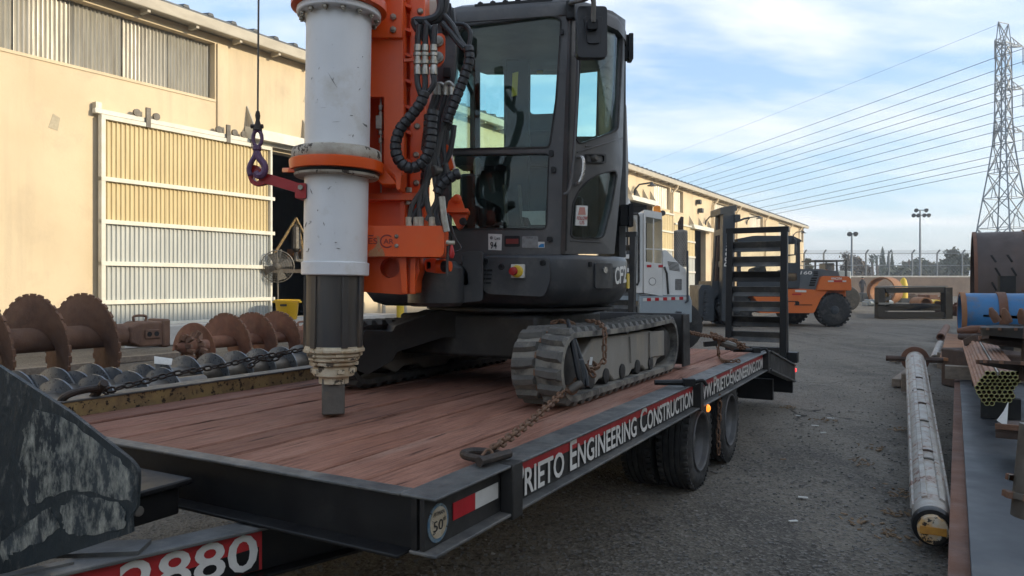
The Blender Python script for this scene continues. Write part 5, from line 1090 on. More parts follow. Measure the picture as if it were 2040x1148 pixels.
MB().tube([P(1136, 778, 3.5), P(1160, 762, 3.5)], .021, 12).build('barrel', STEELG, lb_); q = MB(); q.tube(catmull([P(x, y, 3.5) for x, y in ((1137, 780), (1122, 775), (1108, 768), (1106, 780), (1114, 788), (1126, 782))], 5), .012, 8); q.tube(catmull([P(x, y, 3.5) for x, y in ((1132, 780), (1140, 784), (1148, 778), (1146, 770))], 5), .009, 8); q.build('hook', RUSTC, lb_)
MB().sheet([(1176, 712), (1181, 712), (1179, 728), (1173, 727)], [], atY(3.58), -.006, 0).build('paper_tag', LABELW, lb_)
c2 = thing('tie_down_chain', 'dark chain hanging along the far left rail of the trailer', 'chain', T(1, TW, ZD), 'tie-down chains')
pL = [(184, 777), (205, 778), (230, 775), (262, 766), (300, 757), (340, 746), (400, 736), (450, 727), (500, 715), (550, 706), (600, 697), (640, 690)]
def onrail(x, y, v=TW - .02):
    r = V(((x - CX) / F, 1, (HZ - y) / F)); n_ = VD; t = n_.dot(T(0, v) ) / n_.dot(r); return V((0, 0, H)) + r * t
chain(c2, [onrail(x, y) for x, y in pL], LKD, .046)
chain(c2, [onrail(x, y) for x, y in ((208, 780), (222, 790), (212, 797), (200, 796))], LKD, .04)
chain(c2, [onrail(x, y) for x, y in ((500, 728), (520, 716), (545, 716), (560, 708))], LKD, .042)
dring('lashing_ring', 'dark ring with a worn bar on the far left rail near the front', onrail(190, 786), UD * 1.0 + V((0, 0, .02)), VD.lerp(V((0, 0, 1)), .55), 1.25)
c3 = thing('tie_down_chain', 'tangled rusty chain between the blade and the rear of the deck', 'chain', T(4.6, .3, ZD), 'tie-down chains')
bp = P(1378, 663, 5.15)
chain(c3, [bp, P(1400, 668, 5.5), P(1425, 672, 5.8), P(1450, 680, 6.05), P(1478, 690, 6.3), P(1500, 700, 6.5)], LKR)
rd = random.Random(3)
for k in range(5): chain(c3, [P(1422 + rd.uniform(-6, 6), 668 + rd.uniform(-4, 6), 5.85), P(1438 + rd.uniform(-8, 8), 676 + rd.uniform(-6, 8), 6.0), P(1455 + rd.uniform(-8, 8), 682 + rd.uniform(-6, 8), 6.1), P(1478 + rd.uniform(-6, 8), 690 + rd.uniform(-5, 5), 6.25)], LKR)
chain(c3, [P(1428, 676, 5.95), P(1431, 700, 5.95), P(1434, 715, 6.0), G(1448, 720, ZD + .02), G(1470, 719, ZD + .02)], LKR)
MB().bar(P(1402, 686, 5.9), P(1428, 684, 5.9), .035, .04).build('binder_handle', BLACKD, c3)
MB().tube([P(1432, 682, 6.0), P(1450, 686, 6.0), P(1462, 690, 6.05)], .03, 8).build('binder_barrel', STEELG, c3)
for nm, lab, x, y in (('rail_clamp', 'black clamp lying on the rail above the wheels', 1372, 762), ('rail_clamp', 'black clamp on the rail at the dovetail', 1506, 698)):
    o = thing(nm, lab, 'clamp', G(x, y, ZD + .02)); p = G(x, y, ZD + .03)
    q = MB(); e = VD * 1.0 - UD * .6; q.tube([p + e * .02, p + e * .17], [.018, .015], 8); q.build('handle', BLACK, o); q = MB(); q.box((0, 0, 0), (.07, .05, .045), frame(e, (0, 0, 1), p)); q.tube(catmull([p - e * .03, p - e * .07 + V((0, 0, .01)), p - e * .09 + V((0, 0, -.02))], 4), .012, 8); q.build('jaw', BLACK, o, bevel=.006)
c4 = thing('hanging_chain', 'rusty chain hanging down between the trailer wheels', 'chain', T(3.38, -.06, .2), 'tie-down chains')
chain(c4, [T(3.36, -.06, .52), T(3.37, -.055, .40), T(3.36, -.05, .28), T(3.37, -.05, .15)], LKR)
# ------------------------------------------------------------------ augers lying between the trailer and the warehouse
UP = V((0, 0, 1))
def helicoid(p0, s0, s1, pitch, ri, ro, th_, n=28, ax=BD, nr=BN, wob=0.0):
    q = MB(); k = int((s1 - s0) / pitch * n); vs = []
    for i in range(k + 1):
        s_ = s0 + (s1 - s0) * i / k; a = 2 * math.pi * s_ / pitch; d = UP * math.cos(a) + nr * math.sin(a); c = p0 + ax * s_; o = ro + random.uniform(-wob, wob)
        for r, t in ((ri, -th_), (o, -th_ * .7), (o, th_ * .7), (ri, th_)): vs.append(c + d * r + ax * t)
    q.add(vs, [(i * 4 + c, i * 4 + (c + 1) % 4, (i + 1) * 4 + (c + 1) % 4, (i + 1) * 4 + c) for i in range(k) for c in range(4)] + [(0, 1, 2, 3), tuple(k * 4 + c for c in (3, 2, 1, 0))]); return q
def big_auger(nm, lab, p0, s0, s1, pitch, ri, ro, hub, mt):
    o = thing(nm, lab, 'auger', (p0.x, p0.y, 0), 'augers on the ground by the warehouse')
    helicoid(p0, s0, s1, pitch, ri * .9, ro, .016).build('flight', mt, o, smooth=40)
    MB().tube([p0 + BD * (s0 - .3), p0 + BD * (s1 + .15)], ri, 24).build('pipe', mt, o)
    q = MB(); q.box((0, 0, 0), (.080, .030, .034)); tm = q.mesh('tooth', RUSTE, 0)
    n_ = int((s1 - s0) / pitch * 26)
    for i in range(n_):
        s_ = s0 + (s1 - s0) * i / n_; a = 2 * math.pi * s_ / pitch; d = UP * math.cos(a) + BN * math.sin(a); tg = (BN * math.cos(a) - UP * math.sin(a)) * (2 * math.pi * ro) + BD * pitch
        inst('tooth', tm, frame(tg, d, p0 + BD * s_ + d * (ro + .002)) @ Matrix.Scale(random.uniform(.85, 1.12), 4), o)
    if hub:
        h0 = s1 + .10; M = frame(BD, UP, p0 + BD * h0)
        q = MB(); w2 = hub[1] / 2
        q.prism([M @ V((x, -w2, z)) for x, z in ((0, -.10), (.14, -w2), (hub[0], -w2), (hub[0], w2), (.14, w2), (0, .10))], (M.to_3x3() @ V((0, hub[1], 0)))); ho = q.build('kelly_box', mt, o, bevel=.03, segs=3)
        q = MB(); q.box((hub[0] + .03, 0, 0), (.12, hub[1] + .05, hub[1] + .05), M); q.build('end_collar', mt, o, bevel=.03)
        q = MB(); q.box((.14 + hub[0] * .35, -w2 - .01, .0), (.22, .03, .13), M); q.build('pin_boss', mt, ho, bevel=.02)
        for dx in (-.05, .05): MB().lathe(M @ V((.14 + hub[0] * .35 + dx, -w2 - .02, .0)), BN, [(0, .034), (.008, .034)], 16).build('pin_hole', HOLE, ho)
        hx = .14 + hub[0] * .2
        MB().tube(catmull([M @ V((hx - .08, 0, w2)), M @ V((hx - .08, 0, w2 + .07)), M @ V((hx + .08, 0, w2 + .07)), M @ V((hx + .08, 0, w2))], 4), .018, 8).build('lifting_eye', mt, ho)
    # timbers under it
    return o
RUST2 = mat('red_brown_rust', (.23, .10, .06), (.135, .062, .04), rough=.85, sc=4, bump=.4, bsc=40, dust=(.27, .14, .075), dt=.52, dsc=7, streak=(.23, .125, .075), stt=.52, ssc=(9, 9, 2))
pL1 = P(165, 672, 9.35); RUSTDK = mat('dark_brown_rust', (.165, .09, .058), (.105, .058, .04), rough=.85, sc=4, bump=.4, bsc=40, dust=(.19, .105, .062), dt=.53, dsc=7, streak=(.155, .09, .057), stt=.52, ssc=(9, 9, 2))
big_auger('rusty_auger', 'largest dark brown rusty auger with three big flights at the far left', pL1, -1.75, .42, .60, .15, .545, (.48, .34), RUSTDK)
pL2 = P(450, 680, 12.0)
big_auger('rusty_auger', 'red-brown rusty auger lying beside the open doorway', pL2, -.32, 1.28, .52, .10, .445, (.42, .34), RUST2)
helicoid(pL2 - BD * .58, -.16, .28, .52, .12, .33, .014).build('flight_remnant', RUST2, bpy.data.objects['rusty_auger.001'])
tm_ = MB(); tm_.box((0, 0, 0), (.10, .05, .06)); tm2 = tm_.mesh('tooth', RUSTE, 0)
hd_ = thing('auger_bit', 'rusty toothed auger bit between the two large augers', 'auger bit', G(385, 700, .1)); pc = P(382, 690, 10.6)
MB().lathe(pc - BD * .25, BD, [(0, .04), (.1, .09), (.3, .12), (.34, .09), (.5, .08)], 18).build('body', RUST2, hd_)
for i in range(26):
    a = i * .48; s_ = -.16 + .36 * (i / 26); d = UP * math.cos(a) + BN * math.sin(a); inst('tooth', tm2, frame(d + BD * .4, BD, pc + BD * s_ + d * (.11 + .04 * (i % 3))), hd_)
# timbers
for i, (x, y, L_) in enumerate(((110, 735, 1.6), (300, 712, 1.2), (470, 716, 1.4))):
    p = G(x, y, .05); MB().box((0, 0, 0), (L_, .12, .10), frame(BD, UP, (p.x, p.y, .05))).build('timber', TIMBER, None, ['long timber under the largest rusty auger', 'timber lying near the auger hub', 'timber under the red-brown auger'][i], 'timber', 'timbers under the augers', bevel=.008)
def small_auger(lab, x, ytop, z, s0, s1, pitch=.34, ri=.105, ro=.225):
    D = F * (H - z - ro) / (ytop - HZ); p0 = P(x, ytop, D); p0.z = z
    o = thing('small_auger', lab, 'auger', (p0.x, p0.y, 0), 'black augers stacked beside the trailer')
    helicoid(p0, s0, s1, pitch, ri * .9, ro, .012, 26, wob=.003).build('flight', AUGERB, o, smooth=45)
    MB().tube([p0 + BD * (s0 - .12), p0 + BD * (s1 + .2)], ri, 20).build('pipe', AUGERP, o)
    st2 = MB(); k = int((s1 - s0) / pitch * 20); pts = []      # bright weld bead at the flight's root
    for i in range(k + 1):
        s_ = s0 + (s1 - s0) * i / k; a = 2 * math.pi * s_ / pitch; pts.append(p0 + BD * (s_ + .012) + (UP * math.cos(a) + BN * math.sin(a)) * ri)
    st2.tube(pts, .013, 6); st2.build('weld_bead', mat('pale_weld', (.22, .24, .26), (.14, .15, .16), rough=.4, metal=.5, sc=20), o)
    return o
s1a = small_auger('long black painted auger with a paper tag nearest the trailer rail', 420, 703, .26, -.68, 1.75)
small_auger('short black auger closest to the dark guard plate', 188, 746, .22, -.62, .95)
small_auger('short black auger, middle one of the three at the left', 150, 738, .25, -.62, .75)
small_auger('short black auger lying furthest back under the big rusty flights', 110, 731, .28, -.45, .62)
tg = P(318, 722, 7.9); MB().add([tg + BD * a + UP * b_ + BN * c_ for a, b_, c_ in ((-.08, .0, .03), (.10, -.03, .06), (.13, .03, .03), (-.05, .07, -.02))] + [tg + BD * a + UP * (b_ - .006) + BN * c_ for a, b_, c_ in ((-.08, .0, .03), (.10, -.03, .06), (.13, .03, .03), (-.05, .07, -.02))], [(0, 1, 2, 3), (7, 6, 5, 4), (0, 4, 5, 1), (1, 5, 6, 2), (2, 6, 7, 3), (3, 7, 4, 0)]).build('paper_tag', LABELW, s1a)
for i, x in enumerate((90, 250, 430, 560)):
    D_ = 7.7 + i * .55; p = P(x, 800, D_); MB().box((0, 0, 0), (.9, .10, .05), frame(BN, UP, (p.x, p.y, .03))).build('skid_timber', TIMBER, None, ['leftmost timber skid under the black augers', 'second timber skid from the left under the black augers', 'timber skid under the middle of the long black auger', 'timber skid under the far end of the long black auger'][i], 'timber', 'timber skids under the black augers')

# ------------------------------------------------------------------ white terminal tractor
D = 14.0; tf = atY(D)
tk = thing('terminal_tractor', 'white yard tractor with perforated exhaust stack parked behind the trailer', 'truck', (P(1300, 640, D).x, D, 0))
MB().sheet([(1200, 426), (1282, 424), (1282, 585), (1200, 585)], [rpoly([(1248, 436), (1262, 434), (1268, 446), (1268, 500), (1248, 500)], 4)], tf, -1.0, 0).build('cab_side', PALEW, tk, bevel=.02)
MB().sheet(rpoly([(1282, 418), (1318, 424), (1320, 590), (1282, 584)], [3, 3, 2, 2]), [rpoly([(1286, 432), (1319, 438), (1318, 526), (1286, 522)], 2)], tf, -.95, .03).build('cab', PALEW, tk, bevel=.015)
MB().sheet([(1286, 432), (1319, 438), (1318, 526), (1286, 522)], [], tf, -.02, -.01).build('window', GLASSC, tk)
MB().sheet([(1301, 434), (1303, 434), (1303, 525), (1301, 525)], [], tf, -.01, .01).build('window_bar', PALEW, tk); MB().sheet([(1286, 495), (1319, 496), (1319, 498), (1286, 497)], [], tf, -.01, .012).build('window_bar', PALEW, tk)
MB().tube([tf(1252, 427, .02), tf(1270, 426, .02), tf(1272, 432, .02), tf(1272, 560, .02), tf(1270, 567, .02), tf(1252, 567, .02)], .022, 6).build('door_seal', RUBBER, tk)
for x in (1288, 1311): MB().sheet([(x, 528), (x + 9, 528), (x + 9, 533), (x, 533)], [], tf, .03, .036).build('reflector', RETRO_R, tk)
MB().sheet(disc((1299, 561), 8, 16), [], tf, .03, .034).build('emblem', GREYPL, tk); MB().sheet(disc((1299, 561), 6.6, 16), [], tf, .034, .036).build('emblem_field', PALEW, tk)
hood = MB(); hood.sheet(rpoly([(1320, 500), (1326, 498), (1356, 530), (1366, 536), (1368, 588), (1320, 588)], [2, 4, 10, 6, 3, 2]), [], tf, -1.0, .04); hood.build('hood', PALEW, tk, bevel=.02)
for k in range(7): MB().sheet([(1329 + k * .6, 521 + k * 2.6), (1351 + k * .4, 524 + k * 2.6), (1351 + k * .4, 525.2 + k * 2.6), (1329 + k * .6, 522.4 + k * 2.6)], [], tf, .038, .046).build('louvre', TGREY, tk)
MB().sheet(rr(1344, 556, 1357, 578, 1), [], tf, .04, .048).build('grille', GREYPL, tk)
MB().tube([tf(1322, 532, .06), tf(1327, 545, .06), tf(1330, 586, .06)], .02, 6).build('hose', RUBBER, tk)
PERF = mat('stack_guard_metal', (.30, .27, .24), (.24, .215, .19), rough=.5, metal=.5, sc=5)
so_ = MB(); pc = P(1356, 532, D + .2); so_.lathe((pc.x, pc.y, P(1356, 532, D + .2).z), UP, [(0, .13), (.70, .13), (.72, .05)], 20); so_ = so_.build('stack_guard', PERF, tk)
q = MB()
for r_ in range(17):
    for k in range(9):
        a = math.pi + (k + .5 * (r_ % 2)) * math.pi / 9; q.lathe((pc.x + .129 * math.cos(a), pc.y + .129 * math.sin(a), pc.z + .04 + r_ * .038), (math.cos(a), math.sin(a), 0), [(0, .011), (.003, .011)], 6)
q.build('perforations', HOLE, so_)
MB().tube([(pc.x, pc.y, pc.z + .7), (pc.x, pc.y, pc.z + .86), (pc.x + .03, pc.y, pc.z + .97)], [.055, .055, .03], 10).build('exhaust_pipe', RUSTD, tk)
MB().lathe(tf(1311, 425, -.1), UP, [(0, .085), (.03, .085), (.035, .075), (.14, .065), (.16, .02)], 14).build('beacon', AMBERU, tk); MB().lathe(tf(1322, 424, -.1), (0, -1, 0), [(-.06, .02), (0, .055), (.02, .055)], 14).build('work_lamp', TGREY, tk)
MB().sheet([(1272, 590), (1372, 588), (1376, 600), (1376, 642), (1272, 642)], [], tf, -1.3, .10).build('bumper', BLUEG, tk, bevel=.02)
for k in range(11): MB().sheet([(1279 + k * 8, 594 - k * .3), (1286.5 + k * 8, 594 - k * .3), (1286.5 + k * 8, 600 - k * .3), (1279 + k * 8, 600 - k * .3)], [], tf, .10, .106).build('tape', RETRO_R if k % 2 else RETRO_W, tk)
MB().sheet([(1200, 585), (1275, 585), (1275, 600), (1200, 600)], [], tf, -1.2, -.05).build('frame', BLUEG, tk)
for x in (1235, 1350): MB().lathe(P(x, 650, D + .1), (0, 1, 0), [(0, .2), (.02, .42), (.06, .5), (.26, .5), (.3, .4)], 28).build('wheel', RUBBER, tk)
MB().tube([tf(1367, 500, .1), tf(1367, 600, .12), tf(1362, 603, .12)], .022, 6).build('mirror_post', TGREY, tk)
MB().sheet([(1338, 634), (1344, 620), (1352, 620), (1352, 634)], [], tf, .1, .25).build('step', TGREY, tk)
MB().sheet(rpoly([(1244, 396), (1252, 394), (1256, 402), (1256, 430), (1250, 430), (1244, 420)], 3), [], atY(14.8), -.1, 0).build('air_intake', PALEW, tk)

# ------------------------------------------------------------------ orange forklift
D = 22.0; ff = atY(D)
fk = thing('forklift', 'large orange counterbalance forklift with tall dark mast behind the ramp', 'forklift', (P(1560, 640, D).x, D + 1.1, 0))
MB().sheet(rpoly([(1446, 571), (1557, 573), (1650, 579), (1636, 594), (1622, 624), (1512, 624), (1508, 600), (1494, 584), (1474, 577)], 4), [], ff, -2.1, 0).build('body', FKO, fk, bevel=.03)
MB().sheet([(1560, 600), (1590, 600), (1590, 601.5), (1560, 601.5)], [], ff, 0, .01).build('panel_gap', HOLE, fk); MB().sheet([(1582, 607), (1618, 607), (1618, 608.5), (1582, 608.5)], [], ff, 0, .01).build('panel_gap', HOLE, fk); MB().sheet(rr(1584, 601, 1592, 607, 1), [], ff, 0, .02).build('latch', HOLE, fk)
MB().sheet(rpoly([(1626, 578), (1634, 553), (1640, 550), (1690, 551), (1694, 556), (1695, 579)], [2, 6, 4, 6, 4, 4]), [], ff, -2.3, .05).build('counterweight', FKO, fk, bevel=.05)
MB().sheet([(1655, 578), (1694, 578), (1695, 605), (1690, 618), (1680, 600), (1660, 590)], [], ff, -2.2, -.3).build('rear_frame', FKO, fk)
MB().sheet(rpoly([(1672, 536), (1678, 536), (1681, 551), (1671, 551)], 2), [], ff, -1.2, -1.0).build('lifting_eye', FKO, fk)
MB().sheet(rpoly([(1594, 536), (1634, 536), (1672, 541), (1675, 551), (1634, 551), (1626, 578), (1592, 576)], 3), [], ff, -1.9, -.05).build('hood', FKG, fk, bevel=.04)
text('160', ff, [(1595, 547), (1619, 547), (1619, 540), (1597, 540)], LETTER, 'lettering', fk, -.04, .02, th=.01)
for k in range(3): MB().sheet([(1622, 541 + k * 3.4), (1631, 541 + k * 3.4), (1630, 543 + k * 3.4), (1621, 543 + k * 3.4)], [], ff, -.06, -.03).build('vent', HOLE, fk)
for k in range(4): MB().sheet([(1618 - k * 1.5, 553 + k * 4.6), (1629 - k * 1.5, 553 + k * 4.6), (1628 - k * 1.5, 556 + k * 4.6), (1617 - k * 1.5, 556 + k * 4.6)], [], ff, -.06, -.03).build('vent', HOLE, fk)
for pts, mt in (([(1648, 559), (1659, 559), (1659, 562), (1648, 562)], RETRO_W), ([(1659.2, 559), (1676, 559), (1676, 562), (1659.2, 562)], RETRO_R), ([(1677, 559), (1684, 559), (1684, 562), (1677, 562)], RETRO_W)): MB().sheet(pts, [], ff, .05, .065).build('tape', mt, fk)
text('WNC2754', ff, [(1654, 557.5), (1675, 557.5), (1675, 553), (1654, 553)], LETTER, 'lettering', fk, .062, .01, th=.008)
for pts, mt in (([(1512, 582.5), (1524, 582.5), (1524, 585.5), (1512, 585.5)], RETRO_W), ([(1524.2, 583), (1540, 583), (1540, 585.5), (1524.2, 585.5)], RETRO_R), ([(1540.2, 583), (1553, 583), (1553, 586), (1540.2, 586)], RETRO_W), ([(1578, 585), (1596, 585), (1596, 588), (1578, 588)], RETRO_R), ([(1584, 578), (1606, 578.5), (1606, 582.5), (1584, 582)], LABELW)): MB().sheet(pts, [], ff, 0, .012).build('tape', mt, fk)
# cab
cf0 = MB(); cf0.sheet(rpoly([(1470, 480), (1500, 472), (1578, 473), (1594, 480), (1594, 560), (1592, 576), (1470, 576)], [4, 8, 6, 3, 2, 2, 2]), [rpoly([(1476, 488), (1562, 486), (1562, 545), (1540, 556), (1476, 556)], 3), rpoly([(1570, 487), (1588, 486), (1588, 524), (1570, 524)], 3), rpoly([(1568, 545), (1588, 545), (1588, 560), (1568, 562)], 3)], ff, -.12, .0)
cf0.sheet(rpoly([(1470, 480), (1500, 472), (1578, 473), (1594, 480), (1594, 576), (1470, 576)], [4, 8, 6, 3, 2, 2]), [rpoly([(1476, 488), (1562, 486), (1562, 545), (1476, 548)], 3), rpoly([(1570, 487), (1588, 486), (1588, 540), (1570, 540)], 3)], atY(D + 1.5), -.12, .0)
cf0.sheet(rpoly([(1468, 476), (1500, 470), (1578, 470), (1596, 479), (1594, 483), (1470, 483)], 3), [], ff, -1.7, .05); cbo = cf0.build('cab', FKD, fk, bevel=.02)
for pts in ([(1476, 488), (1562, 486), (1562, 545), (1540, 556), (1476, 556)], [(1570, 487), (1588, 486), (1588, 524), (1570, 524)]): MB().sheet(pts, [], ff, -.07, -.05).build('window', GLASSC, cbo)
MB().sheet(rpoly([(1514, 535), (1535, 528), (1545, 560), (1512, 562)], 4), [], ff, -1.1, -.5).build('seat', SEATM, fk); MB().lathe(ff(1540, 519, -.7), UP, [(-.02, .08), (.02, .09), (.10, .085), (.15, .03)], 12).build('cap_on_seat', RED, fk)
MB().tube([ff(1578, 475, .1), ff(1582, 480, .12), ff(1581, 508, .12), ff(1568, 509, .1)], .03, 6).build('mirror_frame', FKD, fk)
# mast
ms = MB(); ms.sheet([(1440, 418), (1464, 414), (1462, 560), (1452, 640), (1436, 640), (1438, 560)], [], ff, -.28, .05); ms.sheet([(1444, 418), (1454, 416), (1444, 570), (1436, 640), (1430, 640), (1434, 570)], [], ff, -1.05, -.85); mo_ = ms.build('mast', FKD, fk, bevel=.02)
for y in (415, 455, 520, 585): MB().sheet([(1440, y), (1464, y - 4), (1464, y + 8), (1440, y + 12)], [], ff, -.86, -.28).build('crossbar', FKD, mo_)
MB().sheet(rpoly([(1434, 414), (1466, 409), (1468, 420), (1434, 428)], 2), [], ff, -1.05, .06).build('mast_head', FKD, mo_, bevel=.02)
MB().sheet(rr(1462, 428, 1473, 442, 1), [], ff, -.3, .1).build('mast_lamp', FKD, mo_); MB().tube([ff(1473, 440, .0), ff(1482, 436, .0), ff(1493, 434, .0)], .03, 6).build('lamp_arm', FKD, mo_)
for x in (1446, 1452): MB().tube([ff(x + 1, 426, -.6), ff(x - 8, 570, -.6)], .07, 8).build('lift_cylinder', RUSTD, mo_)
text('DOOSAN', ff, [(1452, 531), (1458, 477), (1447, 477), (1441, 531)], LETTER, 'lettering', mo_, .062, .03, th=.01)
MB().sheet([(1455.5, 504), (1459, 484), (1459, 510), (1455, 534), (1452.5, 538)], [], ff, .05, .06).build('red_stripe', RETRO_R, mo_)
ca = MB(); ca.sheet(rpoly([(1391, 578), (1397, 568), (1404, 567), (1404, 640), (1398, 630), (1390, 632)], 3), [], ff, -.25, .05); ca.sheet(rpoly([(1404, 568), (1417, 568), (1424, 580), (1424, 640), (1404, 640)], 3), [], ff, -1.9, -.1)
for k in range(6): ca.sheet(rr(1401, 577 + k * 9, 1410, 583 + k * 9, 2), [], ff, -.2, .12)
ca.build('carriage', FKD, fk, bevel=.02); fo = MB(); fo.sheet([(1360, 636), (1404, 634), (1404, 642), (1360, 642)], [], ff, -.45, -.2); fo.sheet([(1360, 636), (1404, 634), (1404, 642), (1360, 642)], [], ff, -1.7, -1.45); fo.build('fork', FKD, fk)
MB().sheet([(1424, 560), (1470, 560), (1470, 575), (1446, 578), (1424, 600)], [], ff, -1.9, -.3).build('front_frame', FKD, fk)
def big_tyre(nm, c, r, par, w_=.42, hub=FKD):
    q = MB(); q.lathe(c, (0, 1, 0), [(0, r * .55), (.01, r * .62), (.0, r * .8), (.03, r * .93), (.08, r), (w_ - .08, r), (w_ - .03, r * .93), (w_, r * .6)], 36)
    for k in range(26):
        a = k * 2 * math.pi / 26; M = Matrix.Translation(c + V((0, .09, 0))) @ Matrix.Rotation(a, 4, 'Y'); q.box((0, .0, r - .005), (.06, .16, .05), M)
    o = q.build(nm, RUBBER, par, smooth=40); MB().lathe(c + V((0, .06, 0)), (0, -1, 0), [(-.1, r * .56), (.03, r * .56), (.05, r * .52), (.0, r * .46), (.02, r * .3), (.10, r * .22), (.12, .02)], 24).build('hub', hub, o); return o
zg = .47
big_tyre('wheel', P(1663, 616, D) * V((1, 1, 0)) + V((0, 0, .50)), .505, fk); big_tyre('wheel', P(1466, 612, D + .05) * V((1, 1, 0)) + V((0, 0, .52)), .525, fk); big_tyre('wheel', P(1466, 612, D + .05) * V((1, 1, 0)) + V((0, 1.6, .52)), .525, fk); big_tyre('wheel', P(1628, 620, D) * V((1, 1, 0)) + V((-.02, 1.75, .50)), .505, fk, hub=YPAINT)
# ------------------------------------------------------------------ right-hand stock: casing, plates, tubes
lp = thing('kelly_casing', 'long worn white drilling casing lying on the asphalt on the right', 'casing', (2.6, 4.6, 0))
n0 = P(1858, 1040, 3.52); f0 = P(1823, 716, 9.0); n0.z = .135; ax_ = (f0 - n0).normalized(); Lc = (f0 - n0).length
rt = V((ax_.y, -ax_.x, 0)).normalized(); up_ = rt.cross(ax_); up_ = up_ if up_.z > 0 else -up_
MB().lathe(n0, ax_, [(0, .068), (.004, .083), (.02, .085), (1.2, .087), (2.6, .090), (Lc - .25, .100), (Lc, .100)], 32, cap=True).build('tube', CASEW, lp)
for a in (-1.25, -.35, .55, 1.35):
    d = up_ * math.cos(a) + rt * math.sin(a); r_ = .092; q = MB(); q.bar(n0 + ax_ * .18 + d * .089, n0 + ax_ * (Lc - .3) + d * .101, .028, .014, d); q.build('drive_strip', CASEW, lp, bevel=.003)
for k, (t, a0, wd) in enumerate(((.95, .1, .10), (1.15, .1, .10), (2.05, .05, .08), (2.75, .0, .09), (3.4, -.1, .08), (4.1, .1, .08))):
    q = MB(); pts = [n0 + ax_ * t + (up_ * math.cos(a0 + b_ * .12) + rt * math.sin(a0 + b_ * .12)) * (.089 + t * .0022) for b_ in range(-4, 5)]; q.tube(pts, .008, 6); q.build('weld_step', RUSTD if k % 2 else STEELG, lp)
MB().lathe(n0 - ax_ * .03, ax_, [(0, .060), (.0, .087), (.012, .091), (.055, .091), (.06, .084)], 32).build('end_ring', BLACK, lp)
PLUG = mat('chipped_yellow_plug', (.46, .42, .34), (.50, .26, .05), rough=.6, sc=14, chip=(.02, .015, .012), ct=.53, csc=18)
MB().lathe(n0 - ax_ * .07, ax_, [(0, .045), (.004, .066), (.06, .068)], 24).build('end_plug', PLUG, lp); MB().box((0, 0, 0), (.11, .012, .035), frame(rt, up_, n0 - ax_ * .072)).build('plug_bar', mat('orange_plug_bar', (.50, .24, .03), (.38, .17, .03), rough=.6, sc=20), lp)
MB().lathe(f0 - ax_ * .02, ax_, [(0, .11), (.0, .155), (.05, .155), (.05, .11)], 32).build('flange_ring', RUSTB, lp)
q = MB(); q.tube([f0 - rt * .32 + up_ * 0, f0 + rt * .30], .035, 8); q.build('cross_bar', RUSTD, lp)
def block(lab, x0, y0, x1, y1, z, w_, h_, grp='timber blocks around the white casing'):
    a, b_ = G(x0, y0, z), G(x1, y1, z); MB().box((0, 0, 0), ((b_ - a).length, w_, h_), frame(b_ - a, UP, (a + b_) / 2 + V((0, 0, 0)))).build('timber_block', TIMBER, None, lab, 'timber', grp, bevel=.008)
block('short timber block left of the casing flange', 1778, 716, 1792, 715, .06, .12, .10); block('angled timber propping the white casing', 1785, 763, 1812, 742, .06, .10, .10)
p = f0 - ax_ * .45; MB().box((0, 0, 0), (.30, .16, p.z - .14), frame(rt, UP, (p.x, p.y, (p.z - .14) / 2 + .03))).build('timber_block', TIMBER, None, 'timber stack carrying the far end of the white casing', 'timber', 'timber blocks around the white casing', bevel=.01)
# big blue-grey plate on a rusty one
a = G(1912, 752, .25); b_ = G(1940, 1230, .25); dd = (b_ - a); wr = V((-dd.y, dd.x, 0)).normalized(); wr = wr if wr.x > 0 else -wr
MB().prism([a, b_, b_ + wr * 1.9, a + wr * 1.9], (0, 0, -.022)).build('steel_plate', STEELPL, None, 'wide blue-grey steel plate on the ground at the right edge', 'plate', 'steel plates at the right', bevel=.003)
a2 = a - wr * .05 + V((0, 0, -.026)); b2 = b_ - wr * .075 + V((0, 0, -.026))
MB().prism([a2, b2, b2 + wr * 1.9, a2 + wr * 1.9], (0, 0, -.05)).build('steel_plate', RUSTB, None, 'rusty plate showing under the blue-grey plate', 'plate', 'steel plates at the right')
for k in range(4):
    p = b2.lerp(a2, .12 + k * .26); MB().box((0, 0, 0), (1.7, .14, .155), frame(wr, UP, V((p.x, p.y, .0775)) + wr * .92)).build('timber_bearer', TIMBER, None, ['nearest timber bearer under the stacked steel plates', 'second timber bearer from the near end under the steel plates', 'third timber bearer from the near end under the steel plates', 'farthest timber bearer under the stacked steel plates'][k], 'timber', 'bearers under the steel plates')
p = G(1925, 742, .33); MB().box((0, 0, 0), (1.2, .16, .14), frame(wr, UP, V((p.x, p.y, .325)) + wr * .4)).build('timber_bearer', TIMBER, None, 'timber bearer crossing the far end of the blue-grey plate', 'timber')
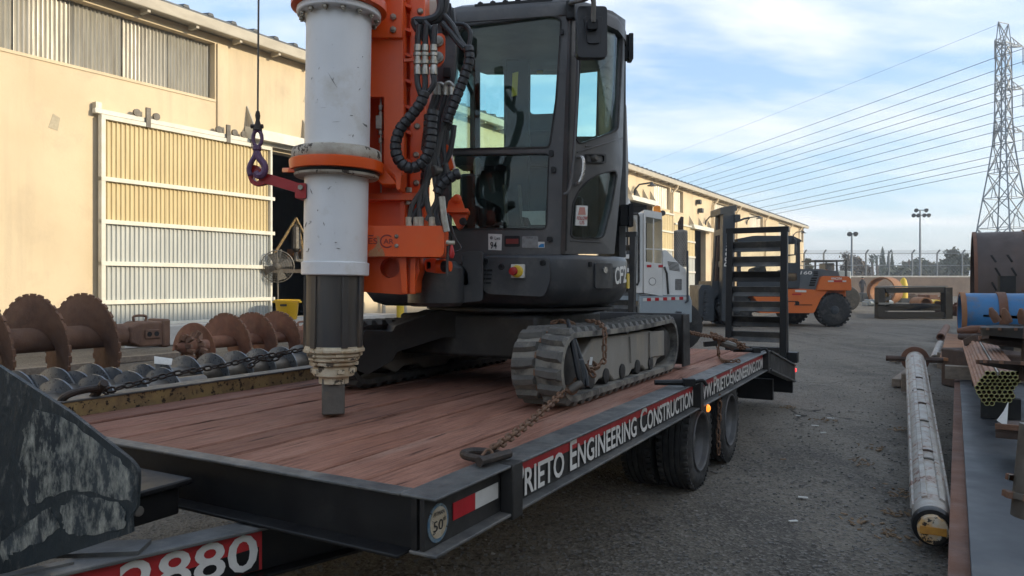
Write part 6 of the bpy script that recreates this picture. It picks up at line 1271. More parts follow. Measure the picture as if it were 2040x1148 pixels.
# brown plates beyond
for k, (z, lab) in enumerate(((.36, 'upper orange-brown plate left of the tube bundle'), (.30, 'lower orange-brown plate left of the tube bundle'))):
    pts = [G(1872 + k * 2, 712, z), G(1927, 717, z), G(1921, 668, z), G(1886, 664, z)]
    MB().prism(pts, (0, 0, -.04)).build('steel_plate', RUSTPL, None, lab, 'plate', 'orange-brown plates', bevel=.004)
p = G(1898, 722, .13); MB().box((0, 0, 0), (.22, .14, .24), frame(wr, UP, (p.x + .1, p.y + .35, .12))).build('timber_block', TIMBER, None, 'timber block under the orange-brown plates', 'timber')
for lab, x0, y0, x1, y1, r_, mt in (('dark pipe end near the blue casing', 1874, 672, 1886, 652, .085, RUSTB), ('pale pipe lying behind the casing flange', 1863, 716, 1874, 686, .075, CASEW)):
    A_, B_ = G(x0, y0, .11), G(x1, y1, .11); q = MB(); d = (B_ - A_).normalized(); L_ = (B_ - A_).length; q.lathe(A_, d, [(0, r_ * .72), (0, r_), (L_, r_), (L_, r_ * .72), (0, r_ * .72)], 20, cap=False); q.lathe(A_ + d * .15, d, [(0, r_ * .72), (.01, 0.001)], 20, cap=False); q.build('short_pipe', mt, None, lab, 'pipe')
# bundle of small tubes
rows = [(595, [1185, 1238, 1328, 1376, 1424, 1472]), (632, [1160, 1208, 1256, 1304, 1352, 1400, 1448]), (663, [1135, 1185, 1232, 1280, 1328, 1376, 1424, 1472]), (697, [1110, 1160, 1206, 1252, 1300, 1348, 1396, 1444]), (732, [1087, 1134, 1180, 1230, 1275, 1323, 1370, 1418]), (772, [1102, 1150, 1198, 1248, 1298, 1350, 1400]), (808, [1124, 1172, 1222, 1272, 1320, 1368, 1418]), (847, [1148, 1198, 1246, 1295, 1340, 1388]), (880, [1178, 1224])]
r_ = .0182; LT = 4.7
q = MB(); q.lathe((0, 0, 0), (1, 0, 0), [(.002, r_ * .74), (0, r_), (LT, r_), (LT, r_ * .74), (.002, r_ * .74)], 12, cap=False); tube_me = q.mesh('steel_tube', PIPEB, 40)
q = MB(); q.lathe((-.002, 0, 0), (1, 0, 0), [(.0, r_ * .72), (0, r_ * 1.02), (.012, r_ * 1.02), (.012, r_ * .72), (0, r_ * .72)], 12, cap=False); edge_me = q.mesh('cut_edge', PIPEE, 40)
q = MB(); q.lathe((.10, 0, 0), (1, 0, 0), [(0, .0), (.0, r_ * .735)], 12, cap=False); plug_me = q.mesh('bore', HOLE, 40)
tdir = V((math.sin(R(30.5)), math.cos(R(30.5)), .004))
for zy, zxs in rows:
    for zx in zxs:
        p = P(1720 + zx / 4.784, 620 + zy / 4.784, 5.2); M = frame(tdir, UP, p + tdir * random.uniform(-.015, .015))
        o = inst('steel_tube', tube_me, M, None, 'tan steel tube in the stacked bundle at the right', 'tube', 'tubes in the bundle'); inst('cut_edge', edge_me, M, o); inst('bore', plug_me, M, o)
fb = P(1720 + 1283 / 4.784, 620 + 600 / 4.784, 5.18); MB().bar(fb, fb + tdir * 4.5, .008, .03).build('flat_bar', GALV, None, 'bright flat bar lying on the tube bundle', 'bar')
for t in (.25, 2.3, 4.2):
    p = P(1992, 792, 5.2) + tdir * (t + .2); MB().box((0, 0, 0), (.26, .09, .16), frame(wr, UP, (p.x + .10, p.y + .1, .335))).build('tube_bearer', BLACKD, None, ['dark steel bearer under the near end of the tube bundle', 'dark steel bearer under the middle of the tube bundle', 'dark steel bearer under the far end of the tube bundle'][int(t / 2)], 'bearer', 'bearers under the tube bundle')
# toothed auger tools at the right edge
def tool(lab, x, y, D_, r_, turns, pit, tilt=0.0, mt=RUSTD, nteeth=16):
    c = P(x, y, D_); o = thing('auger_tool', lab, 'auger tool', c, 'toothed tools at the right edge'); axx = V((math.sin(tilt), 0, math.cos(tilt))); e = V((math.cos(tilt), 0, -math.sin(tilt))); g_ = V((0, 1, 0)); q = MB(); vs = []; k = int(40 * turns)
    for i in range(k + 1):
        a = math.pi * .5 + 2 * math.pi * turns * i / k; d = e * math.cos(a) + g_ * math.sin(a)
        for rr_, t in ((.06, -.012), (r_, -.010), (r_, .010), (.06, .012)): vs.append(c + d * rr_ + axx * (t + pit * i / 40))
    q.add(vs, [(i * 4 + j, i * 4 + (j + 1) % 4, (i + 1) * 4 + (j + 1) % 4, (i + 1) * 4 + j) for i in range(k) for j in range(4)]); q.build('flight', mt, o)
    MB().tube([c - axx * .06, c + axx * (pit * turns + .2)], .07, 14).build('stem', mt, o)
    th_ = MB(); th_.box((0, 0, 0), (.030, .022, .022)); tme = th_.mesh('tooth', RUSTE, 0)
    for i in range(nteeth):
        a = math.pi * .5 + 2 * math.pi * turns * i / nteeth; d = e * math.cos(a) + g_ * math.sin(a); inst('tooth', tme, frame(d, axx, c + d * r_ + axx * (pit * turns * i / nteeth)), o)
    return o
tool('dark toothed auger flight resting over the tube bundle', 2056, 742, 4.75, .30, 1.25, .16, .10, RUSTD, 20)
q = tool('large dark drilling head with worn teeth below the rusty barrel', 2062, 662, 6.6, .42, 1.1, .12, 0, BLACKD, 22)
MB().lathe(P(2062, 690, 6.6), UP, [(0, .30), (.02, .40), (.16, .42), (.18, .30)], 24).build('bucket', BLACKD, q)
for k in range(9):
    a = math.pi + k * .35; c = P(2062, 640, 6.6); d = V((math.cos(a), math.sin(a), 0)); MB().tube([c + d * .34, c + d * .38 + V((0, 0, .07)), c + d * .40 + V((0, 0, .12))], [.036, .034, .014], 10).build('bullet_tooth', RUSTE, q)
q = tool('small toothed bit at the right edge above the blue-grey plate', 2062, 1000, 2.62, .085, 1.2, .06, .1, STEELG, 10)
pd = P(2040, 852, 4.1); o = thing('toothed_plate', 'dark toothed plate with a white pennant at the right edge', 'plate', pd); MB().prism([P(1983, 848, 4.2), P(2080, 856, 4.0), P(2090, 838, 4.5), P(1990, 838, 4.6)], (0, 0, -.07)).build('plate', RUSTD, o, bevel=.004)
MB().bar(P(1984, 849, 4.19), P(2080, 857, 3.99), .02, .03).build('toothed_edge', RUSTE, o)
MB().prism([P(1986, 838, 4.3), P(2006, 850, 4.25), P(2009, 802, 4.3), P(2000, 820, 4.29)], (0, .004, 0)).build('pennant', LABELW, o)
# blue casing
bc = thing('blue_casing', 'blue drilling casing with rusty bands behind the tubes', 'casing', P(1975, 700, 10.0) * V((1, 1, 0)))
c0 = P(1912, 628, 10.0); bd = V((.90, -.435, 0)).normalized()
q = MB(); q.lathe(c0, bd, [(0, .27), (0, .30), (1.3, .30), (1.3, .27), (0, .27)], 32, cap=False); q.build('shell', BLUEC, bc)
for t, w_ in ((.0, .06), (.42, .10), (.9, .07)): MB().lathe(c0 + bd * (t - .005), bd, [(0, .29), (0, .318), (w_, .318), (w_, .29), (0, .29)], 32, cap=False).build('band', RUSTB if t else RUSTPL, bc)
pc = c0 + bd * .85; rdn = (V((bd.y, -bd.x, 0)) * .93 - UP * .37).normalized(); rdn = rdn if rdn.y < 0 else V((-rdn.x, -rdn.y, rdn.z)); MB().lathe(pc + rdn * .275, rdn, [(0, .11), (.03, .11)], 22).build('cutout', HOLE, bc)
q = MB(); q.box((c0.x + .35, c0.y, .30), (.2, .5, .54)); q.box((c0.x + 1.1, c0.y - .1, .30), (.2, .5, .54)); q.build('cradle', BLACKD, bc)
# scrap heap under it
rd2 = random.Random(5)
for i in range(22):
    c = P(1935 + rd2.uniform(0, 95), 668 + rd2.uniform(-12, 12), 8.4 + rd2.uniform(-.6, .9)); d = V((rd2.uniform(-1, 1), rd2.uniform(-1, 1), rd2.uniform(-.3, .3))).normalized()
    z0 = c.z; q = MB()
    if i % 3: q.tube([c - d * .14, c, c + d * .14], [.03, .05, .035], 7)
    else: q.box((0, 0, 0), (.22, .10, .08), frame(d, UP, c))
    q.build('scrap_tooth', RUSTB if i % 2 else RUSTD, None, 'worn drill tooth in the scrap heap under the blue casing', 'scrap', 'scrap under the blue casing', bevel=.01)
MB().box((P(1995, 700, 8.7).x, 8.9, .24), (.62, 1.0, .48)).build('scrap_crate', RUSTD, None, 'dark rusty crate carrying the scrap below the blue casing', 'crate', bevel=.02)
# big rusty core barrel
cb_ = thing('core_barrel', 'big dark rusty core barrel with diagonal slots and teeth at the right edge', 'barrel', (P(1990, 690, 12.6).x, 12.6, 0))
c0 = P(1938, 577, 12.9); cd = V((.864, -.503, 0)).normalized(); rb = 1.0; Lb = .72
q = MB(); q.lathe(c0, cd, [(0, rb - .04), (0, rb), (Lb, rb), (Lb, rb - .04), (0, rb - .04)], 64, cap=False); q.build('shell', DRUM, cb_, smooth=30)
MB().lathe(c0 + cd * .5, cd, [(0, .02), (0, rb - .04)], 48, cap=False).build('bulkhead', DRUM, cb_)
MB().lathe(c0 - cd * .01, cd, [(0, rb - .05), (0, rb + .012), (.05, rb + .012), (.05, rb - .05)], 64, cap=False).build('rim', RUSTB, cb_)
e1 = V((cd.y, -cd.x, 0)); e1 = e1 if e1.y < 0 else -e1
for k in range(14):
    a = -.9 + .24 * (k % 7); t = .26 + .22 * (k // 7) + .05 * ((k % 7) % 2); d = e1 * math.cos(a) + UP * math.sin(a); tg_ = (-e1 * math.sin(a) + UP * math.cos(a)); MB().box((0, 0, 0), (.15, .03, .012), frame(-tg_ + cd * .45, d, c0 + cd * t + d * (rb + .003))).build('slot', HOLE, cb_, bevel=.004)
tmm = MB(); tmm.box((0, 0, 0), (.09, .06, .05)); tmb = tmm.mesh('tooth', RUSTE, 0)
for k in range(36):
    a = k * 2 * math.pi / 36; d = e1 * math.cos(a) + UP * math.sin(a); inst('tooth', tmb, frame(cd, d, c0 + cd * (Lb + .03) + d * rb), cb_)
q = MB(); q.box((c0.x + .3, c0.y, .12), (.16, 1.4, .24)); q.box((c0.x + .8, c0.y, .12), (.16, 1.4, .24)); q.build('cradle', TIMBER, cb_)
MB().sheet([(1992, 550), (2024, 550), (2024, 626), (1992, 626)], [], atY(10.6), -.05, 0).build('stand_plate', BLACKD, None, 'dark upright plate in front of the core barrel', 'plate')
MB().sheet([(1994, 626), (2022, 626), (2018, 735), (1998, 735)], [], atY(10.62), -.06, 0).build('stand_leg', BLACKD, bpy.data.objects['stand_plate'])
# black welded steel frame
sf_ = thing('welded_steel_rack', 'black welded rectangular steel frame standing in the yard', 'rack', (P(1820, 635, 27).x, 28, 0))
D = 27.0; f_ = atY(D); fb_ = atY(D + 4.5)
q = MB(); q.sheet([(1750, 573), (1763, 573), (1763, 634), (1750, 634)], [], f_, -.3, 0); q.build('post', BLACK, sf_); q = MB(); q.sheet([(1884, 573), (1898, 573), (1898, 636), (1884, 636)], [], f_, -.3, 0); q.build('post', BLACK, sf_)
q = MB(); q.sheet([(1763, 574), (1884, 572), (1884, 583), (1770, 584)], [], f_, -.3, -.02); q.build('top_beam', BLACK, sf_)
q = MB(); q.sheet([(1763, 622), (1884, 622), (1884, 634), (1763, 634)], [], f_, -.3, -.02); q.build('bottom_beam', BLACK, sf_)
for k in range(1, 5):
    z1 = .12; p = atY(D + k * 1.1); q = MB(); q.box((P(1822, 600, D + k * 1.1).x, D + k * 1.1, .35), (2.35, .16, .18)); q.build('cross_beam', BLACK, sf_)
MB().prism([f_(1752, 573, -.3), f_(1898, 572, -.3), fb_(1880, 572, 0), fb_(1768, 572, 0)], (0, 0, .05)).build('top_plate', FKG, sf_)
for x, xb in ((1756, 1772), (1891, 1876)):
    q = MB(); q.bar(f_(x, 578, -.3) , fb_(xb, 576, 0), .12, .16); q.bar(f_(x, 604, -.3), fb_(xb, 592, 0), .12, .12); q.bar(f_(x, 630, -.3), fb_(xb, 612, 0), .12, .16); q.build('side_beam', BLACK, sf_)
    for k in range(3): t = .2 + .3 * k; a_ = f_(x, 578, -.3).lerp(fb_(xb, 576, 0), t); c_ = f_(x, 630, -.3).lerp(fb_(xb, 612, 0), t); MB().bar(a_, c_, .1, .1, (0, 1, 0)).build('side_post', YRUST, sf_)
MB().sheet([(1763, 603), (1770, 603), (1770, 607), (1750, 607), (1750, 603)], [], f_, -.2, .06).build('joint_plate', FKG, sf_)
# casing ring, tank, background clutter
cr_ = thing('casing_ring', 'rusty casing ring standing on edge in the distance', 'ring', (P(1757, 585, 46).x, 46, 0)); c = P(1755, 573, 46); c.z = .83
q = MB(); q.lathe(c, (.75, .66, 0), [(0, .80), (0, .88), (1.2, .88), (1.2, .80), (0, .80)], 40, cap=False); q.build('shell', RUSTPL, cr_)
yt = thing('yellow_tank', 'small yellow tank with domed top in the distance', 'tank', (P(1800, 580, 50).x, 50, 0)); MB().lathe((P(1800, 580, 50).x, 50, .3), UP, [(0, .27), (.9, .27), (1.25, .18), (1.4, .05)], 18).build('shell', YPAINT, yt); MB().box((P(1800, 580, 50).x, 50, .15), (.6, .6, .3)).build('base', FKD, yt)
for i, (x, w_, h_, D_, mt, lab) in enumerate(((1790, 60, 14, 56, RUSTD, 'dark steel stock stacked before the far fence'), (1860, 44, 15, 50, RUSTB, 'brown crates of parts near the far fence'), (1712, 36, 20, 52, FKD, 'dark rack of parts beyond the forklift'), (1746, 50, 12, 42, BLUEG, 'grey steel rack behind the walking person'), (1900, 30, 26, 30, RUSTB, 'brown scrap pile beside the core barrel'))):
    o = thing('stock_pile', lab, 'stock pile', (P(x, 590, D_).x, D_, 0), 'stock piles at the back of the yard'); rdd = random.Random(i); W_ = w_ / F * D_; Hh = h_ / F * D_
    for k in range(9):
        cx_ = P(x, 590, D_).x + rdd.uniform(-.5, .5) * W_; s_ = rdd.uniform(.15, .4) * W_; hh = rdd.uniform(.5, 1.1) * Hh
        if k % 3 == 0: MB().tube([(cx_ - s_ / 2, D_ - .4, hh * .8), (cx_ + s_ / 2, D_ - .3, hh * .8)], .12, 8).build('pipe', mt, o)
        MB().box((cx_, D_ + rdd.uniform(-.4, .6), hh / 2), (s_, .7, hh)).build('stock', mt, o, bevel=.03)
for x, y, r_, lab in ((1845, 598, .30, 'tan pipe end inside the black frame'), (1868, 596, .24, 'yellow drum inside the black frame')):
    D_ = 36; q = MB(); c = P(x, y, D_); c.z = r_ + .02; q.lathe(c, (.2, 1, 0), [(0, r_ * .8), (0, r_), (1.5, r_), (1.5, r_ * .8), (0, r_ * .8)], 18, cap=False); q.build('pipe_piece', RUSTPL if x < 1850 else YPAINT, None, lab, 'pipe')
# bollards and cylinders by the far door
for i, (x, y, w_, h_, mt, lab) in enumerate(((1382, 605, .12, 1.0, PALEW, 'white bollard near the far door'), (1396, 590, .35, .9, GALV, 'grey drum beside the far door'), (1387, 600, .10, 1.2, RUSTPL, 'rusty post beside the far door'))):
    p = G(x, y, 0); MB().lathe((p.x, p.y, 0), UP, [(0, w_), (h_, w_), (h_ + .04, w_ * .6)], 14).build('bollard' if i != 1 else 'drum', mt, None, lab, 'bollard' if i != 1 else 'drum')
# loader behind the forklift
ld = thing('loader', 'grey wheeled loader with a black canopy beyond the forklift', 'loader', (P(1655, 580, 34).x, 34, 0)); l_ = atY(34)
q = MB(); q.sheet([(1624, 518), (1688, 518), (1688, 521), (1624, 521)], [], l_, -1.6, 0); q.sheet([(1624, 518), (1626, 518), (1626, 545), (1624, 545)], [], l_, -.1, 0); q.sheet([(1646, 520), (1648, 520), (1648, 545), (1646, 545)], [], l_, -.1, 0); q.sheet([(1667, 520), (1669, 520), (1669, 545), (1667, 545)], [], l_, -.1, 0); q.sheet([(1685, 520), (1688, 520), (1688, 560), (1685, 560)], [], l_, -.1, 0); q.build('canopy', FKD, ld)
MB().sheet([(1612, 538), (1700, 540), (1700, 580), (1612, 580)], [], l_, -1.8, -.2).build('body', BLUEG, ld, bevel=.05); MB().sheet(rr(1650, 524, 1668, 540, 2), [], l_, -1.0, -.3).build('window_frame', GREYPL, ld)
for x in (1625, 1690): MB().lathe(P(x, 590, 34) * V((1, 1, 0)) + V((0, 0, .6)), (0, 1, 0), [(0, .3), (.02, .55), (.1, .6), (.4, .6), (.45, .3)], 24).build('wheel', RUBBER, ld)
# ------------------------------------------------------------------ wall, fence, lamps, pylon, trees
fw = thing('yard_wall', 'low brown block wall along the far side of the yard', 'wall', (40, 76, 0))
MB().prism([(20, 76, 0), (20, 76, 1.95), (62, 76, 1.95), (62, 76, 0)], (0, .2, 0)).build('masonry', mat('brown_block_wall', (.18, .135, .105), (.135, .10, .08), rough=.9, sc=1, bump=.2), fw); MB().prism([(20, 75.95, 1.951), (20, 75.95, 2.1), (62, 75.95, 2.1), (62, 75.95, 1.951)], (0, .3, 0)).build('coping', CONC, fw)
fe = thing('chain_link_fence', 'tall chain-link fence with steel posts above the brown wall', 'fence', (40, 76.4, 0))
fz = H + (HZ - 505) / F * 76
for x in (1602, 1641, 1725, 1771, 1817, 1867, 1917, 1962, 2010): p = P(x, 505, 76.5); MB().tube([(p.x, 76.5, 0), (p.x, 76.5, p.z), (p.x + .12, 76.2, p.z + .35)], .09, 6).build('post', PYL, fe)
for z in (fz, H + (HZ - 529) / F * 76): MB().tube([(28, 76.5, z), (62, 76.5, z)], .035, 5).build('rail', PYL, fe)
q = MB()
for k in range(3): q.tube([(28, 76.2, fz + .1 + k * .11), (62, 76.2, fz + .1 + k * .11)], .012, 4)
q.build('barbed_wire', PYL, fe)
q = MB(); x = 30.0
while x < 60:      # mesh of the fence as crossing wires
    for sgn in (-1, 1): q.tube([(x, 76.5, 2.0), (x + sgn * (fz - 2.0), 76.5, fz)], .006, 3)
    x += .35
q.build('wire_mesh', PYL, fe, kind='stuff')
def lamp(lab, x, ytop, D_, heads):
    p = P(x, ytop, D_); o = thing('light_pole', lab, 'light pole', (p.x, p.y, 0), 'floodlight poles'); MB().tube([(p.x, p.y, 0), (p.x, p.y, p.z)], [.20, .12], 8).build('pole', PYL, o)
    for dx, dy in heads:
        c = P(x + dx, ytop + dy, D_); MB().lathe(c, V((dx * .02, -1, -.5)), [(-.3, .15), (0, .32), (.15, .34)], 10).build('floodlight', FKD, o)
    for dy in sorted(set(h_[1] for h_ in heads)):
        xs_ = [h_[0] for h_ in heads if h_[1] == dy]; MB().tube([P(x + min(xs_), ytop + dy, D_), P(x + max(xs_), ytop + dy, D_)], .08, 6).build('cross_arm', PYL, o)
lamp('tall floodlight pole with six lamps on two arms', 1833, 418, 118, ((-8, 1), (12, 1), (-13, 11), (-4, 11), (8, 11), (17, 11)))
lamp('shorter floodlight pole with two lamps', 1697, 466, 100, ((-5, 0), (7, 0)))
# pylon
D = 110.0; py = thing('transmission_pylon', 'tall lattice steel transmission tower at the right edge', 'pylon', (P(1996, 600, D).x, D, 0))
pxm = D / F; cxp = P(1999, 0, D).x
def Z(y): return H + (HZ - y) * pxm
lev = [(565 + 17, 62), (520, 53), (455, 42), (395, 33), (345, 25), (285, 17), (235, 14), (190, 13.5), (150, 13), (110, 12.5), (88, 12)]
Rp = Matrix.Rotation(R(24), 3, 'Z')
def corner(y, hw, i, j): d = Rp @ V((i * hw * .76 * pxm, j * hw * .76 * pxm, 0)); return V((cxp + d.x, D + d.y, max(0, Z(y))))
def mem(q, a, b_, w_=.11): q.bar(a, b_, w_, w_)
q = MB()
for (y0, h0), (y1, h1_) in zip(lev[:-1], lev[1:]):
    for i, j in ((-1, -1), (1, -1), (1, 1), (-1, 1)): mem(q, corner(y0, h0, i, j), corner(y1, h1_, i, j), .17)
q.build('leg', PYL, py)
br = MB(); cs_ = [(-1, -1), (1, -1), (1, 1), (-1, 1)]
for (y0, h0), (y1, h1_) in zip(lev[:-1], lev[1:]):
    for k in range(4):
        a, b_ = cs_[k], cs_[(k + 1) % 4]; mem(br, corner(y0, h0, *a), corner(y1, h1_, *b_)); mem(br, corner(y0, h0, *b_), corner(y1, h1_, *a)); mem(br, corner(y1, h1_, *a), corner(y1, h1_, *b_), .09)
        if h0 > 20:
            m0 = (corner(y0, h0, *a) + corner(y1, h1_, *b_)) / 2; mem(br, m0, (corner(y0, h0, *a) + corner(y0, h0, *b_)) / 2, .08)
br.build('bracing', PYL, py)
apx = [V((cxp, D, Z(46))) + Rp @ V((i * 1.2, 0, 0)) for i in (-1, 1)]; q = MB()
for c_ in cs_:
    for a in apx: mem(q, corner(88, 12, *c_), a, .1)
mem(q, apx[0], apx[1], .1); q.build('peak', PYL, py)
ad = (Rp @ V((1, 0, 0))).normalized(); tips = []
for y in (85, 171, 258):
    hw = 12.6; q = MB()
    for sg, ext in ((-1, 27), (1, 62)):
        tip = V((cxp, D, Z(y))) + ad * sg * ext * pxm * 1.0
        for j in (-1, 1):
            mem(q, corner(y + 8, hw, sg, j), tip, .11); mem(q, corner(y - 9, hw, sg, j), tip, .10)
            for t in (.33, .66): mem(q, corner(y + 8, hw, sg, j).lerp(tip, t), corner(y - 9, hw, sg, j).lerp(tip, t - .2), .08); mem(q, corner(y + 8, hw, sg, -j).lerp(tip, t), corner(y + 8, hw, sg, j).lerp(tip, t - .25), .08)
        tips.append((sg, tip))
    q.build('cross_arm', PYL, py)
for sg, tp in tips: MB().tube([tp, tp - V((0, 0, 2.75))], .07, 6).build('insulator', FKD, py)
# conductors running away to the left
wd_ = V((math.tan(R(-15.8)), 1, 0)); wires = [(1972, 119, 177.5), (1990, 138, 201.5), (1972, 170, 221.6), (1990, 183, 238.8), (1972, 205.5, 256.4), (1990, 222, 277.6), (1972, 247, 293.7), (1990, 261, 307.3), (1972, 292, 334.5), (1990, 309, 351.8), (1972, 327, 363.4), (1990, 336, 370.6)]
for k, (xr, yr, yl) in enumerate(wires):
    p0 = P(xr, yr, D); pts = []; L_ = 420.0
    for i in range(25): t = i / 24; pts.append(p0 + wd_ * (L_ * t) + V((0, 0, -7 * 4 * t * (1 - t) * .6)))
    pr = p0 - wd_ * 90; MB().tube([pr] + pts, .045, 5).build('power_line', WIRE, None, ['uppermost', 'second', 'third', 'fourth', 'fifth', 'sixth', 'seventh', 'eighth', 'ninth', 'tenth', 'eleventh', 'lowest'][k] + ' of the twelve dark power lines strung from the lattice tower', 'power line', 'power lines across the sky')
p0 = P(1991, 48, D); MB().tube([p0 + wd_ * (420 * i / 16) + V((0, 0, -3 * 4 * (i / 16) * (1 - i / 16))) for i in range(17)], .022, 4).build('earth_wire', WIRE, None, 'faint topmost wire from the peak of the lattice tower', 'power line')
# trees
def leafmat(nm, a, b_): return mat(nm, a, b_, rough=.8, sc=.6, rnd=.12)
LF1 = leafmat('cypress_foliage', (.050, .075, .050), (.033, .052, .036)); LF2 = leafmat('olive_foliage', (.085, .095, .060), (.06, .07, .045)); LF3 = leafmat('dry_twig_foliage', (.15, .12, .095), (.11, .09, .07)); BARK = mat('bark', (.10, .075, .055), (.07, .052, .04), rough=.9, sc=3)
def tree(nm, lab, x, ytop, wpx, D_, shape, lf, n=900, seed=1, ls=.5):
    rdt = random.Random(seed); p = P(x, ytop, D_); hgt = p.z; w_ = wpx / F * D_ / 2; o = thing(nm, lab, 'tree', (p.x, p.y, 0), 'trees beyond the yard')
    q = MB(); q.tube([(p.x, p.y, 0), (p.x + rdt.uniform(-.2, .2), p.y, hgt * .5), (p.x, p.y, hgt * .9)], [.3, .2, .06], 7)
    for k in range(7):
        a = rdt.uniform(0, 6.28); z0 = hgt * rdt.uniform(.25, .6); q.tube([(p.x, p.y, z0), (p.x + math.cos(a) * w_ * .7, p.y + math.sin(a) * w_ * .7, z0 + hgt * .2)], [.12, .04], 5)
    q.build('trunk', BARK, o); q = MB()
    cl = []
    for _ in range(22):
        while True:
            e = V((rdt.uniform(-1, 1), rdt.uniform(-1, 1), rdt.uniform(-1, 1)))
            if e.length < 1: break
        cl.append(V((p.x + e.x * w_ * .85, p.y + e.y * w_ * .85, hgt * (.60 + .36 * e.z))))
    for i in range(n):
        if shape == 'cypress':
            t = 1 - rdt.random() ** .62; t = min(t, .985); z = hgt * (.03 + .97 * t); a = rdt.uniform(0, 6.28); k_ = (1 - t) ** .55 * min(1, .35 + t * 3.5) * (1 + .22 * math.sin(a * 3 + z * 1.7)); rad = w_ * k_ * math.sqrt(rdt.random()); c = V((p.x + math.cos(a) * rad, p.y + math.sin(a) * rad, z)); s_ = ls * rdt.uniform(.5, 1.0) * (.35 + .65 * (1 - t))
        else:
            sp = w_ * .27; c = cl[i % 22] + V((rdt.gauss(0, sp), rdt.gauss(0, sp), rdt.gauss(0, sp * .7))); s_ = ls * rdt.uniform(.4, 1.0)
        d1_ = V((rdt.gauss(0, 1), rdt.gauss(0, 1), rdt.gauss(0, 1) + .6 * (shape == 'cypress'))).normalized(); d2_ = d1_.cross(V((rdt.gauss(0, 1), rdt.gauss(0, 1), rdt.gauss(0, 1)))).normalized()
        q.add([c - d1_ * s_, c + d2_ * s_ * .5, c + d1_ * s_, c - d2_ * s_ * .5], [(0, 1, 2, 3)])
    q.build('crown', lf, o, smooth=0); return o
tree('cypress_tree', 'tallest dark cypress in the group of three', 1758, 491, 17, 170, 'cypress', LF1, 3200, 1, .45); tree('cypress_tree', 'slim cypress in the middle of the group of three', 1770, 498, 9, 165, 'cypress', LF1, 2400, 2, .4); tree('cypress_tree', 'cypress at the right of the group of three', 1777, 499, 10, 160, 'cypress', LF1, 2400, 3, .4); tree('cypress_tree', 'lone thin cypress near the core barrel', 1887, 499, 9, 165, 'cypress', LF1, 2400, 4, .4); tree('cypress_tree', 'small distant cypress between the fence posts', 1800, 519, 8, 175, 'cypress', LF1, 1600, 5, .4)
tree('broadleaf_tree', 'bare brown tree behind the forklift', 1690, 500, 34, 120, 'round', LF3, 900, 6, .3); tree('broadleaf_tree', 'dry bushy tree right of the forklift', 1703, 520, 44, 115, 'round', LF3, 2600, 7, .6); tree('broadleaf_tree', 'olive-green tree in the middle distance', 1828, 520, 46, 150, 'round', LF2, 3000, 8, .9); tree('broadleaf_tree', 'low olive tree behind the yellow tank', 1785, 534, 50, 140, 'round', LF2, 2600, 9, .8); tree('broadleaf_tree', 'leafy tree beside the core barrel', 1906, 496, 40, 110, 'round', LF2, 2600, 10, .5); tree('broadleaf_tree', 'rounded tree below the lone thin cypress', 1868, 530, 56, 150, 'round', LF2, 3000, 11, .9); tree('broadleaf_tree', 'dark shrubby tree at the end of the warehouse', 1609, 513, 14, 85, 'round', LF2, 1800, 12, .35)
def palm(lab, x, ytop, D_, seed):
    rdt = random.Random(seed); p = P(x, ytop + 6, D_); o = thing('palm_tree', lab, 'tree', (p.x, p.y, 0), 'palms beyond the yard'); MB().tube([(p.x, p.y, 0), (p.x + .2, p.y, p.z * .5), (p.x, p.y, p.z)], [.35, .28, .25], 7).build('trunk', BARK, o); q = MB()
    for k in range(34):
        a = rdt.uniform(0, 6.28); e_ = rdt.uniform(-.8, 1.1); L_ = rdt.uniform(1.2, 1.9); d = V((math.cos(a) * math.cos(e_), math.sin(a) * math.cos(e_), math.sin(e_))); sdv = V((-math.sin(a), math.cos(a), 0)) * .16
        q.add([p, p + d * L_ * .5 + sdv, p + d * L_ + V((0, 0, -.5)), p + d * L_ * .5 - sdv], [(0, 1, 2, 3)])
    q.build('crown', LF1, o, smooth=0)
palm('left palm of the pair beside the cypresses', 1737, 510, 160, 1); palm('right palm of the pair beside the cypresses', 1746, 508, 160, 2)
up_ol = thing('utility_pole', 'small wooden utility pole among the distant trees', 'pole', (P(1811, 520, 140).x, 140, 0)); pz = P(1811, 517, 140); MB().tube([(pz.x, 140, 0), (pz.x, 140, pz.z)], .14, 6).build('pole', BARK, up_ol); MB().box((pz.x, 140, pz.z - .5), (1.6, .12, .12)).build('cross_arm', BARK, up_ol)
# far belt of low greenery and roofs behind the wall
q = MB(); rdt = random.Random(9)
for i in range(5200):
    x = rdt.uniform(-40, 170); d_ = rdt.uniform(205, 225); z = min(1.3, abs(rdt.gauss(0, .8))) * (2.4 + 1.4 * math.sin(x * .13) + math.sin(x * .41)); c = V((x, d_, z)); a = V((rdt.gauss(0, 1), rdt.gauss(0, .4), rdt.gauss(0, 1))).normalized(); b_ = a.cross(V((0, 1, 0))).normalized(); s_ = rdt.uniform(.5, 1.1); q.add([c - a * s_, c + b_ * s_ * .6, c + a * s_, c - b_ * s_ * .6], [(0, 1, 2, 3)])
q.build('distant_greenery', LF2, None, 'far-off belt of low trees along the horizon', 'greenery', None, 'stuff', smooth=0)
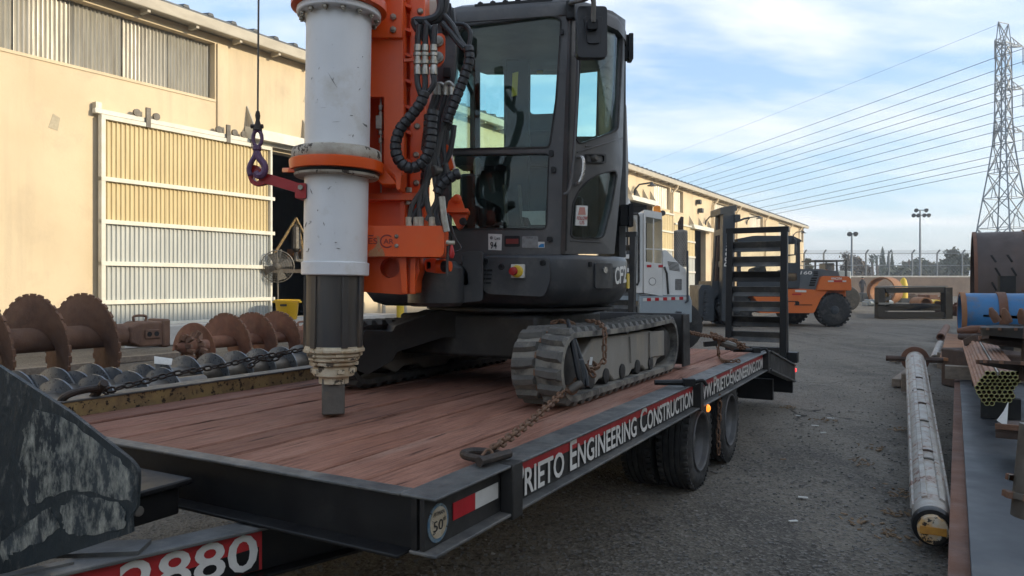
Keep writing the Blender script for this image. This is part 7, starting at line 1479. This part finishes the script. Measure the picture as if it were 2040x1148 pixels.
# ------------------------------------------------------------------ person walking in the distance
pe = thing('person', 'person in dark jacket and jeans with a cap walking in the yard', 'person', (G(1718, 592).x, G(1718, 592).y, 0)); pb = V((G(1718, 592).x, G(1718, 592).y, 0))
me = bpy.data.meshes.new('body'); vv = [(0, 0, .95), (0, 0, 1.2), (0, 0, 1.45), (0, 0, 1.55), (0, -.02, 1.68), (-.10, .0, .90), (-.14, -.12, .50), (-.15, .06, .08), (-.15, -.12, .04), (.10, 0, .90), (.13, .16, .50), (.14, .30, .10), (.14, .16, .04), (-.20, 0, 1.42), (-.27, .06, 1.15), (-.26, -.06, .92), (.20, 0, 1.42), (.27, -.02, 1.15), (.26, -.16, .95), (-.26, -.09, .84), (.26, -.20, .87)]
ee = [(0, 1), (1, 2), (2, 3), (3, 4), (0, 5), (5, 6), (6, 7), (7, 8), (0, 9), (9, 10), (10, 11), (11, 12), (2, 13), (13, 14), (14, 15), (2, 16), (16, 17), (17, 18), (15, 19), (18, 20)]
me.from_pydata(vv, ee, []); ob = bpy.data.objects.new('body', me); plink(ob, pe, Matrix.Translation(pb) @ Matrix.Scale(1.06, 4))
me.materials.append(mat('dark_clothing', (.018, .020, .028), (.03, .034, .048), rough=.85, sc=5)); ob.modifiers.new('skin', 'SKIN'); ob.modifiers.new('sub', 'SUBSURF').levels = 1
rad = [.15, .16, .17, .06, .105, .10, .075, .05, .04, .10, .075, .05, .04, .075, .055, .042, .075, .055, .042, .035, .035]
for sv, r_ in zip(me.skin_vertices[0].data, rad): sv.radius = (r_, r_ * .8)
me.skin_vertices[0].data[0].use_root = True
SKIN = mat('skin', (.36, .20, .14), rough=.6)
q = MB(); q.lathe(pb + V((0, -.03, 1.70)), UP, [(0, .05), (.03, .095), (.10, .108), (.17, .10), (.22, .05), (.23, .01)], 14); q.box(pb + V((0, -.14, 1.80)), (.03, .03, .04)); q.build('head', SKIN, pe); q = MB(); q.lathe(pb + V((0, -.02, 1.83)), UP, [(0, .115), (.05, .115), (.11, .07), (.12, .01)], 14); q.box(pb + V((0, -.16, 1.845)), (.14, .12, .012)); q.build('cap', INK, pe)
# ------------------------------------------------------------------ litter on the asphalt
rl = random.Random(21); CHIPM = mat('dry_wood_litter', (.24, .155, .085), (.15, .10, .06), rough=.9, sc=20, rnd=.25); WHM = mat('white_scrap', (.55, .54, .5), rough=.8)
clumps = [(1793, 857), (1745, 895), (1716, 922), (1783, 985), (1790, 1030), (1792, 1072), (1708, 1040), (1838, 990), (1640, 838), (1570, 812)]
for i, (x, y) in enumerate(clumps):
    c = G(x, y, 0); q = MB()
    for k in range(16):
        p = c + V((rl.gauss(0, .045), rl.gauss(0, .06), rl.uniform(.004, .014))); a = rl.uniform(0, 6.28); L_ = rl.uniform(.015, .045); q.box((0, 0, 0), (L_, rl.uniform(.006, .018), .005), Matrix.Translation(p) @ Matrix.Rotation(a, 4, 'Z') @ Matrix.Rotation(rl.uniform(-.5, .5), 4, 'Y'))
    q.build('wood_litter', CHIPM, None, 'small clump of brown wood chips on the asphalt near the white casing', 'litter', 'clumps of wood chips on the asphalt')
for i, (x, y, L_) in enumerate(((1600, 991, .055), (1580, 1038, .05), (1624, 848, .06), (1640, 862, .05), (1655, 833, .06), (1590, 828, .04), (1560, 915, .04))):
    c = G(x, y, .012); q = MB(); q.box((0, 0, 0), (L_, .018, .006), Matrix.Translation(c) @ Matrix.Rotation(rl.uniform(-.4, .4), 4, 'Z')); q.build('paper_scrap', WHM if i < 6 else CHIPM, None, 'small pale scrap lying on the asphalt right of the trailer wheels', 'litter', 'pale scraps on the asphalt')
q = MB()
for k in range(5200):
    c = G(rl.uniform(500, 2040), 600 + 560 * rl.random() ** .8, 0); s_ = rl.uniform(.003, .011); q.box((c.x, c.y, s_ * .3), (s_ * rl.uniform(1, 2), s_ * rl.uniform(.8, 1.6), s_ * .9), None)
q.build('gravel', mat('loose_gravel', (.17, .16, .145), (.10, .095, .088), rough=.9, sc=30, chip=(.30, .28, .25), ct=.62, csc=6), None, 'loose gravel scattered over the yard', 'gravel', None, 'stuff', smooth=0)

# ------------------------------------------------------------------ thin haze over the whole place
hz = bpy.data.materials.new('thin_haze'); hz.use_nodes = True; ht = hz.node_tree; ht.nodes.remove(ht.nodes['Principled BSDF'])
pv = ht.nodes.new('ShaderNodeVolumePrincipled'); pv.inputs['Color'].default_value = (.80, .88, .97, 1); pv.inputs['Density'].default_value = .0010; pv.inputs['Anisotropy'].default_value = .2
ht.links.new(pv.outputs[0], ht.nodes['Material Output'].inputs['Volume'])
q = MB(); q.box((0, 150, 24), (3400, 3700, 51)); q.build('haze', hz, None, 'thin pale haze over the whole yard', 'haze', None, 'stuff', smooth=0)
